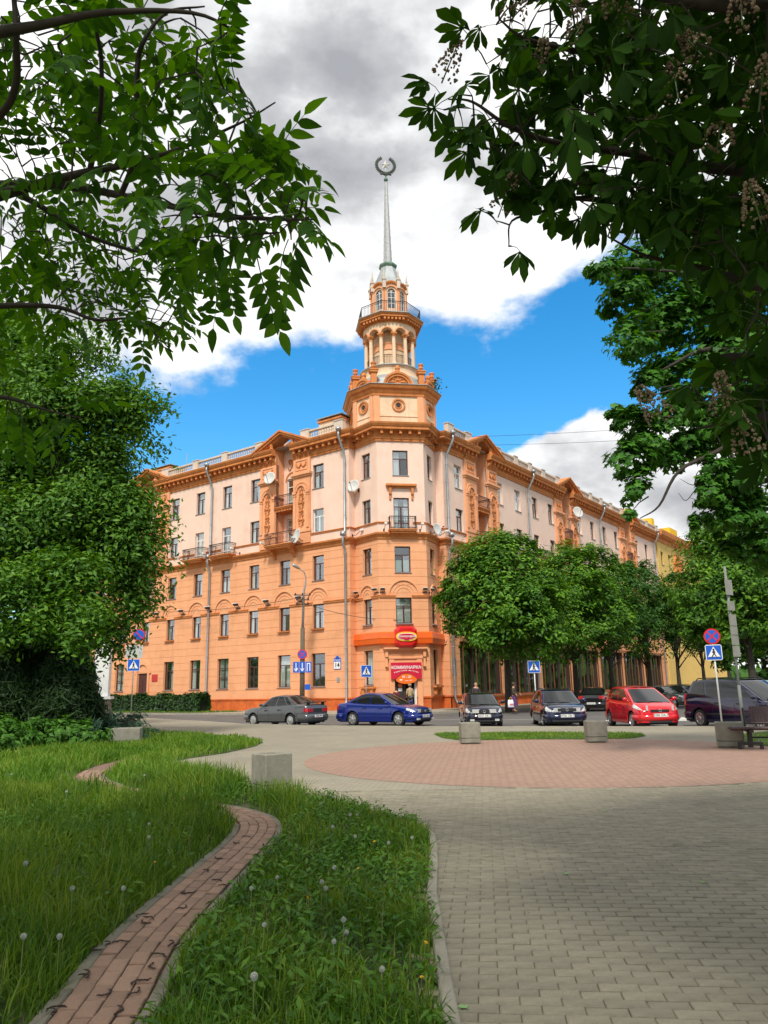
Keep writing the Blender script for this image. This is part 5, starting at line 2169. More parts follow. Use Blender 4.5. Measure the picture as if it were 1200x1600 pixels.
# ------------------------------------------------------------------ vehicles
def car_paint(name, col, rough=0.22, metal=0.25):
    return M(name, col, rough, metal=metal, coat=0.8, spec=0.5)


TYRE = M('tyre_rubber', (0.018, 0.018, 0.018), 0.85)
RIM = M('alloy_rim', (0.55, 0.55, 0.55), 0.3, metal=0.8)
CARGLASS = None


def car_glass():
    m, t, b = base_mat('car_glass')
    b.inputs['Base Color'].default_value = (0.012, 0.014, 0.014, 1)
    b.inputs['Roughness'].default_value = 0.04
    b.inputs['Specular IOR Level'].default_value = 0.5
    return m


CARGLASS = car_glass()
HEADL = M('headlight_lens', (0.62, 0.64, 0.63), 0.12, metal=0.3, coat=1.0)
TAILL = M('tail_light_lens', (0.45, 0.015, 0.02), 0.2, coat=1.0)
AMBER = M('amber_lens', (0.7, 0.2, 0.01), 0.2)
DARKTRIM = M('dark_car_trim', (0.022, 0.022, 0.024), 0.6)
CHROME = M('chrome_trim', (0.6, 0.6, 0.6), 0.2, metal=0.9)
PLATEM = M('number_plate_white', (0.78, 0.78, 0.74), 0.4)


def lerp_pts(pts, x):
    if x <= pts[0][0]:
        return pts[0][1]
    for (x0, y0), (x1, y1) in zip(pts, pts[1:]):
        if x <= x1:
            t = (x - x0) / (x1 - x0)
            return y0 + (y1 - y0) * t
    return pts[-1][1]


def sstep(t):
    t = max(0, min(1, t))
    return t * t * (3 - 2 * t)


def make_car(name, label, sp, loc, yaw, paint, group, plate=None):
    """x forward, y to the left of the driver, z up; wheels stand on z = 0"""
    root = thing(name, label, 'car', loc, yaw, group)
    L_, W, H = sp['L'] / 2, sp['W'] / 2, sp['H']
    rw = sp.get('rw', 0.30)
    Ra = rw + 0.065
    xf, xr = sp['xf'], sp['xr']
    sill = sp.get('sill', 0.20)
    top = sp['top']                     # upper edge of the lower body (bonnet, belt, boot) over x
    plan = sp.get('plan', [(-L_, 0.80), (-L_ + 0.06, 0.90), (-L_ + 0.25, 0.965), (-L_ + 0.7, 0.995), (-0.2, 1.0), (L_ - 0.9, 0.99), (L_ - 0.45, 0.955), (L_ - 0.18, 0.87), (L_ - 0.06, 0.76), (L_, 0.60)])

    def zlow(x):
        z = sill
        if x > L_ - 0.25:
            z = sill + 0.04
        for xw in (xf, xr):
            d = abs(x - xw)
            if d < Ra:
                z = max(z, rw + math.sqrt(Ra * Ra - d * d))
        return z

    def section(x):
        w = W * lerp_pts(plan, x)
        zt, zl = lerp_pts(top, x), zlow(x)
        zm = max(zl + 0.02, min(0.52, zt - 0.2))
        zs = max(zm + 0.02, zt - 0.13)
        cr = sp.get('crown', 0.035)
        return [(w * 0.965, zl), (w * 0.99, max(zl + 0.01, min(zl + 0.12, zm))), (w, zm), (w * 0.985, zs), (w * 0.955, zt - 0.045), (w * 0.90, zt - 0.008), (w * 0.78, zt + cr * 0.35), (w * 0.45, zt + cr * 0.8), (0.0, zt + cr)]
    xs = set()
    k = 0
    x = -L_
    while x <= L_ + 1e-6:
        xs.add(round(x, 3))
        x += 0.14
    for e in (L_, L_ - 0.03, L_ - 0.08, -L_ + 0.03, -L_ + 0.08):
        xs.add(round(e, 3))
    for xw in (xf, xr):
        for i in range(13):
            xs.add(round(xw - Ra * math.cos(PI * i / 12), 3))
        xs.add(round(xw - Ra - 0.004, 3))
        xs.add(round(xw + Ra + 0.004, 3))
    for px, _ in top:
        xs.add(round(px, 3))
    xs = sorted(v for v in xs if -L_ - 1e-6 <= v <= L_ + 1e-6)
    mb = MB()
    rows = []
    for x in xs:
        h = section(x)
        row = [(x, y, z) for y, z in h] + [(x, -y, z) for y, z in h[-2::-1]]
        rows.append(row)
    mb.grid(rows)
    mb.poly(rows[0])
    mb.poly(rows[-1][::-1])
    # greenhouse shell
    wb0, wr0 = W * 0.90, sp.get('wr', W * 0.70)
    bx0, bx1, rx0, rx1 = sp['bx0'], sp['bx1'], sp['rx0'], sp['rx1']   # rear base, front base, rear roof, front roof
    zb_f, zb_r = lerp_pts(top, bx1) - 0.01, lerp_pts(top, bx0) - 0.01
    zr = H - 0.07
    bulge = 0.16

    def zroof(x):
        t = (x - rx0) / (rx1 - rx0)
        return zr + 0.05 * (1 - (2 * t - 0.9) ** 2) - sp.get('rdrop', 0.0) * (1 - t)

    def fsurf(u, v, front=True):           # u -1..1 across, v 0..1 up
        bx, rx = (bx1, rx1) if front else (bx0, rx0)
        s = 1 if front else -1
        w = (wb0 * (1 - v) + wr0 * v) * (0.98)
        x = bx + (rx - bx) * v + s * (bulge * (1 - v) + 0.07 * v) * (1 - u * u) - s * 0.02
        zb = zb_f if front else zb_r
        z = zb + (zroof(rx) - zb) * v + 0.02 * (1 - u * u) * v
        return Vector((x, w * u, z))

    def ssurf(u, v, side=1):               # u 0..1 rear to front
        xb = bx0 + (bx1 - bx0) * u
        xt = rx0 + (rx1 - rx0) * u
        x = xb + (xt - xb) * v
        zb = lerp_pts(top, xb) - 0.01
        z = zb + (zroof(xt) - zb) * v
        arch = 1 - (2 * u - 1) ** 4 * 0.02
        y = (wb0 + (wr0 - wb0) * v + 0.035 * math.sin(PI * v)) * arch
        return Vector((x, y * side, z))

    def patch(fn, u0, u1, v0, v1, n, m, off, nsign, mi=0, mbx=None, quad=None):
        rws = []
        for j in range(m + 1):
            r_ = []
            for i in range(n + 1):
                a, b = i / n, j / m
                if quad:                      # four corners (u,v): bl, br, tr, tl
                    (ua, va), (ub, vb), (uc, vc), (ud, vd) = quad
                    u = (ua * (1 - a) + ub * a) * (1 - b) + (ud * (1 - a) + uc * a) * b
                    v = (va * (1 - a) + vb * a) * (1 - b) + (vd * (1 - a) + vc * a) * b
                else:
                    u, v = u0 + (u1 - u0) * a, v0 + (v1 - v0) * b
                p = fn(u, v)
                e = 1e-3
                nn = (fn(u + e, v) - p).cross(fn(u, v + e) - p).normalized() * nsign
                r_.append(tuple(p + nn * off))
            rws.append(r_)
        (mbx or mb).grid(rws, mi)
        return rws
    ns = {1: -1, -1: 1}
    patch(lambda u, v: fsurf(u, v, True), -1, 1, 0, 1, 8, 4, 0, 1)
    patch(lambda u, v: fsurf(u, v, False), -1, 1, 0, 1, 8, 4, 0, -1)
    for sd in (1, -1):
        patch(lambda u, v: ssurf(u, v, sd), 0, 1, 0, 1, 12, 4, 0, 1)
    rws = []
    for i in range(13):
        t = i / 12
        xt = rx0 + (rx1 - rx0) * t
        r_ = []
        for j in range(9):
            u = -1 + 2 * j / 8
            xx = xt
            if i == 0:
                xx = fsurf(u, 1, False).x
            elif i == 12:
                xx = fsurf(u, 1, True).x
            arch = 1 - (2 * t - 1) ** 4 * 0.02
            r_.append((xx, wr0 * arch * u * (0.98 if i in (0, 12) else 1), zroof(xt) + 0.045 * (1 - u * u)))
        rws.append(r_)
    mb.grid(rws)
    body = mb.obj('body', paint, root, smooth=True)
    md = body.modifiers.new('edges', 'EDGE_SPLIT')
    md.split_angle = R(38)
    # floor and wheel housings
    mb = MB()
    mb.box(-L_ + 0.15, L_ - 0.2, -W * 0.8, W * 0.8, 0.17, 0.26)
    for xw in (xf, xr):
        mb.box(xw - Ra - 0.02, xw + Ra + 0.02, -W * 0.72, W * 0.72, 0.26, rw + Ra + 0.02)
    mb.obj('underbody', DARKTRIM, root)
    # glass
    g = MB()
    patch(lambda u, v: fsurf(u, v, True), 0, 0, 0, 0, 8, 4, 0.008, 1, 0, g, quad=[(-0.93, 0.05), (0.93, 0.05), (0.86, 0.93), (-0.86, 0.93)])
    g.obj('windscreen', CARGLASS, root, smooth=True)
    g = MB()
    rq = sp.get('rear_glass', 0.12)
    patch(lambda u, v: fsurf(u, v, False), 0, 0, 0, 0, 8, 4, 0.008, -1, 0, g, quad=[(-0.88, rq), (0.88, rq), (0.82, 0.92), (-0.82, 0.92)])
    g.obj('rear_window', CARGLASS, root, smooth=True)
    for sd in (1, -1):
        for (ub0, ub1, ut0, ut1) in sp['wins']:
            g = MB()
            patch(lambda u, v: ssurf(u, v, sd), 0, 0, 0, 0, 6, 3, 0.008, -1 if sd > 0 else 1, 0, g, quad=[(ub0, 0.07), (ub1, 0.07), (ut1, 0.90), (ut0, 0.90)])
            g.obj('side_window', CARGLASS, root, smooth=True)
        # black surround of the side glass
    # body surface patches
    def bs(x, t, side):
        h = section(x)
        f = t * (len(h) - 1)
        i = min(int(f), len(h) - 2)
        a = f - i
        return Vector((x, (h[i][0] * (1 - a) + h[i + 1][0] * a) * side, h[i][1] * (1 - a) + h[i + 1][1] * a))

    def bpatch(x0, x1, z0, z1, side, off, mat, name, parent, n=6, m=3, mbx=None, z0b=None, z1b=None):
        rws = []
        for i in range(n + 1):
            a = i / n
            x = x0 + (x1 - x0) * a
            h = section(x)
            lo = z0 + ((z0b if z0b is not None else z0) - z0) * a
            hi = z1 + ((z1b if z1b is not None else z1) - z1) * a
            r_ = []
            for j in range(m + 1):
                z = lo + (hi - lo) * j / m
                z = min(max(z, h[0][1] + 0.005), h[5][1])
                y = h[0][0]
                for (ya, za), (yb, zb) in zip(h, h[1:]):
                    if za <= z <= zb + 1e-9:
                        y = ya + (yb - ya) * ((z - za) / max(zb - za, 1e-6))
                        break
                r_.append((x, (y + off) * side, z))
            rws.append(r_)
        t = mbx or MB()
        t.grid(rws)
        if mbx is None:
            return t.obj(name, mat, parent, smooth=True)
    hz = sp['head']                       # headlight: length back along the wing, z0, z1
    for sd in (1, -1):
        t = MB()
        bpatch(L_ - hz[0], L_ - 0.015, hz[1] + hz[3], hz[2] + hz[3], sd, 0.012, HEADL, 'headlight', root, mbx=t, z0b=hz[1], z1b=hz[2])
        y0, y1 = W * 0.60 - hz[4], W * 0.60
        t.box(L_ - 0.02, L_ + 0.012, min(sd * y0, sd * y1), max(sd * y0, sd * y1), hz[1], hz[2])
        t.obj('headlight', HEADL, root, smooth=False)
        tz = sp['tail']
        t = MB()
        bpatch(-L_ + 0.01, -L_ + tz[0], tz[1], tz[2], sd, 0.012, TAILL, 'tail_light', root, mbx=t)
        y0, y1 = W * 0.80 - tz[3], W * 0.80
        t.box(-L_ - 0.014, -L_ + 0.02, min(sd * y0, sd * y1), max(sd * y0, sd * y1), tz[1], tz[2])
        t.obj('tail_light', TAILL, root)
        # mirror
        t = MB()
        mx = bx1 - 0.28
        zz = lerp_pts(top, mx) + 0.03
        t.sphere((mx, sd * (W + 0.09), zz + 0.06), 0.1, 8, 6, sc=(0.6, 1.0, 0.75))
        t.box(mx - 0.03, mx + 0.03, min(sd * W * 0.9, sd * (W + 0.05)), max(sd * W * 0.9, sd * (W + 0.05)), zz - 0.01, zz + 0.03)
        t.obj('wing_mirror', sp.get('mirror', paint), root, smooth=True)
        # door seams and handles
        for xd in sp['seams']:
            t = MB()
            bpatch(xd - 0.007, xd + 0.007, sill + 0.06, lerp_pts(top, xd) - 0.05, sd, 0.003, DARKTRIM, '', None, n=1, m=5, mbx=t)
            t.obj('door_seam', DARKTRIM, root)
        for xd in sp['handles']:
            t = MB()
            zt = lerp_pts(top, xd) - 0.17
            t.box(xd - 0.09, xd + 0.09, min(sd * (W * 0.985), sd * (W * 0.985 + 0.035)), max(sd * (W * 0.985), sd * (W * 0.985 + 0.035)), zt - 0.018, zt + 0.018)
            t.obj('door_handle', sp.get('handle', DARKTRIM), root)
        if sp.get('strip'):
            t = MB()
            bpatch(xr + Ra + 0.03, xf - Ra - 0.03, 0.47, 0.53, sd, 0.012, DARKTRIM, '', None, n=8, m=1, mbx=t)
            t.obj('side_moulding', sp['strip'], root)
        t = MB()
        bpatch(L_ - 0.75, L_ - 0.62, hz[1] - 0.16, hz[1] - 0.11, sd, 0.008, AMBER, '', None, n=2, m=1, mbx=t)
        t.obj('side_marker', AMBER, root)
    # nose: grille, intake, fog lamps, plate; rear: plate, bumper line
    fw = W * 0.60
    gz = sp['grille']                     # half width, z0, z1
    t = MB()
    t.box(L_ - 0.03, L_ + 0.015, -gz[0], gz[0], gz[1], gz[2], 0)
    for i in range(3):
        z = gz[1] + (gz[2] - gz[1]) * (i + 0.5) / 3
        t.box(L_ + 0.015, L_ + 0.022, -gz[0] + 0.02, gz[0] - 0.02, z - 0.008, z + 0.008, 1)
    t.obj('grille', [DARKTRIM, DARKTRIM if not sp.get('chrome') else CHROME], root)
    t = MB()
    t.tube([(L_ + 0.024, 0.05 * math.cos(a * PI / 6), (gz[1] + gz[2]) / 2 + 0.045 * math.sin(a * PI / 6)) for a in range(12)], 0.012, 5, closed=True)
    t.obj('badge', CHROME, root)
    bz = sp['bumper']                     # intake z0, z1, half width
    t = MB()
    t.box(L_ - 0.03, L_ + 0.012, -bz[2], bz[2], bz[0], bz[1])
    t.obj('air_intake', DARKTRIM, root)
    # bumper wraps round the nose as a rounded bar
    t = MB()
    for zlo, zhi, o in sp.get('bars', [(0.30, 0.52, 0.045)]):
        pr = []
        for xx in (L_ - 0.55, L_ - 0.40, L_ - 0.25, L_ - 0.12, L_ - 0.05, L_):
            pr.append((xx + (o if xx == L_ else o * 0.4), W * lerp_pts(plan, xx) + (o * 0.6 if xx < L_ else 0.0)))
        outl = pr + [(L_ + o * 1.2, W * 0.35)]
        outl = outl + [(a, -b) for a, b in outl[::-1]]
        rws = []
        for a, b in outl:
            rws.append([(a - 0.05, b * 0.96, zlo), (a, b, zlo + 0.04), (a + 0.006, b * 1.003, (zlo + zhi) / 2), (a, b, zhi - 0.03), (a - 0.06, b * 0.96, zhi)])
        t.grid(rws)
    t.obj('front_bumper', sp.get('bumper_mat', paint), root, smooth=True)
    t = MB()
    for zlo, zhi, o in sp.get('rbars', [(0.28, 0.56, 0.05)]):
        pr = []
        for xx in (-L_ + 0.5, -L_ + 0.32, -L_ + 0.18, -L_ + 0.06, -L_):
            pr.append((xx - (o if xx == -L_ else o * 0.5), W * lerp_pts(plan, xx) + o * 0.5))
        outl = pr + [(-L_ - o * 1.2, W * 0.4)]
        outl = outl + [(a, -b) for a, b in outl[::-1]]
        rws = []
        for a, b in outl:
            rws.append([(a + 0.05, b * 0.96, zlo), (a, b, zlo + 0.04), (a - 0.006, b * 1.003, (zlo + zhi) / 2), (a, b, zhi - 0.03), (a + 0.06, b * 0.96, zhi)])
        t.grid(rws)
    t.obj('rear_bumper', sp.get('bumper_mat', paint), root, smooth=True)
    if sp.get('fog'):
        for sd in (1, -1):
            t = MB()
            y = W * 0.62 * sd
            t.box(L_ - 0.02, L_ + 0.055, y - 0.09, y + 0.09, bz[0] + 0.02, bz[0] + 0.10)
            t.obj('fog_lamp', HEADL, root)
    pz = sp.get('plate_z', 0.42)
    rz = sp.get('rplate_z', 0.50)
    for xx, zz, yw in ((L_ + 0.062, pz, PI / 2), (-L_ - 0.068, rz, -PI / 2)):
        t = MB()
        t.box(xx - 0.012, xx + 0.003 * (1 if xx > 0 else 1), -0.26, 0.26, zz - 0.056, zz + 0.056)
        p = t.obj('number_plate', PLATEM, root)
        if plate:
            me = text_mesh(plate, 0.115, SIGNBLACK, 0.002)
            q = put('lettering', me, p, (xx + (0.006 if xx > 0 else -0.015), 0, zz), rot=(PI / 2, 0, yw))
    for sx in (-0.35, 0.15):              # wipers
        pass
    t = MB()
    for y0, y1 in ((-0.15, -0.62), (0.35, -0.15)):
        a = fsurf(y0 / wb0, 0.04, True) + Vector((0.02, 0, 0.015))
        b = fsurf(y1 / wb0, 0.10, True) + Vector((0.02, 0, 0.02))
        t.tube([a, b], 0.012, 4)
    t.obj('wiper', DARKTRIM, root)
    # wheels
    for xw in (xf, xr):
        for sd in (1, -1):
            tw = 0.19
            yo = sd * (W - 0.035)
            tf = (lambda a, b, c, yo=yo, sd=sd: (a, yo - sd * tw / 2 + c, b))
            t = MB()
            t.lathe([(rw * 0.62, -tw / 2), (rw * 0.92, -tw / 2), (rw, -tw / 2 + 0.03), (rw, tw / 2 - 0.03), (rw * 0.92, tw / 2), (rw * 0.62, tw / 2)], 24, (0, 0, 0), 0, tf=tf)
            w = t.obj('wheel', TYRE, root, (xw, 0, rw), smooth=False)
            t = MB()
            sg = sd
            face = tw / 2 * sg
            t.lathe([(rw * 0.60, face - 0.012 * sg), (rw * 0.68, face + 0.004 * sg), (rw * 0.60, face + 0.010 * sg), (rw * 0.56, face - 0.03 * sg)], 20, tf=tf, cap=False)
            ns_ = sp.get('spokes', 5)
            for k in range(ns_):
                a = 2 * PI * k / ns_ + 0.3
                c, s_ = math.cos(a), math.sin(a)
                q = []
                for (rr_, ww, dd) in ((0.04, 0.045, 0.012), (rw * 0.6, 0.06, 0.0)):
                    for e in (-1, 1):
                        q.append(tf(rr_ * c - e * ww * s_, rr_ * s_ + e * ww * c, face + dd * sg))
                t.add(q, [(0, 2, 3, 1)])
            t.lathe([(0.07, face + 0.012 * sg), (0.05, face + 0.025 * sg), (0.0, face + 0.028 * sg)], 10, tf=tf, cap=False)
            t.obj('rim', RIM, w)
    for e in sp.get('extra', []):
        e(root, paint, sp, L_, W, H)
    return root


def roof_rails(root, paint, sp, L_, W, H):
    for sd in (1, -1):
        t = MB()
        y = sd * (sp.get('wr', W * 0.7) - 0.05)
        t.tube([(sp['rx0'] + 0.1, y, H - 0.06), (sp['rx0'] + 0.25, y, H + 0.03), (sp['rx1'] - 0.25, y, H + 0.04), (sp['rx1'] - 0.1, y, H - 0.04)], 0.02, 5)
        t.obj('roof_rail', DARKTRIM, root)


def spoiler(root, paint, sp, L_, W, H):
    t = MB()
    z = lerp_pts(sp['top'], -L_ + 0.15) + 0.10
    t.box(-L_ + 0.02, -L_ + 0.26, -W * 0.78, W * 0.78, z, z + 0.035)
    for sd in (-1, 1):
        t.box(-L_ + 0.06, -L_ + 0.2, sd * W * 0.6 - 0.04, sd * W * 0.6 + 0.04, z - 0.12, z)
    t.obj('spoiler', DARKTRIM, root)


def mudflaps(root, paint, sp, L_, W, H):
    for sd in (-1, 1):
        t = MB()
        t.box(sp['xr'] - 0.42, sp['xr'] - 0.40, sd * W * 0.8 - 0.13, sd * W * 0.8 + 0.13, 0.1, 0.34)
        t.obj('mudflap', DARKTRIM, root)


def rear_panel(root, paint, sp, L_, W, H):
    t = MB()
    t.box(-L_ - 0.012, -L_ + 0.02, -0.28, 0.28, sp['tail'][1] + 0.01, sp['tail'][2] - 0.01)
    t.obj('rear_panel', DARKTRIM, root)


SEDAN_R = dict(L=4.30, W=1.66, H=1.42, rw=0.285, xf=1.30, xr=-1.16, sill=0.24, top=[(-2.15, 0.80), (-2.10, 0.93), (-2.0, 0.975), (-1.5, 0.985), (-0.4, 0.93), (0.85, 0.90), (1.5, 0.84), (1.95, 0.76), (2.10, 0.68), (2.15, 0.60)],
               bx0=-1.52, bx1=0.95, rx0=-0.80, rx1=0.22, wr=0.60, wins=[(0.12, 0.22, 0.05, 0.20), (0.25, 0.53, 0.24, 0.50), (0.56, 0.90, 0.54, 0.93)], head=(0.2, 0.56, 0.70, 0.0, 0.3), tail=(0.16, 0.66, 0.82, 0.32), grille=(0.18, 0.56, 0.68),
               bumper=(0.28, 0.36, 0.5), seams=(-0.62, 0.22, 0.98), handles=(-0.45, 0.42), spokes=8, extra=[spoiler, mudflaps, rear_panel], rplate_z=0.47, crown=0.02)
SEDAN_B = dict(L=4.50, W=1.73, H=1.45, rw=0.305, xf=1.38, xr=-1.22, sill=0.21, top=[(-2.25, 0.78), (-2.2, 0.95), (-2.05, 1.00), (-1.5, 1.02), (-0.4, 0.96), (0.95, 0.93), (1.55, 0.86), (2.0, 0.76), (2.18, 0.66), (2.25, 0.56)],
               bx0=-1.72, bx1=1.12, rx0=-0.78, rx1=0.22, wr=0.60, wins=[(0.12, 0.21, 0.02, 0.12), (0.24, 0.53, 0.15, 0.50), (0.55, 0.90, 0.53, 0.94)], head=(0.45, 0.60, 0.74, 0.10, 0.2), tail=(0.22, 0.76, 0.95, 0.2), grille=(0.34, 0.58, 0.70), chrome=True,
               bumper=(0.26, 0.38, 0.55), fog=True, seams=(-0.66, 0.24, 1.08), handles=(-0.5, 0.42), spokes=6, handle=None, plate_z=0.44)
HATCH_F = dict(L=3.84, W=1.64, H=1.38, rw=0.28, xf=1.20, xr=-1.24, sill=0.20, top=[(-1.92, 0.70), (-1.86, 0.90), (-1.4, 0.95), (-0.3, 0.90), (0.95, 0.90), (1.4, 0.84), (1.72, 0.74), (1.86, 0.64), (1.92, 0.56)],
               bx0=-1.74, bx1=1.10, rx0=-1.18, rx1=0.20, wr=0.58, wins=[(0.10, 0.36, 0.10, 0.34), (0.39, 0.90, 0.38, 0.93)], head=(0.34, 0.58, 0.73, 0.05, 0.30), tail=(0.2, 0.6, 0.85, 0.2), grille=(0.22, 0.56, 0.70),
               bumper=(0.24, 0.34, 0.5), fog=True, seams=(-0.2, 0.95), handles=(0.0,), plate_z=0.47, plan=None)
HATCH_F.pop('plan')
WAGON_G = dict(L=4.30, W=1.74, H=1.47, rw=0.305, xf=1.28, xr=-1.24, sill=0.20, top=[(-2.15, 0.72), (-2.08, 0.94), (-1.5, 0.97), (-0.3, 0.94), (0.95, 0.93), (1.5, 0.88), (1.88, 0.80), (2.08, 0.70), (2.15, 0.58)],
               bx0=-2.05, bx1=1.12, rx0=-1.72, rx1=0.22, wr=0.61, wins=[(0.07, 0.31, 0.06, 0.30), (0.34, 0.60, 0.33, 0.58), (0.63, 0.91, 0.61, 0.94)], head=(0.36, 0.60, 0.76, 0.06, 0.28), tail=(0.2, 0.6, 0.9, 0.2), grille=(0.36, 0.62, 0.74),
               bumper=(0.24, 0.36, 0.58), seams=(-0.62, 0.28, 1.05), handles=(-0.45, 0.45), strip=DARKTRIM, extra=[roof_rails], plate_z=0.46)
HATCH_Y = dict(L=3.76, W=1.70, H=1.53, rw=0.30, xf=1.16, xr=-1.30, sill=0.20, top=[(-1.88, 0.70), (-1.82, 0.98), (-1.2, 1.04), (-0.3, 0.99), (1.0, 0.97), (1.38, 0.90), (1.68, 0.78), (1.83, 0.66), (1.88, 0.54)],
               bx0=-1.74, bx1=1.28, rx0=-1.32, rx1=0.10, wr=0.60, wins=[(0.10, 0.20, 0.08, 0.22), (0.23, 0.50, 0.25, 0.50), (0.53, 0.90, 0.53, 0.93)], head=(0.55, 0.66, 0.84, 0.12, 0.07), tail=(0.2, 0.7, 0.95, 0.2), grille=(0.34, 0.62, 0.70),
               bumper=(0.24, 0.36, 0.42), seams=(-0.5, 0.36, 1.1), handles=(-0.32, 0.5), spokes=7, handle=None, plate_z=0.50)
VAN_S = dict(L=4.64, W=1.82, H=1.74, rw=0.32, xf=1.42, xr=-1.44, sill=0.21, top=[(-2.32, 0.75), (-2.26, 1.02), (-1.6, 1.08), (-0.3, 1.05), (1.2, 1.03), (1.7, 0.95), (2.05, 0.83), (2.25, 0.70), (2.32, 0.58)],
             bx0=-2.2, bx1=1.62, rx0=-1.86, rx1=0.35, wr=0.66, wins=[(0.06, 0.28, 0.05, 0.28), (0.31, 0.57, 0.31, 0.56), (0.59, 0.90, 0.58, 0.93)], head=(0.5, 0.66, 0.82, 0.10, 0.26), tail=(0.2, 0.8, 1.2, 0.2), grille=(0.36, 0.66, 0.78),
             bumper=(0.24, 0.38, 0.6), seams=(-0.7, 0.36, 1.3), handles=(-0.5, 0.55), strip=DARKTRIM, spokes=7, extra=[roof_rails], plate_z=0.48)
P_GREY = car_paint('grey_car_paint', (0.085, 0.09, 0.095), 0.3)
P_BLUE = car_paint('deep_blue_car_paint', (0.003, 0.018, 0.19), 0.2)
P_DARK = car_paint('dark_navy_car_paint', (0.012, 0.012, 0.028), 0.15)
P_NAVY = car_paint('midnight_blue_car_paint', (0.012, 0.017, 0.055), 0.15)
P_RED = car_paint('red_car_paint', (0.60, 0.004, 0.012), 0.22, 0.1)
P_VIO = car_paint('violet_blue_car_paint', (0.011, 0.010, 0.036), 0.18)
P_BLACK = car_paint('black_car_paint', (0.01, 0.01, 0.012), 0.15)
P_SILV = car_paint('silver_green_car_paint', (0.16, 0.17, 0.165), 0.25, 0.5)
P_TEAL = car_paint('dark_teal_car_paint', (0.01, 0.025, 0.04), 0.15)
P_WHITEV = car_paint('pale_green_van_paint', (0.50, 0.55, 0.50), 0.3, 0.0)
for sp, p in ((SEDAN_B, P_BLUE), (HATCH_Y, P_RED)):
    sp['handle'] = p
ZROAD = -0.12


def heading(az):          # compass direction (0 = away from the camera, + = right) to a rotation of the +x axis
    return PI / 2 - R(az)


GRP = 'cars on the street between the plaza and the corner building'
def mid(px, dist, py=1131):
    d = ray(px, py)
    return (d.x / d.y * dist, dist, ZROAD)


make_car('parked_car', 'grey boxy sedan with black boot spoiler seen from behind, in front of the left wing', SEDAN_R, mid(444, 38.0), heading(-53), P_GREY, GRP, '3830 MP')
make_car('parked_car', 'deep blue sedan stopped in front of the corner shop entrance', SEDAN_B, mid(601, 36.2), heading(127), P_BLUE, GRP, '4371 EX-7')
make_car('parked_car', 'small dark navy hatchback seen head-on behind a concrete planter, with oval badge', HATCH_F, mid(751, 34.4), heading(181.5), P_DARK, GRP, '5037 OE-7')
make_car('parked_car', 'midnight blue estate car with roof rails, left of the red hatchback', WAGON_G, mid(872, 33.2), heading(182), P_NAVY, GRP, '4706 OB-7')
make_car('parked_car', 'bright red five-door hatchback', HATCH_Y, mid(1003, 30.6), heading(177), P_RED, GRP, '5586 OA-7')
make_car('parked_car', 'violet blue minivan with roof rails behind the bench', VAN_S, mid(1170, 28.6), heading(160), P_VIO, GRP, '2918 IM-7')
make_car('parked_car', 'black sedan with red tail lights seen from behind between the estate and the red car', SEDAN_B, mid(934, 51.0), heading(22), P_BLACK, GRP, '1045 KA-7')
make_car('parked_car', 'silver grey sedan behind the red hatchback, facing right', SEDAN_B, mid(1044, 56.0), heading(150), P_SILV, GRP, '7720 AE-7')
make_car('parked_car', 'dark teal car with a shining bonnet beside the silver grey sedan', WAGON_G, mid(1078, 60.0), heading(160), P_TEAL, GRP, '3312 BK-7')
make_car('parked_van', 'pale greenish van at the right edge, roof showing above the violet minivan', VAN_S, mid(1192, 46.0), heading(100), P_WHITEV, GRP, '6150 CI-7')

# ------------------------------------------------------------------ things fixed to the building, street furniture
def on_wall(fr, s, out, z):
    x, y, _ = fr.P(s, out, 0)
    p = BL(x, y, z)
    return p, B_ROT + fr.ang


# shop signs
bf = FBF.len / 2
p, ang = on_wall(FBF, bf, 0.17, 0)
t = thing('shop_sign', 'crimson shop sign with white lettering above the corner shop door', 'shop sign', (p.x, p.y, 0), ang)
mb = MB()
pts = []
za, zb = 2.18, 3.34
for k in range(13):
    x = -0.78 + 1.56 * k / 12
    pts.append((x, 2.18 + 0.42 * (1 - (x / 0.78) ** 2)))
outl = [(-1.12, zb), (-1.12, za)] + pts + [(1.12, za), (1.12, zb)]
n = len(outl)
mb.add([(x, -0.16, z) for x, z in outl] + [(x, 0.0, z) for x, z in outl], [tuple(range(n))] + [(i, n + i, n + (i + 1) % n, (i + 1) % n) for i in range(n)])
bd = mb.obj('panel', CRIMSON, t)
put('lettering', text_mesh('·КОММУНАРКА·', 0.30, SIGNWHITE, 0.006, bold=0.006), t, (0, -0.165, 2.98), rot=(PI / 2, 0, 0))
# curved second line
word = 'фирменный магазин'
i0 = len(word) / 2 - 0.5
for i, ch in enumerate(word):
    if ch == ' ':
        continue
    u = (i - i0) / i0 * 0.86
    z = 2.62 + 0.16 * (1 - (u / 0.9) ** 2)
    sl_ = -2 * 0.16 * u / 0.81
    put('letter', text_mesh(ch, 0.135, SIGNWHITE, 0.004, bold=0.002), t, (u, -0.165, z), rot=(PI / 2, -math.atan(sl_), 0))
t = thing('opening_hours_sign', 'orange lens-shaped opening hours sign below the crimson shop sign', 'sign', (p.x, p.y, 0), ang)
mb = MB()
outl = [(0.8 * math.cos(PI - PI * k / 14), 2.19 + 0.38 * math.sin(PI * k / 14)) for k in range(15)] + [(0.8 * math.cos(PI * k / 14), 2.19 - 0.36 * math.sin(PI * k / 14)) for k in range(1, 14)]
n = len(outl)
mb.add([(x, -0.12, z) for x, z in outl] + [(x, -0.02, z) for x, z in outl], [tuple(range(n))[::-1]] + [(i, (i + 1) % n, n + (i + 1) % n, n + i) for i in range(n)])
mb.obj('panel', SIGNORANGE, t)
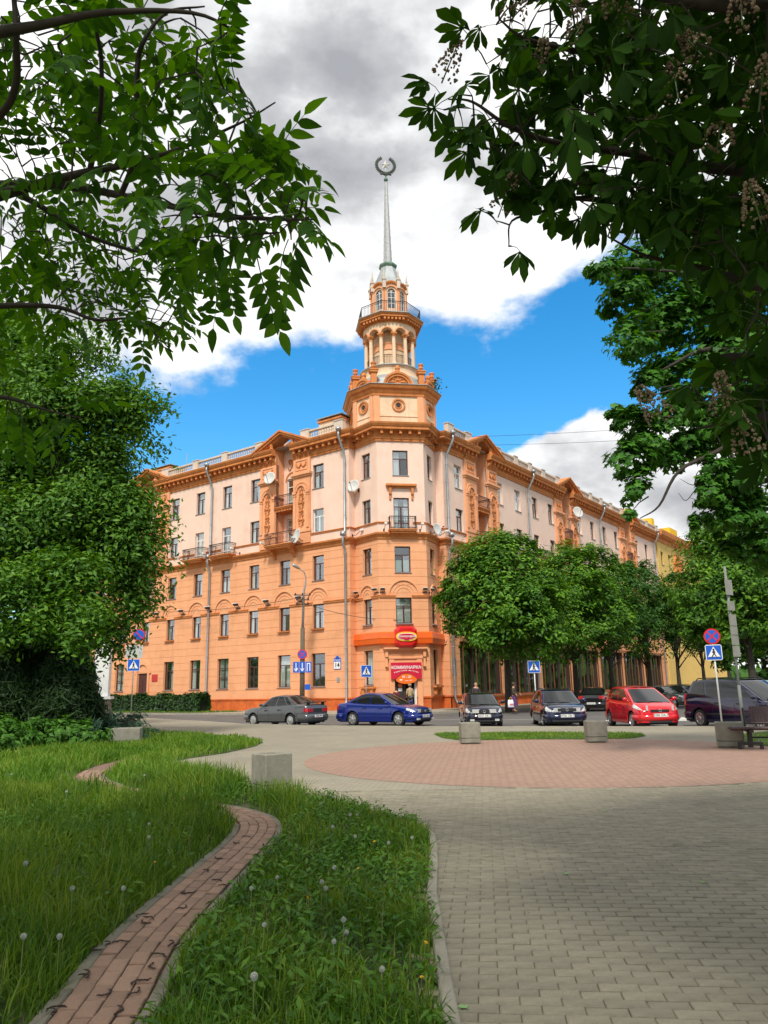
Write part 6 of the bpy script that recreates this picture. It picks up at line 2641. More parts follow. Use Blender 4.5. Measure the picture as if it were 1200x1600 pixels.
put('lettering', text_mesh('10 - 20', 0.24, SIGNWHITE, 0.004, bold=0.003), t, (0, -0.125, 2.32), rot=(PI / 2, 0, 0))
mb = MB()
mb.box(-0.5, -0.3, -0.128, -0.12, 2.07, 2.15)
mb.box(-0.1, 0.12, -0.128, -0.12, 2.04, 2.07)
mb.box(0.2, 0.42, -0.128, -0.12, 2.06, 2.09)
mb.obj('small_print', SIGNWHITE, t)

t = thing('shop_sign', 'bright red shield-shaped shop sign with a yellow-rimmed oval on the orange awning band', 'shop sign', (p.x, p.y, 0), ang)
SHZ = 5.17
oc = [(-0.55, 0.74), (0.55, 0.74), (0.80, 0.50), (0.80, -0.52), (0.48, -0.78), (-0.48, -0.78), (-0.80, -0.52), (-0.80, 0.50)]
n = len(oc)
mb = MB()
ins = [(x * 0.8, z * 0.8) for x, z in oc]
mb.add([(x, -0.42, SHZ + z) for x, z in oc] + [(x, 0.1, SHZ + z) for x, z in oc] + [(x, -0.56, SHZ + z) for x, z in ins],
       [(i, n + i, n + (i + 1) % n, (i + 1) % n) for i in range(n)] + [(i, (i + 1) % n, 2 * n + (i + 1) % n, 2 * n + i) for i in range(n)] + [tuple(range(2 * n, 3 * n))])
mb.obj('panel', BRIGHTRED, t)


def lens(a, b, d, z, k=2.6):
    mbx = MB()
    o = []
    for i in range(24):
        w = 2 * PI * i / 24
        c, s_ = math.cos(w), math.sin(w)
        o.append((a * math.copysign(abs(c) ** 0.8, c), z + b * math.copysign(abs(s_) ** 0.9, s_)))
    m_ = len(o)
    mbx.add([(x, d, q) for x, q in o] + [(x, d + 0.05, q) for x, q in o], [tuple(range(m_))[::-1]] + [(i, (i + 1) % m_, m_ + (i + 1) % m_, m_ + i) for i in range(m_)])
    return mbx


lens(0.78, 0.34, -0.62, SHZ + 0.0).obj('yellow_rim', SIGNYELLOW, t)
lens(0.66, 0.24, -0.64, SHZ + 0.0).obj('white_rim', SIGNWHITE, t)
lens(0.62, 0.20, -0.66, SHZ + 0.0).obj('oval', CRIMSON, t)
me = text_mesh('Коммунарка', 0.22, SIGNWHITE, 0.004, bold=0.002)
me.transform(Matrix(((1, 0.2, 0, 0), (0, 1, 0, 0), (0, 0, 1, 0), (0, 0, 0, 1))))
put('lettering', me, t, (0, -0.665, SHZ + 0.01), rot=(PI / 2, 0, 0))
mb = MB()
mb.box(-0.17, 0.17, -0.665, -0.655, SHZ - 0.26, SHZ - 0.2)
mb.obj('date_plate', CRIMSON, t)
# awning band round the bay
t = thing('awning_band', 'orange plastic band wrapping round the corner bay above the shop', 'awning', (BC.x, BC.y, 0), B_ROT)
mb = MB()
sweep(mb, [(0.7 + 0.0, 5.30), (0, 2.6), (2.6, 0), (5.30, 0.7)], [(0.002, 4.68), (0.16, 4.66), (0.30, 4.72), (0.34, 5.06), (0.36, 5.08), (0.36, 5.12), (0.34, 5.14), (0.28, 5.48), (0.14, 5.56), (0.002, 5.56)])
mb.obj('band', M('orange_plastic', (0.80, 0.13, 0.01), 0.35, (0.72, 0.11, 0.01), 2), t)

# house number plate
p, ang = on_wall(FL, sl(6.62), 0.0, 3.5)
t = thing('house_number_plate', 'blue and white plate with the number 14 beside the drainpipe', 'number plate', p, ang)
mb = MB()
mb.box(-0.34, 0.34, -0.05, 0, -0.48, 0.34)
mb.lathe([(0.16, -0.05), (0.16, 0.0)], 12, (0, 0, 0), tf=lambda a, b, c: (a, c, b + 0.36))
mb.obj('plate', SIGNBLUE, t)
mb = MB()
mb.box(-0.31, 0.31, -0.058, -0.05, -0.45, 0.07)
mb.obj('white_field', SIGNWHITE, t)
put('lettering', text_mesh('14', 0.48, SIGNBLACK, 0.003, bold=0.012), t, (0, -0.062, -0.19), rot=(PI / 2, 0, 0))
put('lettering', text_mesh('Свердлова', 0.13, SIGNWHITE, 0.003, bold=0.002), t, (0, -0.054, 0.20), rot=(PI / 2, 0, 0))
p, ang = on_wall(FL, sl(6.55), 0.0, 2.25)
t = thing('wall_plaque', 'small grey plaque below the number 14 plate', 'plaque', p, ang)
mb = MB()
mb.box(-0.14, 0.14, -0.04, 0, -0.18, 0.18)
mb.lathe([(0.1, -0.055), (0.1, -0.04)], 8, tf=lambda a, b, c: (a, c, b))
mb.obj('plate', GREYMET, t)
p, ang = on_wall(FL, sl(28.35), 0.0, 2.9)
t = thing('wall_plaque', 'red plaque on the wall beside the brown side door', 'plaque', p, ang)
mb = MB()
mb.box(-0.4, 0.4, -0.05, 0, -0.32, 0.32)
mb.box(-0.36, 0.36, -0.058, -0.05, -0.28, 0.28)
mb.obj('plate', M('red_plaque', (0.5, 0.03, 0.03), 0.4), t)
p, ang = on_wall(FRW, 0.55, 0.0, 3.2)
t = thing('house_number_plate', 'grey street number plate in the shade on the right wing beside the shop windows', 'number plate', p, ang)
mb = MB()
mb.box(-0.3, 0.3, -0.05, 0, -0.75, 0.5)
mb.box(-0.26, 0.26, -0.058, -0.05, 0.15, 0.46)
mb.obj('plate', GREYMET, t)
put('lettering', text_mesh('1', 0.5, SIGNBLACK, 0.003), t, (0, -0.06, -0.25), rot=(PI / 2, 0, 0))


# satellite dishes
def dish(fr, s, z, label, rad=0.55, turn=0.0, out=0.75):
    p, ang = on_wall(fr, s, 0, z)
    t = thing('satellite_dish', label, 'satellite dish', p, ang, 'satellite dishes on the facade')
    mb = MB()
    tfm = Matrix.Translation((0, -out, 0)) @ Matrix.Rotation(turn, 4, 'Z') @ Matrix.Rotation(R(78), 4, 'X')
    prof = [(0.0, 0.0)] + [(rad * k / 6, 0.22 * rad * (k / 6) ** 2) for k in range(1, 7)]
    prof2 = prof + [(rad, 0.22 * rad - 0.015)] + [(rad * k / 6, 0.22 * rad * (k / 6) ** 2 - 0.02) for k in range(5, -1, -1)]
    mb.lathe(prof2, 20, tf=lambda a, b, c: tuple(tfm @ Vector((a, b, -c))) if False else tuple(tfm @ Vector((a, b, c))), cap=False)
    mb.obj('bowl', M('dish_white', (0.62, 0.61, 0.58), 0.5, (0.5, 0.49, 0.46), 4), t, smooth=True)
    mb = MB()
    e = tfm @ Vector((0, 0, 0.62))
    b = tfm @ Vector((0, -rad * 0.95, 0.15))
    mb.tube([b, e], 0.018, 5)
    mb.tube([e, e + (tfm.to_3x3() @ Vector((0, 0, 0.12)))], 0.045, 6)
    mb.obj('feed_arm', DARKMET, t)
    mb = MB()
    mb.tube([(0, 0, -0.25), (0, -out * 0.5, -0.25), tuple(tfm @ Vector((0, 0, -0.02)))], 0.03, 5)
    mb.box(-0.1, 0.1, -0.03, 0, -0.4, -0.1)
    mb.obj('bracket', DARKMET, t)


dish(FL, sl(13.25), 18.95, 'satellite dish on the upper left pilaster of the left gable', 0.56, R(12))
dish(FL, sl(10.05), 13.55, 'satellite dish beside the lower balcony railing of the left gable', 0.62, R(-20), 0.8)
dish(FBL, 0.55, 17.0, 'satellite dish on the bay wall left of the top corner windows', 0.52, R(25), 0.5)
dish(FBR, 1.15, 13.4, 'satellite dish right of the corner balcony, just above the cornice', 0.5, R(-20), 0.5)
dish(FRW, sr(31.1), 19.4, 'satellite dish on the far gable of the right wing', 0.62, R(-30), 0.8)

# roof aerials
for (r, l, z, h, lab) in ((0.5, 25.7, 22.45, 1.5, 'thin aerial with one crossbar on the left balustrade'),):
    q = BL(r, l, z - 0.9)
    t = thing('roof_aerial', lab, 'aerial', q, B_ROT)
    mb = MB()
    mb.tube([(0, 0, 0), (0, 0, h + 0.9)], 0.035, 5)
    mb.tube([(0, 0, h * 0.5 + 0.4), (0, -1.2, h * 0.5 + 0.3)], 0.025, 4)
    mb.obj('mast', GREYMET, t)


# concrete planters
def planter(px, py, w, h, label, yaw, dist=None):
    g = G(px, py)
    t = thing('concrete_planter', label, 'planter', (g.x, g.y, 0.0), yaw, 'square concrete planters on the plaza')
    mb = MB()
    s = w / 2

    def rect(a, z, e=0.018):
        return [(-a + e, -a, z), (a - e, -a, z), (a, -a + e, z), (a, a - e, z), (a - e, a, z), (-a + e, a, z), (-a, a - e, z), (-a, -a + e, z)]

    def rings(lst):
        vs, fs = [], []
        for a, z in lst:
            vs += rect(a, z)
        for j in range(len(lst) - 1):
            for i in range(8):
                fs.append((j * 8 + i, j * 8 + (i + 1) % 8, (j + 1) * 8 + (i + 1) % 8, (j + 1) * 8 + i))
        return vs, fs
    vs, fs = rings([(s, h * 0.30), (s, h - 0.012), (s - 0.012, h), (s - 0.075, h), (s - 0.085, h - 0.02), (s - 0.09, h * 0.45)])
    mb.add(vs, fs)
    mb.obj('box', CONC, t)
    mb = MB()
    vs, fs = rings([(s - 0.06, 0.0), (s - 0.06, h * 0.07), (s - 0.005, h * 0.08), (s - 0.005, h * 0.27), (s - 0.03, h * 0.285), (s - 0.03, h * 0.31)])
    mb.add(vs, fs)
    mb.obj('plinth', CONC, t)
    mb = MB()
    mb.poly(rect(s - 0.08, h * 0.8))
    mb.obj('soil', JOINT, t)
    return t


planter(424, 1243, 0.45, 0.60, 'nearest concrete planter, at the edge of the grass beside the footpath bend', R(38))
planter(734.5, 1162, 0.52, 0.56, 'concrete planter in front of the dark navy hatchback', R(3))
planter(932, 1160, 0.52, 0.56, 'concrete planter between the estate and the red hatchback', R(-3))
planter(1142, 1168, 0.60, 0.58, 'concrete planter touching the bench end', R(-22))
planter(197, 1164, 0.86, 0.50, 'pale concrete planter sunk in the long grass on the left', R(12))

# bench
b0 = G(1156, 1172)
t = thing('park_bench', 'dark slatted park bench at the right edge of the plaza', 'bench', (b0.x, b0.y, 0), R(-14))
WOODD = M('dark_bench_wood', (0.045, 0.018, 0.02), 0.45, (0.03, 0.012, 0.014), 12, rand=0.1)
sl_me = MB()
sl_me.box(0, 1.9, -0.022, 0.022, -0.016, 0.016)
SLAT = sl_me.mesh('slat', WOODD)
for i in range(6):
    put('slat', SLAT, t, (-0.12, 0.04 + 0.07 * i, 0.47 - 0.006 * abs(i - 2.5)))
up_me = MB()
up_me.box(-0.03, 0.03, -0.014, 0.014, 0, 0.42)
UPS = up_me.mesh('back_slat', WOODD)
for i in range(21):
    put('back_slat', UPS, t, (0.45 + 0.068 * i, 0.62 - 0.0, 0.52), rot=(R(-8), 0, 0))
mb = MB()
mb.tube([(-0.14, -0.0, 0.47), (1.8, -0.0, 0.47)], 0.042, 8)
mb.tube([(0.40, 0.62, 0.56), (1.85, 0.62, 0.56)], 0.02, 6)
mb.tube([(0.40, 0.68, 0.88), (1.85, 0.68, 0.88)], 0.02, 6)
mb.obj('rail', WOODD, t)
for x in (0.28, 1.5):
    mb = MB()
    mb.box(x - 0.05, x + 0.05, 0.18, 0.26, 0.04, 0.45)
    mb.box(x - 0.04, x + 0.04, -0.1, 0.6, 0.38, 0.44)
    mb.tube([(x + 0.0, 0.4, 0.42), (x, 0.60, 0.46), (x, 0.68, 0.9)], 0.025, 6)
    mb.box(x - 0.26, x + 0.26, 0.17, 0.27, 0.10, 0.16)
    for sx in (-1, 1):
        mb.box(x + sx * 0.23 - 0.03, x + sx * 0.23 + 0.03, 0.16, 0.28, 0.0, 0.10)
    mb.obj('leg', DARKMET, t)
mb = MB()
mb.tube([(0.33, 0.22, 0.26), (1.5, 0.22, 0.26)], 0.02, 6)
mb.obj('stretcher', DARKMET, t)


# ---- traffic signs
def disc(r, y, n=28):
    mbx = MB()
    mbx.lathe([(r, 0.0), (r, 0.012)], n, tf=lambda a, b, c: (a, y - c, b))
    return mbx


def flat(pts, y, th=0.004):
    mbx = MB()
    n = len(pts)
    mbx.add([(a, y - th, b) for a, b in pts] + [(a, y, b) for a, b in pts], [tuple(range(n))] + [(i, n + i, n + (i + 1) % n, (i + 1) % n) for i in range(n)])
    return mbx


def stroke(mbx, a, b, w, y, th=0.004):
    a, b = Vector(a), Vector(b)
    d = (b - a).normalized()
    n = Vector((-d.y, d.x)) * w / 2
    pts = [a - n, b - n, b + n, a + n]
    q = [(p.x, p.y) for p in pts]
    k = 4
    mbx.add([(x, y - th, z) for x, z in q] + [(x, y, z) for x, z in q], [(0, 1, 2, 3), (0, 4, 5, 1), (1, 5, 6, 2), (2, 6, 7, 3), (3, 7, 4, 0)])


def ped_sign(t, z, s=0.7, mirror=1, y=0.0):
    h = s / 2
    mb = MB()
    c = 0.04
    mb2 = flat([(-h + c, z - h), (h - c, z - h), (h, z - h + c), (h, z + h - c), (h - c, z + h), (-h + c, z + h), (-h, z + h - c), (-h, z - h + c)], y, 0.02)
    o = mb2.obj('sign_panel', SIGNWHITE, t)
    k = h - 0.025
    flat([(-k, z - k), (k, z - k), (k, z + k), (-k, z + k)], y - 0.021).obj('blue_field', SIGNBLUE, o)
    flat([(-k * 0.82, z - k * 0.62), (k * 0.82, z - k * 0.62), (0, z + k * 0.84)], y - 0.026).obj('white_triangle', SIGNWHITE, o)
    f = MB()
    yy = y - 0.031
    m = mirror
    f.lathe([(0.045 * s / 0.7, 0), (0.045 * s / 0.7, 0.004)], 10, tf=lambda a, b, c_: (a + 0.0, yy - c_, b + z + k * 0.40))
    q = s / 0.7
    for a, b, w in (((0.0, 0.08), (0.0 - 0.01 * m, -0.06), 0.075), ((-0.005 * m, -0.05), (0.09 * m, -0.19), 0.042), ((-0.005 * m, -0.05), (-0.055 * m, -0.12), 0.042), ((-0.055 * m, -0.12), (-0.09 * m, -0.19), 0.034),
                    ((0.0, 0.07), (0.075 * m, -0.01), 0.03), ((0.0, 0.07), (-0.07 * m, 0.0), 0.03)):
        stroke(f, (a[0] * q, z + a[1] * q), (b[0] * q, z + b[1] * q), w * q, yy)
    for i in (-2, -1, 0, 1, 2):
        stroke(f, ((i * 0.088 - 0.025) * q, z - 0.19 * q), ((i * 0.088 + 0.02) * q, z - 0.215 * q), 0.02 * q, yy)
    f.obj('walking_figure', SIGNBLACK, o)
    return o


def nostop(t, z, r=0.33, cross=True, y=0.0, both=True):
    o = disc(r, y).obj('sign_disc', SIGNRED, t)
    disc(r * 0.80, y - 0.011).obj('blue_field', SIGNBLUE, o)
    f = MB()
    k = r * 0.80 * 0.707
    stroke(f, (-k, k), (k, -k), r * 0.17, y - 0.024)
    if both:
        stroke(f, (-k, -k), (k, k), r * 0.17, y - 0.0245)
    f.obj('red_bar', SIGNRED, o)
    o.location = (0, 0, z)
    return o


def pole(t, h, r=0.035, mat=GREYMET, z0=0.0):
    mb = MB()
    mb.tube([(0, 0.05, z0), (0, 0.05, h)], r, 10)
    return mb.obj('pole', mat, t, smooth=True)


def face(px):                       # turn a sign (front = -y) towards the camera
    return -math.atan2(ray(px, 900).x, ray(px, 900).y)


SG = 'pedestrian crossing signs'
g = mid(205.5, 53.0, 1100)
t = thing('traffic_sign', 'pedestrian crossing sign under a blank plate and a no-parking disc, by the left trees', 'road sign', (g[0], g[1], 0), face(206), SG)
pole(t, 6.0)
ped_sign(t, 3.42, 0.80, 1)
mb = MB()
mb.box(-0.55, 0.55, -0.02, 0.0, 3.90, 4.75)
mb.obj('blank_plate', M('pale_sign_back', (0.52, 0.53, 0.5), 0.5, (0.45, 0.46, 0.44), 3), t)
o = nostop(t, 5.45, 0.42, both=False)
o.location.x = 0.25
g = mid(573, 52.0, 1105)
t = thing('traffic_sign', 'small pedestrian crossing sign in front of the left bay shop window', 'road sign', (g[0], g[1], 0), face(573) + R(25), SG)
pole(t, 3.05, 0.03)
ped_sign(t, 2.68, 0.78, -1)
g = mid(838.5, 47.0, 1108)
t = thing('traffic_sign', 'pedestrian crossing sign in front of the linden trees behind the estate car', 'road sign', (g[0], g[1], 0), face(838), SG)
pole(t, 2.95, 0.035, WHITEP)
ped_sign(t, 2.62, 0.72, 1)
g = mid(1128, 27.4, 1130)
t = thing('traffic_sign', 'no-stopping disc with a red cross above a pedestrian crossing sign, behind the violet minivan', 'road sign', (g[0], g[1], 0), face(1125), SG)
pole(t, 3.35, 0.03, WHITEP)
ped_sign(t, 2.52, 0.54, -1)
nostop(t, 3.08, 0.275)
# sign pole seen from behind
g = G(1163, 1142)
t = thing('traffic_sign', 'grey pole carrying a column of plates seen from behind, left of the bench', 'road sign', (g.x, g.y, 0), face(1158) + R(62))
mb = MB()
mb.tube([(0, 0.0, 0), (-0.0, 0.0, 5.2)], 0.04, 10)
mb.tube([(0, 0.0, 0.0), (0.0, 0.0, 1.4)], 0.05, 10)
mb.obj('pole', M('weathered_pole', (0.22, 0.23, 0.21), 0.6, (0.15, 0.16, 0.14), 4), t, smooth=True)
SB = M('sign_back_grey', (0.30, 0.29, 0.25), 0.6, (0.22, 0.22, 0.19), 3)
for z0, z1 in ((2.28, 2.62), (2.65, 2.95), (2.97, 3.24), (3.26, 3.62), (3.75, 4.05), (4.25, 4.75)):
    mb = MB()
    mb.box(-0.20, 0.20, -0.075, -0.05, z0, z1)
    mb.box(-0.18, 0.18, -0.05, -0.03, z0 + 0.05, z0 + 0.09)
    mb.obj('plate', SB, t)

# lamp post with signs in front of the left wing
g = mid(472, 58.0, 1108)
t = thing('street_lamp', 'street lamp with a no-stopping disc and blue lane arrow panels', 'street lamp', (g[0], g[1], 0), face(475))
mb = MB()
mb.tube([(0, 0, 0), (0.02, 0, 6.1)], [0.20, 0.17], 10)
mb.obj('concrete_base', M('brown_pole', (0.14, 0.11, 0.075), 0.8, (0.09, 0.07, 0.05), 4), t, smooth=True)
mb = MB()
mb.tube([(0.02, 0, 6.1), (0.10, 0, 8.9), (0.22, -0.1, 9.4), (0.25, -0.15, 9.9), (0.12, -0.3, 10.25), (-0.25, -0.6, 10.5)], [0.105, 0.085, 0.06, 0.045, 0.04, 0.035], 8)
mb.obj('mast', GREYMET, t, smooth=True)
mb = MB()
mb.tube([(-0.2, -0.55, 10.47), (-0.36, -0.68, 10.55), (-0.62, -0.88, 10.68), (-0.76, -1.0, 10.74)], [0.05, 0.12, 0.14, 0.05], 8)
mb.obj('lamp_head', GREYMET, t, smooth=True)
mb = MB()
for z, w in ((8.55, 0.62), (8.2, 0.5), (7.85, 0.5)):
    mb.box(-w, w, -0.05, 0.05, z - 0.03, z + 0.03)
    mb.box(-0.05, 0.05, -w * 0.7, w * 0.7, z + 0.06, z + 0.11)
    for x in (-w + 0.08, w - 0.08):
        mb.lathe([(0.05, 0), (0.07, 0.06), (0.04, 0.14)], 6, (x, 0, z + 0.03))
mb.obj('wire_bracket', DARKMET, t)
o = nostop(t, 4.12, 0.36, y=-0.22)
mb = MB()
o2 = None
for i, x in enumerate((-0.46, 0.0, 0.46)):
    mb = MB()
    mb.box(x - 0.215, x + 0.215, -0.25, -0.23, 2.80, 3.58)
    pnl = mb.obj('lane_panel', SIGNBLUE, t)
    f = MB()
    if i < 2:
        stroke(f, (x, 3.5), (x, 2.98), 0.06, -0.252)
        if i == 0:
            stroke(f, (x - 0.02, 3.0), (x + 0.09, 3.14), 0.05, -0.2525)
        stroke(f, (x, 2.9), (x - 0.12, 3.1), 0.05, -0.253)
        stroke(f, (x, 2.9), (x + 0.12, 3.1), 0.05, -0.2535)
    else:
        stroke(f, (x - 0.1, 2.88), (x - 0.1, 3.46), 0.06, -0.252)
        stroke(f, (x - 0.12, 3.46), (x + 0.12, 3.46), 0.06, -0.2525)
        stroke(f, (x + 0.1, 3.46), (x + 0.1, 2.9), 0.06, -0.253)
    f.obj('arrow', SIGNWHITE, pnl)
mb = MB()
mb.box(0.2, 0.6, -0.06, -0.03, 1.55, 1.95)
mb.box(0.0, 0.22, -0.05, -0.04, 1.72, 1.78)
mb.obj('blue_box', SIGNBLUE, t)


# overhead cables
def cable(a, b, sag, label, r=0.02):
    a, b = Vector(a), Vector(b)
    n = 24
    mb = MB()
    base = a.copy()
    mb.tube([a + (b - a) * (i / n) - Vector((0, 0, sag * 4 * (i / n) * (1 - i / n))) - base for i in range(n + 1)], r, 5)
    o = mb.obj('overhead_cable', DARKMET, None, base)
    tag(o, label, 'cable', 'overhead cables')


lampx = Vector((g[0], g[1], 8.0))
cable(lampx, tuple(BL(1.0, 1.3, 6.4)), 0.35, 'cable sagging from the street lamp to the corner bay')
cable(lampx + Vector((0, 0, 0.4)), tuple(BL(-0.1, 33, 9.4)), 0.5, 'cable running from the street lamp leftwards to the facade')
cable(AT(640, 684, 60), AT(1290, 640, 60), 0.5, 'upper one of two thin cables crossing the blue sky right of the tower', 0.014)
cable(AT(640, 696, 60), AT(1290, 662, 60), 0.5, 'lower one of two thin cables crossing the blue sky right of the tower', 0.014)

# white gate pillar on a rough stone base
g = mid(157, 46.0, 1110)
t = thing('gate_pillar', 'white pillar on a rough stone base half hidden by the left trees', 'pillar', (g[0], g[1], -0.1), R(10))
mb = MB()
mb.box(-0.42, 0.42, -0.42, 0.42, 1.5, 4.6)
mb.box(-0.62, 0.62, -0.62, 0.62, 1.34, 1.5)
mb.box(-0.5, 0.5, -0.5, 0.5, 4.6, 4.8)
mb.obj('shaft', WHITEP, t)
mb = MB()
rs = random.Random(5)
STONE = M('rough_stone', (0.22, 0.19, 0.15), 0.95, (0.13, 0.115, 0.09), 5, 0.6, 25, rand=0.2)
z = 0.0
while z < 1.3:
    h = min(0.33, 1.34 - z)
    for k in range(4):
        a = k * PI / 2
        x = -0.5
        while x < 0.48:
            w = min(rs.uniform(0.25, 0.42), 0.5 - x)
            mbs = MB()
            c_, s_ = math.cos(a), math.sin(a)
            d = rs.uniform(0.0, 0.03)
            mbs.box(x + 0.01, x + w - 0.01, -0.5 - d, -0.30, z + 0.008, z + h - 0.008, tf=lambda p_, q_, r_: (p_ * c_ - q_ * s_, p_ * s_ + q_ * c_, r_))
            mbs.obj('stone', STONE, t)
            x += w
    z += h
mb.box(-0.46, 0.46, -0.46, 0.46, 0, 1.335)
mb.obj('core', STONE, t)

# ---- people
SKIN = M('skin', (0.50, 0.27, 0.18), 0.6)


def cloth(name, col):
    return M(name, col, 0.85, (col[0] * 0.75, col[1] * 0.75, col[2] * 0.75), 8)


def skin_obj(name, verts, edges, radii, mat, parent, root=0, sub=1):
    me = bpy.data.meshes.new(name)
    me.from_pydata(verts, edges, [])
    o = bpy.data.objects.new(name, me)
    COL.objects.link(o)
    o.modifiers.new('Skin', 'SKIN')
    dat = me.skin_vertices[0].data
    for i, r in enumerate(radii):
        dat[i].radius = (r, r) if not isinstance(r, tuple) else r
    dat[root].use_root = True
    m2 = o.modifiers.new('Sub', 'SUBSURF')
    m2.levels = sub
    m2.render_levels = sub
    dg = bpy.context.evaluated_depsgraph_get()
    me2 = bpy.data.meshes.new_from_object(o.evaluated_get(dg))
    bpy.data.objects.remove(o)
    me2.name = name
    me2.materials.clear()
    me2.materials.append(mat)
    me2.polygons.foreach_set('use_smooth', [True] * len(me2.polygons))
    return put(name, me2, parent)


def person(label, loc, yaw, h=1.68, top=None, bottom=None, hair=None, arm=0.3, skirt=False, hat=None, hairc=(0.05, 0.03, 0.02), stride=0.16, group=None, bend=0.0):
    """faces -y"""
    t = thing('person', label, 'person', loc, yaw, group)
    k = h / 1.7
    V = [(0, 0, 0.95), (0, bend * -0.1, 1.12), (0, -bend * 0.2, 1.30), (0, -bend * 0.3, 1.44), (0, -0.01 - bend * 0.35, 1.52), (0, -0.03 - bend * 0.4, 1.60), (0, -0.03 - bend * 0.4, 1.68)]
    E = [(0, 1), (1, 2), (2, 3), (3, 4), (4, 5), (5, 6)]
    Rr = [(0.15, 0.11), (0.14, 0.10), (0.16, 0.11), (0.11, 0.08), 0.05, (0.078, 0.095), (0.055, 0.065)]

    def chain(start, pts, rads):
        p = start
        for q, r in zip(pts, rads):
            V.append(q)
            Rr.append(r)
            E.append((p, len(V) - 1))
            p = len(V) - 1
        return p
    for sx in (-1, 1):
        st = stride * sx
        chain(0, [(sx * 0.10, 0, 0.88), (sx * 0.10, -st * 0.5, 0.48), (sx * 0.10, st * 0.1 + (0.12 if st > 0 else -0.02), 0.09), (sx * 0.11, st * 0.1 + (0.12 if st > 0 else -0.02) - 0.15, 0.035)], [0.085, 0.058, 0.042, 0.035])
        fy = -arm if sx > 0 else -arm * 0.5
        sh = V[3]
        e = chain(3, [(sx * 0.18, sh[1], 1.40), (sx * 0.23, sh[1] + 0.03 + fy * 0.3, 1.14), (sx * 0.22, sh[1] + fy, 0.95 + arm * 0.4), (sx * 0.22, sh[1] + fy * 1.1 - 0.02, 0.88 + arm * 0.42)], [0.06, 0.045, 0.032, 0.028])
        hx, hy, hz = V[e]
        for f in range(4):
            chain(e, [(hx - 0.03 + 0.02 * f, hy - 0.02, hz - 0.05), (hx - 0.03 + 0.02 * f, hy - 0.035, hz - 0.09 + 0.006 * abs(f - 1.5))], [0.0095, 0.008])
        chain(e, [(hx - sx * 0.045, hy - 0.03, hz - 0.03)], [0.011])
    V2 = [(x * k, y * k, z * k) for x, y, z in V]
    R2 = [(r[0] * k, r[1] * k) if isinstance(r, tuple) else r * k for r in Rr]
    skin_obj('body', V2, E, R2, SKIN, t)
    # coat or shirt with sleeves
    if top:
        tv, te, tr = [], [], []

        def tc(start, pts, rads):
            p = start
            for q, r in zip(pts, rads):
                tv.append(q)
                tr.append(r)
                if p is not None:
                    te.append((p, len(tv) - 1))
                p = len(tv) - 1
            return p
        e = tc(None, [(V[0][0], V[0][1], 0.86), V[1], V[2], V[3]], [(0.185, 0.145), (0.17, 0.13), (0.19, 0.14), (0.13, 0.10)])
        for sx, base in ((-1, 11), (1, 0)):
            pass
        arms = [i for i, v in enumerate(V) if abs(abs(v[0]) - 0.18) < 1e-6 and abs(v[2] - 1.40) < 1e-6]
        for a in arms:
            tc(e, [V[a], V[a + 1], V[a + 2]], [0.078, 0.064, 0.052])
        skin_obj('top', [(x * k, y * k, z * k) for x, y, z in tv], te, [(r[0] * k, r[1] * k) if isinstance(r, tuple) else r * k for r in tr], top, t)
    if skirt:
        mb = MB()
        mb.lathe([(0.17 * k, 0.98 * k), (0.20 * k, 0.8 * k), (0.23 * k, 0.5 * k), (0.25 * k, 0.38 * k)], 14, cap=False)
        mb.obj('skirt', bottom, t, smooth=True)
    elif bottom:
        bv, be, brr = [(0, 0, 0.97)], [], [(0.165, 0.125)]
        legs = [i for i, v in enumerate(V) if abs(abs(v[0]) - 0.10) < 1e-6 and abs(v[2] - 0.88) < 1e-6]
        for a in legs:
            p = 0
            for j, r in ((a, 0.10), (a + 1, 0.078), (a + 2, 0.062)):
                bv.append(V[j])
                brr.append(r)
                be.append((p, len(bv) - 1))
                p = len(bv) - 1
        skin_obj('trousers', [(x * k, y * k, z * k) for x, y, z in bv], be, [(r[0] * k, r[1] * k) if isinstance(r, tuple) else r * k for r in brr], bottom, t)
    hx, hy, hz = V2[5]
    mb = MB()
    mb.sphere((hx, hy + 0.018 * k, hz + 0.035 * k), 0.108 * k, 12, 8, sc=(0.86, 1.0, 1.0))
    mb.v = [(x, y, z) if not (y < hy - 0.045 * k and z < hz + 0.07 * k) else (x, hy - 0.03 * k, z) for x, y, z in mb.v]
    mb.obj('hair', M('hair', hairc, 0.7), t, smooth=True)
    mb = MB()
    for sx in (-1, 1):
        mb.sphere((hx + sx * 0.032 * k, hy - 0.092 * k, hz + 0.012 * k), 0.011 * k, 6, 4)
    mb.obj('eyes', SIGNBLACK, t)
    mb = MB()
    mb.sphere((hx, hy - 0.10 * k, hz - 0.02 * k), 0.016 * k, 6, 4, sc=(0.8, 1.0, 1.5))
    mb.box(hx - 0.022 * k, hx + 0.022 * k, hy - 0.098 * k, hy - 0.085 * k, hz - 0.056 * k, hz - 0.048 * k)
    mb.obj('nose_and_mouth', SKIN, t)
    if hat:
        mb = MB()
        mb.lathe([(0.115 * k, 0.0), (0.125 * k, 0.03), (0.11 * k, 0.10 * k), (0.04, 0.13 * k)], 12, (hx, hy, hz + 0.055 * k))
        mb.obj('hat', hat, t, smooth=True)
    mb = MB()
    feet = [v for v in V2 if abs(v[2] - 0.035 * k) < 1e-6]
    for f in feet:
        mb.sphere((f[0], f[1] + 0.06, 0.045), 0.13, 8, 5, sc=(0.42, 1.0, 0.36))
    mb.obj('shoes', M('brown_shoes', (0.12, 0.05, 0.025), 0.6), t, smooth=True)
    return t, [v for v in V2]


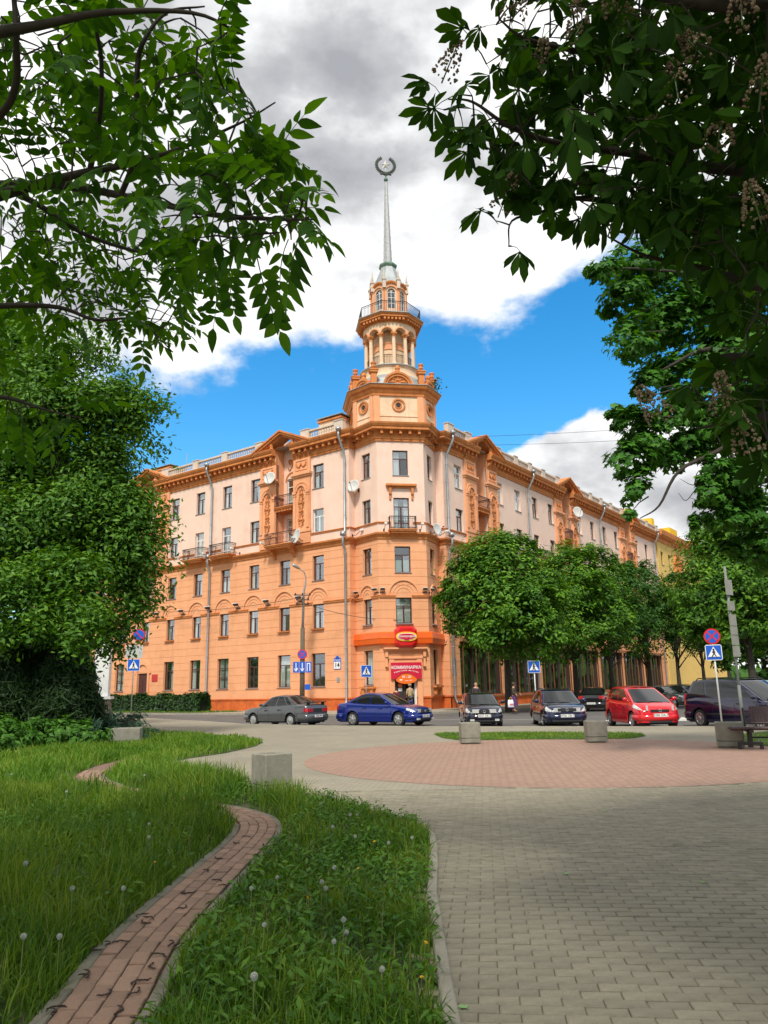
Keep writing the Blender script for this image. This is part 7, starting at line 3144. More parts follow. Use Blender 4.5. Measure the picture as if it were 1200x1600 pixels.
g = mid(804, 47.5, 1108)
t, VV = person('woman in brown jacket, hat and purple skirt with a white bag', (g[0], g[1], 0.0), R(70), 1.66, cloth('brown_jacket', (0.085, 0.06, 0.035)), cloth('purple_skirt', (0.10, 0.035, 0.13)), skirt=True,
               hat=cloth('brown_hat', (0.10, 0.07, 0.04)), arm=0.34)
lf_ = Vector((math.cos(R(70)), math.sin(R(70)), 0))
bag = thing('shopping_bag', 'white plastic shopping bag carried by the woman in the purple skirt', 'bag', (g[0] - 0.22, g[1] - 0.16, 0.26), R(10))
mb = MB()
rows = []
for z, w, d in ((0.0, 0.17, 0.06), (0.04, 0.20, 0.09), (0.3, 0.20, 0.08), (0.46, 0.17, 0.03)):
    rows.append([(w * math.copysign(abs(math.cos(a)) ** 0.6, math.cos(a)), d * math.copysign(abs(math.sin(a)) ** 0.6, math.sin(a)), z) for a in [2 * PI * i / 14 for i in range(15)]])
mb.grid(rows)
mb.poly(rows[0][:-1][::-1])
mb.obj('body', SIGNWHITE, bag, smooth=True)
mb = MB()
for sx in (-1, 1):
    mb.tube([(sx * 0.08, 0, 0.45), (sx * 0.05, 0, 0.58), (0, 0, 0.62)], 0.012, 5)
mb.obj('handle', SIGNYELLOW, bag)
mb = MB()
mb.box(-0.1, 0.1, -0.098, -0.09, 0.14, 0.24)
mb.obj('print', M('pink_print', (0.6, 0.15, 0.2), 0.6), bag)
mb = MB()
mb.box(-0.19, 0.19, -0.088, 0.088, 0.0, 0.035)
mb.obj('purple_base', M('purple_print', (0.12, 0.03, 0.25), 0.6), bag)

g = mid(745, 46.5, 1107)
person('fair-haired man in a dark coat on the far pavement behind the navy hatchback', (g[0], g[1], 0.0), R(20), 1.72, cloth('dark_coat', (0.05, 0.04, 0.045)), cloth('dark_trousers', (0.03, 0.03, 0.035)), hairc=(0.42, 0.27, 0.14))
q = on_wall(FBF, bf + 0.12, 0.9, 0)[0]
person('man in a beige shirt and cap entering the corner shop', (q.x, q.y, 0), B_ROT + FBF.ang + PI, 1.74, cloth('beige_shirt', (0.46, 0.36, 0.20)), cloth('grey_trousers', (0.09, 0.085, 0.08)), hat=cloth('beige_cap', (0.38, 0.30, 0.18)), arm=0.1)
q = on_wall(FBF, bf - 0.95, 1.3, 0)[0]
person('dark-haired person in a dark red top waiting left of the shop door', (q.x, q.y, 0), B_ROT + FBF.ang + PI - 0.5, 1.52, cloth('dark_red_top', (0.16, 0.03, 0.03)), cloth('navy_trousers', (0.03, 0.035, 0.06)), hairc=(0.02, 0.012, 0.01), arm=0.05)

# ------------------------------------------------------------------ trees and shrubs
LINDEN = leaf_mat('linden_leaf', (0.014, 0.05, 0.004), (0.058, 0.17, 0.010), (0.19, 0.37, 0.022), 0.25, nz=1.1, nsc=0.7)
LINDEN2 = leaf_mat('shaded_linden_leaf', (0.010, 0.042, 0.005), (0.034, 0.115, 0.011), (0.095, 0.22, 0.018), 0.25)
ROWAN = leaf_mat('rowan_leaf', (0.020, 0.065, 0.007), (0.065, 0.175, 0.014), (0.17, 0.33, 0.03), 0.3)
MAPLE = leaf_mat('maple_leaf', (0.014, 0.06, 0.006), (0.042, 0.155, 0.012), (0.10, 0.27, 0.02), 0.3)
THUJA = leaf_mat('thuja_leaf', (0.008, 0.022, 0.006), (0.018, 0.048, 0.010), (0.038, 0.085, 0.016), 0.1)
JUNI = leaf_mat('juniper_leaf', (0.018, 0.05, 0.03), (0.035, 0.09, 0.05), (0.07, 0.14, 0.075), 0.1)
SHRUB = leaf_mat('shrub_leaf', (0.025, 0.085, 0.008), (0.055, 0.16, 0.016), (0.11, 0.26, 0.03), 0.3)
HEDGE = leaf_mat('hedge_leaf', (0.010, 0.035, 0.007), (0.022, 0.065, 0.012), (0.05, 0.12, 0.02), 0.15)


def rand_dirs(rg, n):
    v = rg.normal(size=(n, 3))
    return v / np.linalg.norm(v, axis=1, keepdims=True)


def leaf_cloud(name, P, Nrm, size, rg, mat, shape='oval', elong=1.5):
    """one small leaf at every point P, facing roughly Nrm"""
    n = len(P)
    Nrm = Nrm / np.linalg.norm(Nrm, axis=1, keepdims=True)
    t = np.cross(Nrm, rand_dirs(rg, n))
    t /= np.linalg.norm(t, axis=1, keepdims=True) + 1e-9
    b = np.cross(Nrm, t)
    s = size * rg.uniform(0.65, 1.3, n)[:, None]
    if shape == 'oval':
        tpl = np.array([(-0.5, 0, 0), (0.0, -0.33, 0.09), (0.5, 0, -0.06), (0.0, 0.33, 0.09)])
        fs = np.array([(0, 1, 2), (0, 2, 3)])
    elif shape == 'lobed':
        ang = [math.pi, 2.35, 2.0, 1.25, 0.9, 0.35, 0.0, -0.35, -0.9, -1.25, -2.0, -2.35]
        rad = [0.30, 0.40, 0.24, 0.55, 0.27, 0.33, 0.62, 0.33, 0.27, 0.55, 0.24, 0.40]
        tpl = np.array([(0, 0, 0.05)] + [(r * math.cos(a), r * math.sin(a), -0.05 * r) for a, r in zip(ang, rad)])
        fs = np.array([(0, i, i % 12 + 1) for i in range(1, 13)])
    else:  # tuft: three crossed narrow blades
        tpl = np.array([(-0.5, -0.06, 0), (0.5, 0.0, 0.12), (-0.5, 0.06, 0), (-0.4, 0, -0.05), (0.35, 0.28, 0.1), (-0.3, 0.06, 0.05), (-0.4, 0, 0.05), (0.35, -0.28, 0.1), (-0.3, -0.06, -0.05)])
        fs = np.array([(0, 1, 2), (3, 4, 5), (6, 7, 8)])
    k = len(tpl)
    V = (P[:, None] + t[:, None] * (tpl[None, :, 0:1] * s[:, None] * (elong if shape == 'oval' else 1)) + b[:, None] * (tpl[None, :, 1:2] * s[:, None]) + Nrm[:, None] * (tpl[None, :, 2:3] * s[:, None]))
    F = fs[None] + (np.arange(n) * k)[:, None, None]
    return np_mesh(name, V.reshape(-1, 3), F.reshape(-1, 3), mat)


def crown_points(rg, blobs, n, nclump, cr=0.30, jitter=0.4, fill=0.3, up=0.5, few=0):
    """blobs: (x,y,z,rx,ry,rz). Leaves sit in small clumps spread over the blobs."""
    w = np.array([b[3] * b[4] + b[4] * b[5] for b in blobs])
    if few:
        w[-few:] *= 0.12
    w = w / w.sum()
    cl, cr_, cn = [], [], []
    for bi in rg.choice(len(blobs), nclump, p=w):
        b = blobs[bi]
        d = rand_dirs(rg, 1)[0]
        if d[2] < -0.55 and rg.random() < 0.6:
            d[2] = -d[2]
        rad = rg.uniform(fill, 1.0) ** 0.5
        c = np.array(b[:3]) + d * np.array(b[3:]) * rad
        cl.append(c)
        cn.append(d)
        cr_.append(cr * min(b[3:]) * rg.uniform(0.55, 1.25))
    cl, cr_, cn = np.array(cl), np.array(cr_), np.array(cn)
    idx = rg.choice(nclump, n)
    d = rand_dirs(rg, n)
    rr = cr_[idx] * rg.uniform(0.25, 1.0, n) ** 0.5
    P = cl[idx] + d * rr[:, None] * np.array([1.1, 1.1, 0.75])
    Nn = cn[idx] * 0.5 + d * 0.5 + np.array([0, 0, up]) + rand_dirs(rg, n) * jitter
    return P, Nn, cl


def tree(name, label, loc, h_trunk, r0, blobs, n, nclump, size, mat, seed, shape='oval', group=None, cr=0.3, nlimb=14, lean=(0, 0), cat='tree', fill=0.3, trunks=1, up=0.5, z0=-0.05, spread=0.0):
    rg = np.random.default_rng(seed)
    t = thing(name, label, cat, loc, 0, group)
    P, Nn, cl = crown_points(rg, blobs, n, nclump, cr, fill=fill, up=up)
    if spread:
        P += rg.normal(0, spread, P.shape)
    put('crown', leaf_cloud('crown', P, Nn, size, rg, mat, shape), t)
    mb = MB()
    cz = np.mean([b[2] for b in blobs])
    for k in range(trunks):
        a = 2 * PI * k / trunks + 0.4
        off = 0.0 if trunks == 1 else 0.18
        bx, by = off * math.cos(a), off * math.sin(a)
        topx, topy = lean[0] + bx * 4, lean[1] + by * 4
        pts = [(bx, by, z0), (bx + topx * 0.15, by + topy * 0.15, h_trunk * 0.4), (bx + topx * 0.5, by + topy * 0.5, h_trunk), (topx * 0.9 + bx, topy * 0.9 + by, (h_trunk + cz) / 2 + 0.4), (topx + bx, topy + by, cz + 0.6)]
        mb.tube(pts, [r0 * 1.25, r0, r0 * 0.8, r0 * 0.55, r0 * 0.2], 9)
        root = Vector(pts[2])
        sel = rg.choice(len(cl), min(nlimb, len(cl)), replace=False)
        for i in sel:
            c = Vector(cl[i])
            s0 = root.lerp(Vector(pts[3]), rg.uniform(0, 1))
            m = s0.lerp(c, 0.5) + Vector((0, 0, 0.15 * (c - s0).length))
            mb.tube([s0, s0.lerp(m, 0.5) + Vector(rg.normal(0, 0.05, 3)), m, c], [r0 * 0.36, r0 * 0.26, r0 * 0.17, r0 * 0.06], 6)
    mb.obj('trunk', BARK, t, smooth=True)
    return t


# linden row on the right pavement
LG = 'lindens in a row along the right wing'
rg0 = random.Random(21)


def linden(px, dist, w, ztop, zbase, n, label, mat, seed, size=0.21):
    g = mid(px, dist)
    R_ = w / 2
    zc = (ztop + zbase) / 2
    hz = (ztop - zbase) / 2
    rr = random.Random(seed)
    blobs = [(0, 0, zc, R_ * 0.80, R_ * 0.80, hz * 0.88), (0, 0, zc + hz * 0.35, R_ * 0.55, R_ * 0.55, hz * 0.62)]
    for k in range(9):
        a = 2 * PI * k / 9 + rr.uniform(-0.2, 0.2)
        q = rr.uniform(0.50, 0.62)
        blobs.append((R_ * q * math.cos(a), R_ * q * math.sin(a), zc + hz * rr.uniform(-0.55, 0.25), R_ * 0.42, R_ * 0.42, hz * 0.36))
    for k in range(9):
        a, e = rr.uniform(0, 2 * PI), rr.uniform(-0.3, 1.3)
        blobs.append((R_ * 0.8 * math.cos(a) * math.cos(e), R_ * 0.8 * math.sin(a) * math.cos(e), zc + hz * 0.85 * math.sin(e), R_ * 0.24, R_ * 0.24, hz * 0.22))
    return tree('linden_tree', label, (g[0], g[1], 0), 2.6, 0.22, blobs, n, int(n / 75), size, mat, seed, group=LG, cr=0.36, nlimb=16, up=0.8, spread=0.10)


linden(797, 49.5, 9.2, 11.4, 2.5, 42000, 'large rounded linden nearest the corner of the building', LINDEN, 1)
linden(905, 56.5, 9.6, 11.9, 2.4, 30000, 'second linden from the corner, behind the estate and red hatchback', LINDEN, 2)
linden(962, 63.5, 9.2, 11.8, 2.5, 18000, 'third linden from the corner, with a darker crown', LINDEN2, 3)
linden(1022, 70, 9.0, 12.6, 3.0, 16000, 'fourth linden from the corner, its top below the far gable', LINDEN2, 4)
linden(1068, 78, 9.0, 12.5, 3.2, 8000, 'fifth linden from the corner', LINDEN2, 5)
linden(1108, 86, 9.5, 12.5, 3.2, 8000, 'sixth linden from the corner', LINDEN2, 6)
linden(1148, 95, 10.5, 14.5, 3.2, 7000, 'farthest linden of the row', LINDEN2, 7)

# trees on the right side of the street
g = mid(1185, 47)
tree('street_tree', 'broad green tree at the right edge above the minivan', (g[0], g[1], 0), 3.0, 0.24,
     [(0, 0, 7.6, 3.6, 3.6, 3.9), (-1.9, 0.2, 6.6, 2.0, 2.2, 2.4), (1.8, 0, 7.5, 2.4, 2.4, 3.0), (-0.6, 0, 10.4, 2.2, 2.2, 1.6), (-2.9, 0, 5.0, 1.3, 1.3, 1.3), (0, 0.5, 4.4, 3.0, 2.5, 1.6)], 34000, 520, 0.19, LINDEN, 31, cr=0.36, nlimb=18)
g = mid(1205, 66)
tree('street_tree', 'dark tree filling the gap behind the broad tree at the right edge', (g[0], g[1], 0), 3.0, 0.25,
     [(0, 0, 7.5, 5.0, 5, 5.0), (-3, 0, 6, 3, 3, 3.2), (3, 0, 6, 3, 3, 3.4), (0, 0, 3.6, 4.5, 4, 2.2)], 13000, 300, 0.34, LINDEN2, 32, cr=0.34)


def px_blob(px, py, dist, rx, rz, base, ry=None):
    p = AT(px, py, dist) - Vector(base)
    return (p.x, p.y, p.z, rx, ry or rx, rz)


# maple hanging in from the right, about 15 m away
MD = 15.0
mbase = Vector((11.6, 14.6, 0))
bl = []
for px, py, rx, rz, dd in ((940, 425, 0.42, 0.30, 0), (975, 470, 0.55, 0.5, .3), (1000, 420, 0.7, 0.55, 1), (985, 540, 0.48, 0.5, 0), (1040, 500, 0.75, 0.8, 1), (1005, 600, 0.36, 0.36, 0.2), (1055, 585, 0.60, 0.50, .8),
                           (985, 655, 0.45, 0.22, 0), (955, 648, 0.30, 0.18, 0), (1030, 665, 0.5, 0.30, .5), (985, 720, 0.42, 0.40, 0), (1010, 690, 0.5, 0.4, .3), (1000, 770, 0.34, 0.40, 0), (985, 812, 0.22, 0.26, 0), (1040, 720, 0.45, 0.35, .5),
                           (1090, 640, 0.6, 0.6, 1), (1110, 480, 0.8, 0.8, 1.5), (1080, 400, 0.9, 0.8, 1.5), (1130, 560, 0.8, 0.8, 1), (1160, 640, 0.8, 0.7, .6), (1170, 450, 1.0, 1.0, 1.2),
                           (1115, 770, 0.42, 0.38, 0), (1150, 750, 0.55, 0.5, .2), (1135, 815, 0.55, 0.40, .2), (1175, 800, 0.6, 0.5, .4), (1085, 820, 0.22, 0.18, 0.0), (1190, 700, 0.6, 0.6, .5), (1110, 725, 0.3, 0.26, 0), (1070, 700, 0.4, 0.35, .4), (1100, 680, 0.45, 0.4, .5), (1150, 690, 0.6, 0.5, .6), (1060, 640, 0.5, 0.4, .4), (1190, 860, 0.6, 0.5, .5), (1140, 860, 0.35, 0.25, .4), (1185, 560, 0.8, 0.8, 1.2)):
    bl.append(px_blob(px, py, MD + dd, rx, rz, mbase))
bl += [(0, 0, 9.5, 2.6, 2.4, 2.6), (1.5, 0, 7.0, 2.4, 2.2, 2.4), (-1.0, -0.5, 12.0, 2.4, 2.2, 1.8)]
rgm = np.random.default_rng(41)
t = thing('maple_tree', 'maple hanging in from the right with a drooping leafy branch tip before the roofline', 'tree', mbase)
P, Nn, cl = crown_points(rgm, bl, 36000, 1300, 0.5, fill=0.05, up=0.6, few=3)
put('crown', leaf_cloud('crown', P, Nn, 0.155, rgm, MAPLE, 'lobed'), t)
mb = MB()
mb.tube([(0, 0, -0.05), (0.05, 0, 3), (0, 0.1, 6), (-0.3, 0, 9), (-0.6, -0.2, 12)], [0.28, 0.22, 0.18, 0.13, 0.05], 10)


def branch_px(mb, pts, base, rads, n=6):
    P_ = [AT(px, py, d) - Vector(base) for px, py, d in pts]
    c = catmull([tuple(p) for p in P_], 5) if len(P_) > 2 else P_
    rr = np.interp(np.linspace(0, 1, len(c)), np.linspace(0, 1, len(rads)), rads)
    mb.tube(c, list(rr), n)
    return c


o_ = Vector(mbase)
branch_px(mb, [(1500, 560, 15.2), (1250, 620, 15), (1130, 700, 15), (1062, 735, 14.9), (1030, 790, 14.9), (1000, 810, 14.9)], mbase, [0.13, 0.085, 0.05, 0.035, 0.022, 0.01])
branch_px(mb, [(1500, 480, 15.4), (1240, 470, 15.5), (1130, 455, 15.6), (1085, 430, 15.7), (1000, 420, 15.4), (945, 420, 15)], mbase, [0.13, 0.085, 0.055, 0.04, 0.022, 0.01])
branch_px(mb, [(1480, 600, 15.3), (1200, 560, 15.5), (1110, 545, 15.5), (1050, 570, 15.4), (1000, 600, 15.1)], mbase, [0.1, 0.07, 0.045, 0.03, 0.01])
branch_px(mb, [(1480, 700, 15.3), (1240, 740, 15.3), (1150, 770, 15.2), (1110, 800, 15.1)], mbase, [0.1, 0.07, 0.04, 0.01])
for a in ([(1130, 700, 15), (1105, 655, 15.1), (1080, 640, 15.2)], [(1115, 745, 15), (1085, 758, 14.9), (1062, 748, 14.9)], [(1112, 755, 15), (1090, 762, 14.9), (1072, 782, 14.9), (1060, 770, 14.9)],
          [(1115, 755, 15), (1095, 780, 14.9), (1078, 778, 14.9)], [(1085, 758, 14.9), (1090, 738, 14.9), (1106, 730, 14.9)], [(1130, 715, 15.0), (1100, 722, 14.9), (1090, 715, 14.9)]):
    branch_px(mb, a, mbase, [0.014, 0.009, 0.004], 4)
for i in rgm.choice(len(cl), 60, replace=False):
    c = Vector(cl[i])
    s0 = c + Vector((rgm.uniform(0.4, 1.0), rgm.uniform(-0.2, 0.2), rgm.uniform(-0.1, 0.4)))
    mb.tube([s0, s0.lerp(c, 0.5) + Vector((0, 0, 0.05)), c], [0.016, 0.011, 0.004], 4)
mb.obj('trunk', BARK, t, smooth=True)

# left trees
base = Vector((-11.2, 27.0, 0))
bl = []
for px, py, rx, rz, dd in ((60, 590, 1.1, 0.7, 0), (130, 640, 1.0, 0.9, .5), (95, 560, 0.6, 0.5, 0), (145, 565, 0.28, 0.6, 0), (190, 620, 0.65, 0.30, 0), (225, 630, 0.42, 0.25, 0), (205, 660, 0.5, 0.4, .2), (20, 540, 0.8, 0.7, 1),
                           (60, 700, 1.8, 1.5, 1), (150, 740, 1.3, 1.1, .5), (180, 790, 1.1, 0.9, 0), (215, 800, 0.7, 0.7, -.4), (225, 860, 0.45, 0.9, -.5), (120, 850, 1.6, 1.2, .5), (195, 900, 0.85, 0.9, 0), (50, 880, 1.8, 1.5, 1),
                           (215, 940, 0.5, 0.7, -.2), (170, 980, 0.8, 0.8, 0), (180, 1010, 0.32, 0.4, -.2), (120, 960, 1.1, 0.9, 0.4), (10, 760, 2.0, 2.0, 2), (180, 700, 0.8, 0.55, .2), (-40, 650, 2.0, 2.2, 2), (20, 920, 0.8, 0.4, -4), (90, 940, 0.7, 0.35, -3.6), (140, 965, 0.45, 0.25, -3.6), (55, 975, 0.6, 0.22, -4.2), (10, 985, 0.55, 0.25, -4.0), (110, 1000, 0.4, 0.16, -4.2), (150, 1010, 0.28, 0.2, -3.4), (70, 900, 0.9, 0.5, -3), (130, 900, 0.8, 0.5, -2.5), (110, 800, 1.2, 1.0, -.8), (40, 820, 1.4, 1.2, -.8), (190, 850, 0.8, 0.9, -.6), (150, 640, 0.9, 0.7, -.3), (70, 640, 1.0, 0.9, -.6)) + tuple((a, b, .2, .26, 0) for a, b in ((252, 640), (262, 762), (254, 835), (236, 702), (172, 570), (148, 532), (112, 540), (240, 935), (256, 885), (262, 800), (205, 600), (60, 535))):
    bl.append(px_blob(px, py, 27 + dd, rx * 0.92, rz * 0.92, base))
tree('rowan_tree', 'tall feathery tree on the left with a pointed top shoot beside the building', base, 2.4, 0.13, bl, 120000, 2200, 0.135, ROWAN, 51, cr=0.62, nlimb=24, fill=0.05, trunks=2, spread=0.30)
base = Vector((-20.5, 33.0, 0))
bl = [px_blob(px, py, 33 + dd, rx, rz, base) for px, py, rx, rz, dd in ((-30, 560, 2.2, 2.2, 0), (20, 620, 1.8, 2.0, 1), (-60, 760, 3, 3, 0), (40, 780, 2.0, 2.2, 1), (-20, 900, 3, 2.5, 0), (10, 510, 1.2, 0.9, 0))]
tree('rowan_tree', 'second leafy tree at the left edge behind the feathery one', base, 2.5, 0.25, bl, 36000, 700, 0.17, ROWAN, 52, cr=0.5, nlimb=20, spread=0.25)


def thuja(px, dist, w, h, label, seed, n=9000):
    g = mid(px, dist)
    rg = np.random.default_rng(seed)
    t = thing('thuja_shrub', label, 'conifer', (g[0], g[1], 0), 0, 'dark conifers under the left trees')
    z = rg.uniform(0.02, 1, n) ** 0.85
    a = rg.uniform(0, 2 * PI, n)
    prof = np.where(z < 0.35, 0.75 + 0.25 * z / 0.35, (1 - (z - 0.35) / 0.65) ** 0.75)
    lump = 1 + 0.16 * np.sin(a * 5 + z * 9 + seed) + 0.12 * np.sin(a * 3 - z * 17)
    r = w / 2 * prof * lump * rg.uniform(0.72, 1.05, n)
    P = np.stack([r * np.cos(a), r * np.sin(a), z * h], -1)
    Nn = np.stack([np.cos(a), np.sin(a), 0.6 + 0 * a], -1) + rand_dirs(rg, n) * 0.8
    P += rg.normal(0, 0.10, P.shape)
    put('crown', leaf_cloud('crown', P, Nn, 0.36, rg, THUJA, 'tuft'), t)
    mb = MB()
    mb.tube([(0, 0, -0.05), (0, 0, h * 0.5), (0.03, 0, h * 0.85)], [0.12, 0.08, 0.03], 8)
    mb.obj('trunk', BARK, t)


thuja(100, 24.5, 1.9, 3.4, 'dark conifer nearest the white pillar', 61, 14000)
thuja(58, 25.5, 2.3, 3.9, 'tallest dark conifer under the left trees', 62, 14000)
thuja(5, 24.5, 2.2, 3.3, 'dark conifer at the left edge of the photo', 63, 11000)
thuja(-50, 27, 3.0, 4.2, 'dark conifer just beyond the left edge of the photo', 64, 7000)


def bush(label, px, dist, blobs, n, size, mat, seed, shape='oval', name='shrub', cr=0.5, group=None):
    g = mid(px, dist)
    rg = np.random.default_rng(seed)
    t = thing(name, label, 'shrub', (g[0], g[1], 0), 0, group)
    P, Nn, cl = crown_points(rg, blobs, n, max(20, n // 60), cr, fill=0.1)
    P[:, 2] = np.maximum(P[:, 2], 0.03)
    put('crown', leaf_cloud('crown', P, Nn, size, rg, mat, shape), t)
    mb = MB()
    for i in rg.choice(len(cl), min(12, len(cl)), replace=False):
        c = Vector(cl[i])
        mb.tube([(c.x * 0.2, c.y * 0.2, 0), (c.x * 0.6, c.y * 0.6, c.z * 0.6), c], [0.03, 0.02, 0.006], 5)
    mb.obj('stem', BARK, t)


# spreading juniper
g = mid(150, 25.5)
rg = np.random.default_rng(71)
t = thing('juniper_shrub', 'low spreading blue-green juniper behind the sunken planter', 'shrub', (g[0], g[1], 0))
pts, nn = [], []
mb = MB()
for k in range(95):
    a = rg.uniform(0, 2 * PI)
    L_ = rg.uniform(0.7, 2.0)
    el = rg.uniform(0.12, 0.75)
    p0 = Vector((0.15 * math.cos(a), 0.15 * math.sin(a), 0.1))
    for i in range(1, 60):
        s = i / 60
        q = p0 + Vector((math.cos(a) * math.cos(el), math.sin(a) * math.cos(el), math.sin(el))) * L_ * s + Vector((0, 0, -0.22 * s * s * L_))
        q += Vector(rg.normal(0, 0.045 * (0.4 + s), 3))
        if s > 0.2:
            pts.append(q)
            nn.append((math.cos(a) * 0.6, math.sin(a) * 0.6, 0.8))
    mb.tube([p0, p0 + Vector((math.cos(a) * math.cos(el), math.sin(a) * math.cos(el), math.sin(el))) * L_ * 0.7], [0.015, 0.005], 4)
P = np.array([tuple(p) for p in pts])
P[:, 2] = np.maximum(P[:, 2], 0.05)
put('crown', leaf_cloud('crown', P, np.array(nn) + rand_dirs(rg, len(P)) * 0.5, 0.26, rg, JUNI, 'tuft'), t)
mb.obj('stem', BARK, t)
bush('bright green low shrub in front of the dark conifers', 45, 22.5, [(0, 0, 0.35, 1.7, 1.0, 0.5), (-1.5, 0.3, 0.4, 1.2, 0.9, 0.5), (1.3, 0.2, 0.35, 0.9, 0.8, 0.42)], 9000, 0.12, SHRUB, 72)
bush('bright green low shrub at the left edge of the photo', -45, 21.0, [(0, 0, 0.4, 1.8, 1.0, 0.55)], 4500, 0.12, SHRUB, 73)

# clipped hedge along the left wing
h0, h1 = BL(-2.6, 18.6), BL(-2.6, 50)
t = thing('hedge', 'dark clipped hedge in front of the left wing', 'hedge', (h0.x, h0.y, 0), math.atan2((h1 - h0).y, (h1 - h0).x))
rg = np.random.default_rng(81)
n = 26000
LH = (h1 - h0).length
x = rg.uniform(0, LH, n)
face_ = rg.random(n)
lump = 0.10 * np.sin(x * 1.7) + 0.10 * np.sin(x * 4.1 + 1) + 0.07 * np.sin(x * 9.0) + rg.normal(0, 0.05, n)
H_ = 1.22 + lump
y = np.where(face_ < 0.45, -0.55, np.where(face_ < 0.6, 0.55, rg.uniform(-0.55, 0.55, n))) + rg.normal(0, 0.06, n) + 0.5 * lump
z = np.where(face_ < 0.6, rg.uniform(0.03, 1, n) * H_, H_ + rg.normal(0, 0.05, n))
e_ = x < 0.15
Nn = np.stack([np.zeros(n), np.where(face_ < 0.45, -1, np.where(face_ < 0.6, 1, 0)), np.where(face_ < 0.6, 0.3, 1)], -1) + rand_dirs(rg, n) * 0.7
x = np.where(rg.random(n) < 0.03, rg.uniform(-0.12, 0.1, n), x)
put('foliage', leaf_cloud('foliage', np.stack([x, y, z], -1), Nn, 0.17, rg, HEDGE), t)
mb = MB()
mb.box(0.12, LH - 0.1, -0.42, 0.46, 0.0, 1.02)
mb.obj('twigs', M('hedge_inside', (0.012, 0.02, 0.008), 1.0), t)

# sapling on the tower ledge
q = BL(TX[0] + 3.2 * math.cos(T_ANG) - (-2.2) * math.sin(T_ANG), TX[1] + 3.2 * math.sin(T_ANG) + (-2.2) * math.cos(T_ANG), 24.85)
t = thing('sapling', 'small green sapling growing from the right side of the tower ledge', 'plant', q)
rg = np.random.default_rng(91)
P = rg.normal(0, 0.28, (90, 3)) * np.array([1, 1, 1.1]) + np.array([0.25, 0, 0.65])
put('leaves', leaf_cloud('leaves', P, rand_dirs(rg, 90) + np.array([0, 0, .6]), 0.16, rg, JUNI), t)
mb = MB()
for k in range(5):
    mb.tube([(0, 0, -0.1), (0.1, 0, 0.3), tuple(P[k * 9])], [0.02, 0.014, 0.005], 4)
mb.obj('stem', BARK, t)

# distant trees closing the horizon
rg = np.random.default_rng(95)
n = 26000
az = rg.uniform(-PI, PI, n)
D = 190 + 60 * rg.random(n)
hgt = 9 + 4 * np.sin(az * 9) + 3 * np.sin(az * 23 + 1)
P = np.stack([D * np.sin(az), D * np.cos(az), rg.uniform(0, 1, n) ** 0.7 * hgt], -1)
Nn = -P / D[:, None] + np.array([0, 0, 0.6]) + rand_dirs(rg, n) * 0.5
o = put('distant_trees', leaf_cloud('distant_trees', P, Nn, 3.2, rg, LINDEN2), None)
tag(o, 'far belt of trees round the horizon', 'trees', kind='stuff')

# ------------------------------------------------------------------ overhanging branches near the camera
WALNUT = leaf_mat('pinnate_leaf', (0.012, 0.045, 0.005), (0.038, 0.125, 0.008), (0.10, 0.25, 0.014), 0.5, rough=0.6, spec=0.2)
CHEST = leaf_mat('chestnut_leaf', (0.009, 0.028, 0.004), (0.021, 0.066, 0.006), (0.048, 0.13, 0.011), 0.38, rough=0.75, spec=0.12)
TWIGM = M('twig', (0.045, 0.034, 0.024), 0.9, (0.025, 0.02, 0.014), 12)
STALK = M('leaf_stalk', (0.06, 0.11, 0.02), 0.7)


def leaflet(mb, base, d, nrm, L_, W_, mi=0, droop=0.25, obov=False, seg=5):
    """a folded, drooping leaflet with a midrib"""
    d = d.normalized()
    side = d.cross(nrm).normalized()
    nrm = side.cross(d).normalized()
    rows = []
    for i in range(seg + 1):
        s = i / seg
        if obov:
            w = W_ * (math.sin(PI * s ** 1.9) ** 0.8 if 0 < s < 1 else 0) + (0.004 if s == 0 else 0)
        else:
            w = W_ * (math.sin(PI * s ** 0.75) ** 0.85 if 0 < s < 1 else 0)
        w = max(w, 0.0015)
        p = base + d * (L_ * s) - Vector((0, 0, 1)) * (droop * L_ * s * s)
        rows.append([tuple(p + side * w + nrm * w * 0.28), tuple(p), tuple(p - side * w + nrm * w * 0.28)])
    mb.grid(rows, mi)


def pinnate(seed):
    """compound leaf along +x, hanging a little"""
    rr = random.Random(seed)
    mb = MB()
    L_ = rr.uniform(0.30, 0.40)
    pairs = rr.choice([4, 5, 5, 6])

    def pos(s):
        return Vector((L_ * s, 0.02 * math.sin(s * 3 + seed), -0.10 * s * s * L_ / 0.35))
    mb.tube([pos(i / 6) for i in range(7)], [0.0035, 0.003, 0.003, 0.0028, 0.0025, 0.002, 0.0015], 4, 1)
    for k in range(pairs):
        s = 0.25 + 0.72 * k / (pairs - 0.4)
        p = pos(s)
        for sd in (-1, 1):
            d = Vector((0.55 + 0.1 * rr.random(), sd * (0.9 + 0.15 * rr.random()), -0.28 - 0.25 * rr.random()))
            leaflet(mb, p, d, Vector((0, 0, 1)), rr.uniform(0.090, 0.125), rr.uniform(0.022, 0.029), 0, rr.uniform(0.1, 0.4))
    leaflet(mb, pos(1), Vector((1, rr.uniform(-0.2, 0.2), -0.3)), Vector((0, 0, 1)), 0.13, 0.028, 0, 0.3)
    return mb.mesh('leaf', [WALNUT, STALK], True)


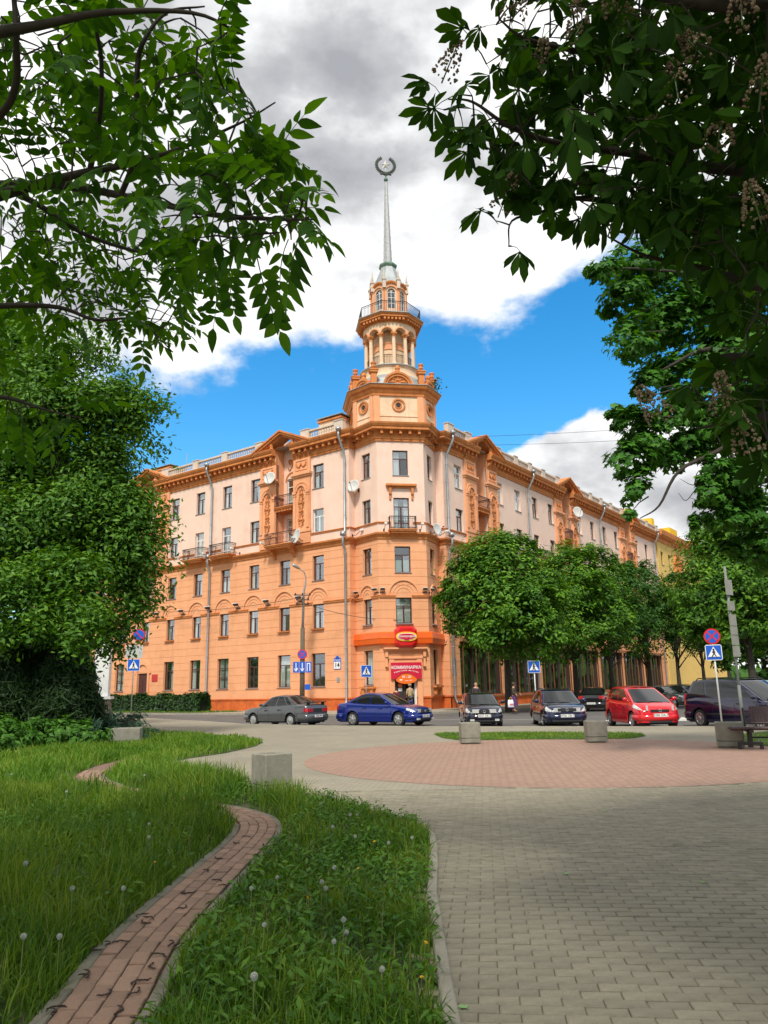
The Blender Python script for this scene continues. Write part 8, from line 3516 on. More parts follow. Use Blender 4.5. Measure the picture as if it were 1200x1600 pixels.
def palmate(seed):
    rr = random.Random(seed)
    mb = MB()
    mb.tube([(0, 0, 0), (0.07, 0, 0.01), (0.13, 0, -0.005)], [0.003, 0.0025, 0.003], 4, 1)
    c = Vector((0.13, 0, -0.005))
    n = rr.choice([5, 7, 7, 6])
    for k in range(n):
        a = (-1 + 2 * k / (n - 1)) * 1.9
        L_ = rr.uniform(0.15, 0.19) * (1 - 0.28 * abs(a) / 1.9)
        d = Vector((math.cos(a), math.sin(a), -0.5 - 0.25 * rr.random()))
        leaflet(mb, c, d, Vector((0, 0, 1)), L_, L_ * rr.uniform(0.19, 0.23), 0, rr.uniform(0.15, 0.5), True)
    return mb.mesh('leaf', [CHEST, STALK], True)


PIN = [pinnate(s) for s in range(5)]
PAL = [palmate(s) for s in range(5)]


def poly_sample(rr, poly, n, mind):
    xs, ys = [p[0] for p in poly], [p[1] for p in poly]
    out = []
    tries = 0
    while len(out) < n and tries < n * 60:
        tries += 1
        x, y = rr.uniform(min(xs), max(xs)), rr.uniform(min(ys), max(ys))
        if not bool(in_poly([x], [y], poly)[0]):
            continue
        if all((x - a) ** 2 + (y - b) ** 2 > mind ** 2 for a, b in out):
            out.append((x, y))
    return out


def orient(dirv, roll, rr):
    """rotation taking +x to dirv with z as far up as possible"""
    x = Vector(dirv).normalized()
    up = Vector((0, 0, 1))
    y = up.cross(x)
    if y.length < 0.05:
        y = Vector((0, 1, 0))
    y.normalize()
    z = x.cross(y)
    m = Matrix(((x.x, y.x, z.x), (x.y, y.y, z.y), (x.z, y.z, z.z)))
    return (m @ Matrix.Rotation(roll, 3, 'X')).to_euler()


def make_canopy(t, base, anchors, branches, meshes, rr, scale, down=0.35, tw=0.3):
    """leaves (one object each) at the anchors, joined to the nearest branch by twigs"""
    base = Vector(base)
    bp = [p for br in branches for p in br]
    tb = MB()
    objs = []
    anchors = [a - base for a in anchors]
    anchors.sort(key=lambda a: min((p - a).length_squared for p in bp))
    for a in anchors:
        q = min(bp, key=lambda p: (p - a).length_squared)
        bp.append(a)
        v = a - q
        L_ = v.length
        if L_ > 0.05:
            m = q.lerp(a, 0.55) + Vector((0, 0, 0.05 * L_)) + Vector((rr.gauss(0, .03), rr.gauss(0, .03), 0)) * L_
            tb.tube([q, m, a], [min(0.012, 0.004 + 0.006 * L_), 0.004, 0.0025], 4)
        bp_dir = v.normalized() if L_ > 1e-3 else Vector((1, 0, 0))
        d = bp_dir + Vector((rr.gauss(0, .45), rr.gauss(0, .45), rr.gauss(-down, .3)))
        me = rr.choice(meshes)
        objs.append((me, a, orient(d, rr.gauss(0, tw), rr), scale * rr.uniform(0.8, 1.15)))
    return tb, objs


rr = random.Random(101)
wbase = Vector((-4.6, 3.6, 0))
t = thing('walnut_tree', 'tree with long pinnate leaves reaching in from the upper left', 'tree', wbase)
mb = MB()
mb.tube([(0, 0, -0.05), (0.05, 0, 1.2), (0.0, 0.05, 2.6), (-0.1, 0, 4.2), (-0.2, 0, 6.0)], [0.22, 0.17, 0.14, 0.11, 0.05], 10)
mb.obj('trunk', BARK, t, smooth=True)
brs = []
BRP = [([(-330, 420, 3.6), (-120, 340, 3.6), (0, 305, 3.7), (70, 285, 3.7), (140, 268, 3.6), (210, 255, 3.5), (300, 225, 3.3), (380, 190, 3.1), (430, 160, 3.0)], [0.055, 0.04, 0.028, 0.022, 0.018, 0.013, 0.008, 0.005, 0.003]),
       ([(-330, 400, 3.8), (-100, 300, 3.9), (0, 290, 3.9), (110, 292, 3.8), (220, 312, 3.6), (330, 335, 3.3), (420, 342, 3.0), (465, 343, 2.8), (490, 343, 2.7)], [0.055, 0.038, 0.026, 0.02, 0.016, 0.012, 0.008, 0.005, 0.003]),
       ([(-300, 300, 3.4), (-80, 240, 3.3), (0, 180, 3.2), (25, 130, 3.1), (25, 60, 3.0), (22, 0, 3.0), (10, -80, 2.9)], [0.05, 0.03, 0.018, 0.015, 0.012, 0.010, 0.006]),
       ([(140, 268, 3.6), (150, 220, 3.5), (158, 160, 3.3), (158, 90, 3.2), (150, 30, 3.1), (170, -30, 3.1)], [0.014, 0.012, 0.010, 0.009, 0.007, 0.004]),
       ([(190, 302, 3.6), (206, 260, 3.4), (213, 200, 3.2), (214, 120, 3.1), (222, 70, 3.0), (260, 20, 3.0), (320, 10, 3.0)], [0.014, 0.013, 0.012, 0.011, 0.009, 0.006, 0.003]),
       ([(0, 290, 3.9), (60, 320, 4.1), (130, 365, 4.2), (210, 392, 4.2), (280, 405, 4.0), (350, 440, 3.9)], [0.02, 0.016, 0.012, 0.009, 0.006, 0.003]),
       ([(-300, 520, 4.3), (-80, 490, 4.4), (0, 478, 4.5), (90, 480, 4.5), (150, 500, 4.5), (215, 500, 4.4), (270, 550, 4.3)], [0.045, 0.03, 0.018, 0.013, 0.009, 0.006, 0.003]),
       ([(-250, 100, 3.0), (-60, 60, 3.0), (60, 40, 2.9), (160, 20, 2.9), (300, 20, 2.8), (380, 55, 2.8)], [0.04, 0.028, 0.018, 0.013, 0.007, 0.003]),
       ([(-300, 640, 4.8), (-100, 625, 4.8), (0, 620, 4.8), (70, 640, 4.7), (130, 655, 4.6)], [0.04, 0.026, 0.015, 0.008, 0.003])]
for pts, rads in BRP:
    mb = MB()
    c = branch_px(mb, pts, wbase, rads, 6)
    # the inner end runs into the trunk
    st = Vector(c[0])
    if pts[0][0] < 0:
        z = max(1.6, min(4.5, st.z * 0.9))
        mb.tube([Vector((0.0, 0.02, z)), (Vector((0, 0.02, z)) + st) / 2 + Vector((0, 0, 0.05)), st], [rads[0] * 1.5, rads[0] * 1.2, rads[0]], 7)
    mb.obj('branch', TWIGM, t, smooth=True)
    brs.append([Vector(p) for p in c])
zones = [([(0, 0), (290, 0), (315, 40), (370, 70), (400, 120), (405, 160), (410, 210), (420, 262), (400, 310), (370, 300), (250, 180), (150, 110), (0, 90)], 54, 25, (2.7, 3.5)),
         ([(0, 60), (150, 90), (240, 170), (300, 230), (250, 290), (120, 290), (60, 200), (0, 180)], 60, 20, (3.4, 4.4)),
         ([(250, 270), (430, 270), (460, 300), (470, 335), (440, 370), (400, 360), (360, 400), (320, 385), (240, 340)], 46, 20, (2.7, 3.4)),
         ([(0, 320), (120, 330), (240, 345), (330, 400), (310, 430), (200, 430), (80, 400), (0, 410)], 66, 18, (4.2, 5.4)),
         ([(0, 410), (100, 410), (190, 450), (260, 470), (280, 500), (240, 500), (130, 500), (40, 480), (0, 490)], 70, 15, (4.8, 6.0)),
         ([(0, 170), (60, 230), (130, 290), (60, 310), (0, 280)], 26, 20, (3.55, 3.95)),
         ([(0, 600), (70, 610), (130, 640), (110, 665), (40, 660), (0, 650)], 14, 22, (4.4, 5.0))]
anch = []
for poly, n, md, (d0, d1) in zones:
    for x, y in poly_sample(rr, poly, n, md):
        anch.append(AT(x, y, rr.uniform(d0, d1)))
for x, y, d in ((478, 340, 2.5), (485, 345, 2.45), (480, 297, 2.6), (250, 500, 5.2), (215, 480, 5.4), (230, 520, 5.0), (180, 490, 5.5), (440, 300, 2.7), (345, 60, 2.75), (345, 35, 2.7), (375, 140, 2.9), (400, 200, 2.9), (350, 400, 3.3), (400, 395, 3.1), (455, 375, 2.9), (262, 505, 4.2), (285, 465, 4.2), (250, 540, 4.2), (240, 520, 4.2),
                (330, 430, 3.7), (300, 440, 3.9), (20, 640, 4.6), (110, 650, 4.5)):
    anch.append(AT(x, y, d))
tb, objs = make_canopy(t, wbase, anch, brs, PIN, rr, 0.72, down=0.2)
tb.obj('twigs', TWIGM, t)['kind'] = 'stuff'
objs.sort(key=lambda q: (q[1] + wbase - EYE).length)
for me, p, e, s in objs[:298]:
    put('leaf', me, t, p, rot=e, scale=(s, s, s))


def joined_leaves(lst, mats):
    mbx = MB()
    for me, p, e, s in lst:
        m4 = Matrix.Translation(p) @ e.to_matrix().to_4x4() @ Matrix.Scale(s, 4)
        mbx.add([m4 @ v.co for v in me.vertices], [tuple(q.vertices) for q in me.polygons])
    o = mbx.obj('outer_leaves', mats, t, smooth=True)
    o['kind'] = 'stuff'


joined_leaves(objs[298:], WALNUT)
# unseen crown above and beside the frame, with clumps added to shade the foreground
rg = np.random.default_rng(103)
P, Nn, cl = crown_points(rg, [(-2.8, 1.5, 6.4, 2.0, 2.4, 1.8), (0.6, -3.0, 5.6, 2.4, 1.8, 1.3), (-2.8, -1.0, 4.8, 2.0, 2.0, 1.6), (1.8, -4.5, 7.0, 3.2, 2.6, 1.6), (3.6, -1.6, 7.6, 2.4, 2.2, 1.2), (0.8, -2.6, 9.4, 2.6, 2.2, 1.2), (4.6, -2.2, 9.6, 2.6, 2.0, 1.2), (0.4, -4.2, 8.2, 2.6, 3.0, 1.2), (1.4, -1.4, 8.8, 2.4, 2.2, 1.0), (-1.6, -2.6, 8.0, 2.2, 2.6, 1.2), (5.0, -6.8, 8.2, 2.8, 2.4, 1.2)], 21000, 600, 0.42, fill=0.1, up=0.8)
keep = []
Pw = P + np.array(wbase)
dv = Pw - np.array(EYE)
wz = dv @ np.array(C_F)
sx_ = 600 + F_PX * (dv @ np.array(C_R)) / np.maximum(wz, 0.01)
sy_ = 800 - F_PX * (dv @ np.array(C_U)) / np.maximum(wz, 0.01)
inside = (wz > 0.1) & (sx_ > -25) & (sx_ < 1225) & (sy_ > -25) & (sy_ < 1625)
o = put('crown_with_shade_clumps', leaf_cloud('crown_with_shade_clumps', P[~inside], Nn[~inside], 0.12, rg, WALNUT), t)
o['kind'] = 'stuff'

# horse chestnut on the right
rr = random.Random(202)
cb = Vector((4.3, 3.4, 0))
t = thing('chestnut_tree', 'dark horse chestnut in flower reaching in from the upper right', 'tree', cb)
mb = MB()
mb.tube([(0, 0, -0.05), (0.0, 0, 1.4), (-0.05, 0.05, 2.8), (-0.2, 0.1, 4.4), (-0.3, 0.2, 7.0)], [0.30, 0.24, 0.2, 0.15, 0.06], 12)
mb.obj('trunk', BARK, t, smooth=True)
brs = []
BRC = [([(1500, 300, 3.6), (1300, 210, 3.6), (1150, 150, 3.6), (1010, 110, 3.6), (900, 80, 3.5), (820, 60, 3.4), (780, 30, 3.4)], [0.07, 0.05, 0.032, 0.02, 0.013, 0.008, 0.004]),
       ([(1500, 380, 3.8), (1300, 320, 3.7), (1130, 265, 3.7), (990, 240, 3.7), (880, 225, 3.6), (800, 200, 3.5), (740, 160, 3.5), (700, 155, 3.5)], [0.07, 0.05, 0.03, 0.02, 0.014, 0.01, 0.006, 0.003]),
       ([(1500, 430, 3.8), (1320, 380, 3.8), (1150, 340, 3.9), (1000, 320, 3.9), (890, 310, 3.8), (850, 330, 3.7), (800, 345, 3.6), (795, 385, 3.6)], [0.06, 0.045, 0.028, 0.018, 0.012, 0.008, 0.005, 0.003]),
       ([(1500, 480, 3.4), (1320, 470, 3.4), (1200, 450, 3.5), (1100, 420, 3.6), (1010, 400, 3.7), (950, 370, 3.7)], [0.07, 0.045, 0.026, 0.016, 0.008, 0.004]),
       ([(1500, 560, 3.2), (1300, 560, 3.2), (1190, 560, 3.3), (1120, 560, 3.4), (1085, 600, 3.5), (1070, 650, 3.5)], [0.07, 0.04, 0.024, 0.014, 0.008, 0.004]),
       ([(1450, 660, 3.0), (1290, 660, 3.0), (1200, 650, 3.1), (1140, 660, 3.2), (1090, 670, 3.3)], [0.05, 0.03, 0.018, 0.010, 0.004]),
       ([(1400, 100, 3.2), (1250, 40, 3.2), (1120, 10, 3.2), (1000, -10, 3.3), (880, -20, 3.3)], [0.06, 0.04, 0.026, 0.016, 0.006])]
for pts, rads in BRC:
    rads = [min(r, 0.012 + 0.5 * r) for r in rads]
    pts = [(x + (0 if x < 1250 else 30 * math.sin(y)), y + (0 if x < 1250 else 45 * math.sin(x * 0.7 + y)), d + (0 if x < 1250 else 0.3 * math.sin(y * 1.3))) for x, y, d in pts]
    mb = MB()
    c = branch_px(mb, pts, cb, rads, 6)
    st = Vector(c[0])
    z = max(1.8, min(5, st.z * 0.9))
    mb.tube([Vector((-0.02, 0.02, z)), (Vector((0, 0, z)) + st) / 2 + Vector((0, 0, 0.06)), st], [rads[0] * 1.4, rads[0] * 1.15, rads[0]], 7)
    mb.obj('branch', TWIGM, t, smooth=True)
    brs.append([Vector(p) for p in c])
zones = [([(760, 0), (900, 0), (900, 120), (860, 200), (800, 170), (790, 80)], 44, 19, (3.2, 3.8)),
         ([(890, 0), (1200, 0), (1200, 300), (1050, 330), (930, 300), (880, 180)], 170, 16, (2.9, 4.2)),
         ([(700, 150), (740, 140), (790, 180), (860, 220), (880, 290), (840, 300), (780, 250), (730, 190), (690, 170)], 32, 17, (3.3, 3.8)),
         ([(850, 270), (1000, 280), (1060, 310), (1050, 350), (960, 335), (890, 320), (860, 310)], 46, 14, (3.4, 4.0)),
         ([(1040, 320), (1200, 290), (1200, 620), (1160, 560), (1160, 470), (1120, 410), (1060, 370)], 95, 15, (3.0, 4.0)),
         ([(1150, 560), (1200, 560), (1200, 650), (1150, 640), (1120, 610)], 16, 18, (3.0, 3.6)),
         ([(1060, 600), (1110, 600), (1100, 640), (1060, 640)], 4, 20, (3.1, 3.5)),
         ([(1150, 640), (1200, 620), (1200, 690), (1170, 680)], 9, 15, (2.9, 3.4))]
anch = []
for poly, n, md, (d0, d1) in zones:
    for x, y in poly_sample(rr, poly, n, md):
        anch.append(AT(x, y, rr.uniform(d0, d1)))
for x, y, d in ((690, 150, 3.5), (715, 165, 3.5), (800, 385, 3.55), (775, 345, 3.6), (805, 335, 3.6), (745, 75, 3.4), (760, 100, 3.4), (750, 225, 3.6), (770, 240, 3.6), (830, 300, 3.6)):
    anch.append(AT(x, y, d))
tb, objs = make_canopy(t, cb, anch, brs, PAL, rr, 0.70, down=0.4)
tb.obj('twigs', TWIGM, t)['kind'] = 'stuff'
objs.sort(key=lambda q: (q[1] + cb - EYE).length)
for me, p, e, s in objs[:290]:
    put('leaf', me, t, p, rot=e, scale=(s, s, s))
joined_leaves(objs[290:], CHEST)
# dense inner foliage and unseen outer crown, widened overhead to shade the plaza
rg = np.random.default_rng(204)
blobs = [(-0.3, 0.2, 5.6, 2.6, 2.6, 2.0), (-1.6, -1.0, 5.2, 2.2, 2.0, 1.3), (0.4, 1.5, 4.6, 2.2, 2.2, 2.0), (0.6, 0.5, 3.6, 1.8, 2.0, 1.4), (-1.8, -2.6, 4.6, 1.8, 1.8, 1.0), (-1.0, -1.6, 9.2, 2.8, 2.2, 1.4), (-2.6, -1.4, 7.6, 2.0, 1.8, 1.0), (1.2, -0.6, 9.0, 2.6, 2.2, 1.4), (-1.2, 0.2, 3.6, 1.2, 1.2, 1.2), (-1.0, 0.3, 2.7, 1.0, 1.0, 0.7), (-1.2, 0.2, 4.6, 1.2, 1.2, 1.0), (-0.4, 0.3, 2.4, 1.0, 1.0, 0.6)]
P, Nn, cl = crown_points(rg, blobs, 23000, 560, 0.42, fill=0.1, up=0.8)
Pw = P + np.array(cb)
dv = Pw - np.array(EYE)
wz = dv @ np.array(C_F)
sx_ = 600 + F_PX * (dv @ np.array(C_R)) / np.maximum(wz, 0.01)
sy_ = 800 - F_PX * (dv @ np.array(C_U)) / np.maximum(wz, 0.01)
inside = (wz > 0.1) & (sx_ > -25) & (sx_ < 1225) & (sy_ > -25) & (sy_ < 1625)
dense = in_poly(sx_, sy_, [(960, -30), (1230, -30), (1230, 600), (1175, 540), (1150, 430), (1040, 330), (930, 250)])
far_ok = wz > 3.3
keep = (~inside) | (inside & dense & far_ok)
o = put('crown_with_shade_clumps', leaf_cloud('crown_with_shade_clumps', P[keep], Nn[keep], 0.15, rg, CHEST), t)
o['kind'] = 'stuff'

# flower candles
FLW = M('chestnut_blossom', (0.30, 0.235, 0.15), 0.85, (0.20, 0.13, 0.08), 20, rand=0.25)


def candle(seed):
    rr_ = random.Random(seed)
    mb_ = MB()
    mb_.tube([(0, 0, 0), (0, 0, 0.2)], [0.004, 0.002], 4, 1)
    for i in range(120):
        z = 0.03 + 0.17 * rr_.random()
        r = 0.052 * (1 - (z - 0.03) / 0.2) + 0.008
        a = rr_.uniform(0, 2 * PI)
        c = Vector((r * math.cos(a), r * math.sin(a), z))
        s = rr_.uniform(0.004, 0.009)
        n = Vector((math.cos(a), math.sin(a), 0.5))
        u = n.orthogonal().normalized()
        v = n.cross(u).normalized()
        mb_.add([c + u * s, c + v * s, c - u * s, c - v * s, c + n * s * 0.9, c - n * s], [(0, 1, 4), (1, 2, 4), (2, 3, 4), (3, 0, 4), (1, 0, 5), (2, 1, 5), (3, 2, 5), (0, 3, 5)])
    return mb_.mesh('flower_candle', [FLW, STALK])


CAN = [candle(s) for s in range(3)]
for x, y, d, tilt in ((690, 130, 3.45, -0.6), (840, 140, 3.4, -0.5), (800, 35, 3.3, -0.2), (778, 340, 3.55, -0.7), (970, 40, 3.1, 0.2), (1060, 155, 3.0, 0.1), (1120, 235, 3.0, -0.2), (1160, 40, 2.9, 0.1), (1190, 350, 2.8, 0), (1040, 660, 3.2, -0.9), (1130, 655, 3.1, -0.6),
                      (1175, 720, 2.9, -0.3), (1000, 235, 3.3, 0.3), (905, 75, 3.3, 0), (1100, 90, 3.0, 0.4), (1185, 175, 2.9, 0.3)):
    put('flower_candle', rr.choice(CAN), t, AT(x, y, d) - cb, rot=(rr.uniform(-0.4, 0.4), tilt, rr.uniform(0, 6)))

# ------------------------------------------------------------------ grass, weeds, dandelions, litter
GRASS = leaf_mat('grass_blade', (0.026, 0.078, 0.005), (0.075, 0.17, 0.010), (0.21, 0.28, 0.03), 0.3, rough=0.6, nz=1.3, nsc=1.1)
GRASSB = leaf_mat('bright_grass_blade', (0.045, 0.12, 0.008), (0.09, 0.21, 0.012), (0.24, 0.30, 0.04), 0.3, rough=0.6, nz=1.2, nsc=0.7)
WEED = leaf_mat('weed_leaf', (0.024, 0.08, 0.007), (0.06, 0.165, 0.013), (0.13, 0.26, 0.028), 0.3, nz=1.0, nsc=1.5)
SEEDM = leaf_mat('grass_seed_head', (0.16, 0.13, 0.06), (0.22, 0.19, 0.08), (0.30, 0.26, 0.12), 0.2)


def blades(name, P, h, w, bend, rg, mat, flop=0.0):
    n = len(P)
    az = rg.uniform(0, 2 * PI, n)
    fa = rg.uniform(0, 2 * PI, n)
    S_ = np.array([0, 0.4, 0.75, 1.0])
    Wd = np.array([0.8, 1.0, 0.65, 0.0])
    wx, wy = np.cos(fa), np.sin(fa)
    V = np.zeros((n, 7, 3))
    k = 0
    for s, wd in zip(S_, Wd):
        off = (bend * h) * s ** 2
        z = h * (s - 0.5 * np.minimum(bend, 1.2) * s ** 2 * 0.6)
        cx_ = P[:, 0] + np.cos(az) * off
        cy_ = P[:, 1] + np.sin(az) * off
        cz_ = P[:, 2] + z
        if s < 1:
            for sg in (-1, 1):
                V[:, k, 0] = cx_ + sg * wx * w * wd / 2
                V[:, k, 1] = cy_ + sg * wy * w * wd / 2
                V[:, k, 2] = cz_
                k += 1
        else:
            V[:, k, 0], V[:, k, 1], V[:, k, 2] = cx_, cy_, cz_
            k += 1
    tri = np.array([(0, 1, 3), (0, 3, 2), (2, 3, 5), (2, 5, 4), (4, 5, 6)])
    F = tri[None] + (np.arange(n) * 7)[:, None, None]
    return np_mesh(name, V.reshape(-1, 3), F.reshape(-1, 3), mat)


def path_dist(x, y):
    d = np.full(len(x), 9.0)
    for px_, py_ in PATH_NP[::1]:
        d = np.minimum(d, np.hypot(x - px_, y - py_))
    return d


PLTS = [(o.location.x, o.location.y) for o in bpy.data.objects if o.name.startswith('concrete_planter')]


def scatter(rg, x0, x1, y0, y1, dens, poly, margin_path=0.27, clump=0.35):
    n = int((x1 - x0) * (y1 - y0) * dens)
    x = rg.uniform(x0, x1, n)
    y = rg.uniform(y0, y1, n)
    f = np.sin(x * 2.1 + 1.3 * np.sin(y * 1.1)) * np.sin(y * 1.7 + np.sin(x * 0.9)) + 0.6 * np.sin(x * 5.3 + y * 3.7)
    keep = in_poly(x, y, poly) & (rg.random(n) < 0.62 + clump * f)
    x, y = x[keep], y[keep]
    if margin_path:
        k = path_dist(x, y) > margin_path
        x, y = x[k], y[k]
    for a, b in PLTS:
        k = np.hypot(x - a, y - b) > 0.55
        x, y = x[k], y[k]
    return np.stack([x, y, np.full(len(x), 0.005)], -1), np.sin(x * 1.3 + 0.7 * np.sin(y * 0.8)) * np.cos(y * 0.9 + 0.5)


rg = np.random.default_rng(301)


def grass_zone(name, x0, x1, y0, y1, dens, poly, h, w, bend, mat, mp=0.27, var=0.35):
    P, f = scatter(rg, x0, x1, y0, y1, dens, poly, mp)
    n = len(P)
    # shorter beside the path and the kerbs
    hh = h * (1 + var * f) * rg.uniform(0.45, 1.2, n)
    if mp:
        pdist = path_dist(P[:, 0], P[:, 1])
        hh *= np.clip(0.45 + (pdist - 0.25) / 0.5, 0.45, 1.0)
    hh *= np.where(P[:, 0] > -1.15, np.where(P[:, 1] < 9, 0.62, 0.55), 1.0)
    o = put(name, blades(name, P, hh, w * rg.uniform(0.6, 1.3, n), np.abs(rg.normal(bend, 0.35, n)), rg, mat))
    return tag(o, kind='stuff')


tag(grass_zone('grass', -4.6, 0.45, 2.6, 7.0, 2900, LAWN, 0.27, 0.0085, 0.45, GRASS), 'long dark green grass in the foreground lawn', 'grass')
tag(grass_zone('grass', -7.0, 0.6, 7.0, 13.5, 1500, LAWN, 0.30, 0.011, 0.45, GRASS), 'long grass either side of the bend of the footpath', 'grass')
tag(grass_zone('grass', -4.4, -2.15, 9.3, 12.6, 800, LAWN, 0.42, 0.013, 0.35, GRASS, 0.2), 'tallest grass hiding the footpath behind its bend', 'grass')
tag(grass_zone('grass', -14, -2.5, 13.5, 24, 520, LAWN, 0.28, 0.020, 0.5, GRASSB), 'brighter long grass in the middle of the lawn', 'grass')
tag(grass_zone('grass', -24, -3.5, 24, 44, 150, LAWN, 0.20, 0.036, 0.6, GRASSB), 'sunlit grass of the lawn towards the street', 'grass')
tag(grass_zone('grass', 1.3, 7.9, 22.2, 27.3, 650, STRIP, 0.13, 0.018, 0.6, GRASSB, 0), 'short bright grass of the narrow strip between the planters', 'grass')
tag(grass_zone('grass', 8.2, 22, 14, 26, 260, STRIP2, 0.15, 0.022, 0.6, GRASSB, 0), 'short grass behind the bench', 'grass')
vp = [tuple(BL(r, l)[:2]) for r, l in VERGE]
tag(grass_zone('grass', min(p[0] for p in vp), max(p[0] for p in vp), min(p[1] for p in vp), max(p[1] for p in vp), 50, vp, 0.14, 0.05, 0.6, GRASSB, 0), 'grass verge at the foot of the hedge', 'grass')
vp2 = [tuple(BL(r, l)[:2]) for r, l in [(14.2, -8.6), (34, -8.6), (34, -6.6), (14.2, -6.6)]]
tag(grass_zone('grass', min(p[0] for p in vp2), max(p[0] for p in vp2), min(p[1] for p in vp2), max(p[1] for p in vp2), 70, vp2, 0.14, 0.05, 0.6, GRASSB, 0), 'grass strip under the lindens', 'grass')


# broad-leaved weeds: rosettes and leafy stems
def weeds(name, label, x0, x1, y0, y1, n, seed, hmin, hmax, lw):
    rg = np.random.default_rng(seed)
    x, y = rg.uniform(x0, x1, n), rg.uniform(y0, y1, n)
    k = in_poly(x, y, LAWN)
    x, y = x[k], y[k]
    k = path_dist(x, y) > 0.30
    x, y = x[k], y[k]
    pts, nn = [], []
    for a, b in zip(x, y):
        h = rg.uniform(hmin, hmax)
        m = rg.integers(7, 16)
        for i in range(m):
            ang = i * 2.4 + rg.uniform(0, 0.6)
            z = h * (0.12 + 0.88 * i / m)
            r = 0.055 * (1.2 - 0.6 * i / m)
            pts.append((a + r * math.cos(ang), b + r * math.sin(ang), z))
            nn.append((math.cos(ang) * 0.55, math.sin(ang) * 0.55, 0.9))
    P = np.array(pts)
    o = put(name, leaf_cloud(name, P, np.array(nn) + rand_dirs(rg, len(P)) * 0.25, lw, rg, WEED, 'oval', 1.9))
    tag(o, label, 'weeds', kind='stuff')


weeds('weeds', 'leafy weeds between the footpath and the plaza kerb', -1.2, 0.35, 3.2, 11.5, 950, 311, 0.06, 0.22, 0.038)
weeds('weeds', 'leafy weeds in the long grass left of the footpath', -4.6, -1.7, 3.4, 12.5, 800, 312, 0.08, 0.26, 0.04)
# tall stems with seed heads
n = 620
x, y = rg.uniform(-5.5, 0.3, n), rg.uniform(3.4, 13.5, n)
k = in_poly(x, y, LAWN) & (path_dist(x, y) > 0.25)
P = np.stack([x[k], y[k], np.zeros(k.sum())], -1)
m = len(P)
hh = rg.uniform(0.22, 0.50, m) * np.where(P[:, 0] > -1.2, 0.72, 1)
o = put('seed_stems', blades('seed_stems', P, hh, np.full(m, 0.0038), np.abs(rg.normal(0.18, 0.15, m)), rg, SEEDM))
tag(o, 'thin pale seeding grass stems standing above the lawn', 'grass stems', kind='stuff')

# dandelions
FLUFF = M('dandelion_fluff', (0.52, 0.54, 0.47), 0.9, (0.40, 0.42, 0.35), 60)
DYEL = M('dandelion_yellow', (0.80, 0.48, 0.01), 0.7)


def clock_mesh():
    rr_ = random.Random(9)
    mb_ = MB()
    mb_.sphere((0, 0, 0), 0.007, 6, 4, 0)
    for i in range(84):
        z = 1 - 2 * (i + 0.5) / 84
        a = i * 2.399963
        r = math.sqrt(1 - z * z)
        d = Vector((r * math.cos(a), r * math.sin(a), z))
        u = d.orthogonal().normalized()
        v = d.cross(u)
        L_ = 0.025 * rr_.uniform(0.9, 1.08)
        c = d * L_
        s = 0.0036
        mb_.add([c + u * s, c + v * s, c - u * s, c - v * s, d * 0.006], [(0, 1, 2, 3), (0, 1, 4), (2, 3, 4)])
    return mb_.mesh('seed_head', FLUFF)


def flower_mesh():
    mb_ = MB()
    for ring, (n_, L_, e) in enumerate(((14, 0.021, 0.25), (12, 0.016, 0.7), (8, 0.009, 1.1))):
        for i in range(n_):
            a = 2 * PI * i / n_ + ring * 0.3
            d = Vector((math.cos(a) * math.cos(e), math.sin(a) * math.cos(e), math.sin(e)))
            u = Vector((-math.sin(a), math.cos(a), 0)) * 0.0032
            mb_.add([-u * 0.5, d * L_ - u, d * L_ + u, u * 0.5], [(0, 1, 2, 3)])
    mb_.lathe([(0.004, -0.012), (0.007, -0.004), (0.006, 0.001)], 8)
    return mb_.mesh('flower_head', DYEL)


CLK, DFL = clock_mesh(), flower_mesh()
STEMM = M('dandelion_stem', (0.16, 0.20, 0.07), 0.6)
clk_px = [(18, 1210), (40, 1349), (113, 1388), (233, 1308), (37, 1463), (93, 1463), (193, 1388), (393, 1388), (233, 1287), (397, 1526), (226, 1211), (104, 1237),
          (520, 1292), (555, 1307), (607, 1317), (644, 1309), (523, 1356), (433, 1371), (503, 1378), (509, 1388), (537, 1437), (541, 1457), (413, 1445), (522, 1471), (397, 1525), (547, 1273), (558, 1273), (501, 1255), (597, 1514)]
yel_px = [(242, 1347), (580, 1268), (585, 1315), (560, 1357), (481, 1402), (665, 1473), (659, 1527), (305, 1264)]
for grp, lab, px_list, me, z0, z1, nm in (('white dandelion clocks in the lawn', 'white dandelion clock on a bare stem', clk_px, CLK, 0.22, 0.34, 'dandelion'),
                                         ('yellow dandelion flowers in the lawn', 'yellow dandelion flower in the grass', yel_px, DFL, 0.14, 0.24, 'dandelion')):
    for (px, py) in px_list:
        z = random.uniform(z0, z1) * (0.8 if px > 350 else 1.15)
        g = G(px, py, z)
        side = ('left of the footpath' if px < 300 else 'between footpath and plaza') if py > 1225 else 'at the far side of the lawn'
        t = thing(nm, lab + ' ' + side, 'dandelion', (g.x, g.y, 0.0), random.uniform(0, 6), grp)
        mb = MB()
        b = (random.uniform(-0.05, 0.05), random.uniform(-0.05, 0.05), 0.0)
        mb.tube([b, (b[0] * 0.3, b[1] * 0.3, z * 0.5), (0, 0, z)], [0.0028, 0.0024, 0.0022], 5)
        mb.obj('stem', STEMM, t)
        s = random.uniform(0.5, 0.72)
        put('seed_head' if me is CLK else 'flower_head', me, t, (0, 0, z), rot=(random.uniform(-.4, .4), random.uniform(-.4, .4), 0), scale=(s, s, s))

# fallen catkins on the footpath
CATM = M('dry_catkin', (0.075, 0.048, 0.036), 0.95, (0.02, 0.012, 0.01), 40)
rr = random.Random(77)


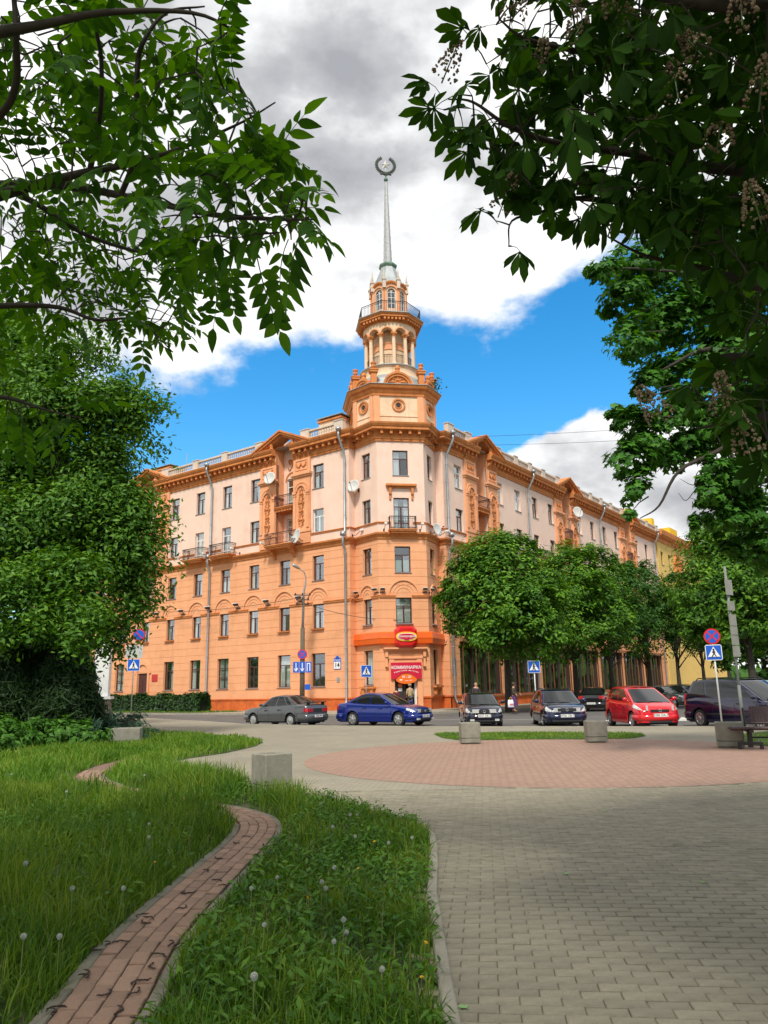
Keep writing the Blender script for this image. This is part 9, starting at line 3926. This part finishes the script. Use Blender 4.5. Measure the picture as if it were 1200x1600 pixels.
def catkin(seed):
    r_ = random.Random(seed)
    mb_ = MB()
    a = r_.uniform(0, 6)
    p = Vector((0, 0, 0.008))
    pts = [p.copy()]
    for i in range(9):
        a += r_.gauss(0, 0.42)
        p = p + Vector((math.cos(a), math.sin(a), 0)) * 0.014
        p.z = 0.007 + 0.004 * r_.random()
        pts.append(p.copy())
    mb_.tube(pts, [0.003] + [r_.uniform(0.003, 0.0052) for _ in range(8)] + [0.002], 6)
    for i in range(26):
        q = Vector(r_.choice(pts)) + Vector((r_.gauss(0, 0.004), r_.gauss(0, 0.004), r_.uniform(0, 0.004)))
        s = 0.004
        mb_.add([q + Vector((s, 0, 0)), q + Vector((0, s, 0)), q + Vector((-s, 0, 0.002)), q + Vector((0, -s, 0))], [(0, 1, 2, 3)])
    return mb_.mesh('catkin', CATM)


CK = [catkin(s) for s in range(6)]
ck_px = [(72, 1582), (82, 1588), (122, 1525), (130, 1528), (165, 1480), (175, 1475), (160, 1485), (236, 1443), (240, 1438), (232, 1428), (346, 1378), (341, 1384), (285, 1397), (289, 1393), (325, 1363), (348, 1342), (378, 1308), (240, 1506), (260, 1497), (205, 1540), (215, 1545), (170, 1548),
         (205, 1592), (178, 1588), (275, 1483), (262, 1480), (290, 1416), (375, 1318), (232, 1580), (310, 1428)]
for i, (px, py) in enumerate(ck_px):
    g = G(px, py, 0.045)
    o = put('fallen_catkin', rr.choice(CK), None, (g.x, g.y, 0.043), rr.uniform(0, 6), scale=(1.0, 1.0, 1.0))
    tag(o, 'dark shrivelled catkin fallen on the red brick footpath', 'catkin', 'fallen catkins on the footpath')

# fallen leaves and specks on the plaza
LITM = M('fallen_leaf_green', (0.25, 0.42, 0.16), 0.7, (0.18, 0.33, 0.10), 25)


def fallen(seed):
    r_ = random.Random(seed)
    mb_ = MB()
    pts = []
    k = 15
    for i in range(k):
        a = 2 * PI * i / k
        r = (0.055 if i % 3 == 0 else 0.026) * r_.uniform(0.8, 1.2)
        pts.append((r * math.cos(a) * 1.2, r * math.sin(a), 0.004 + 0.012 * r_.random()))
    mb_.add([(0, 0, 0.005)] + pts, [(0, i + 1, (i + 1) % k + 1) for i in range(k)])
    mb_.tube([(0.05, 0, 0.006), (0.11, 0.01, 0.006)], 0.0016, 4)
    return mb_.mesh('fallen_leaf', LITM)


for (px, py, lab, s) in ((724, 1582, 'pale green lobed leaf on the paving at the bottom, right of the kerb', 0.62), (885, 1370, 'pale green leaf lying on the plaza right of centre', 0.7), (1100, 1384, 'small pale green leaf lying at the right of the plaza', 0.55),
                         (945, 1270, 'whitish leaf lying near the red paved circle', 0.7), (760, 1342, 'small curled leaf on the plaza just right of the kerb bend', 0.45)):
    g = G(px, py)
    o = put('fallen_leaf', fallen(px), None, (g.x, g.y, 0.02), random.uniform(0, 6), scale=(s, s, s))
    tag(o, lab, 'leaf', 'leaves fallen on the plaza')
rg = np.random.default_rng(320)
n = 420
x, y = rg.uniform(-1, 7, n), rg.uniform(3.6, 24, n)
k = ~in_poly(x, y, LAWN_K)
P = np.stack([x[k], y[k], np.full(k.sum(), 0.022)], -1)
o = put('litter', leaf_cloud('litter', P, rand_dirs(rg, len(P)) * 0.3 + np.array([0, 0, 1]), 0.018, rg, M('plant_litter', (0.10, 0.06, 0.03), 0.9, (0.35, 0.32, 0.2), 1.2, rand=0.6)))
tag(o, 'specks of blossom and leaf litter scattered over the paving', 'litter', kind='stuff')
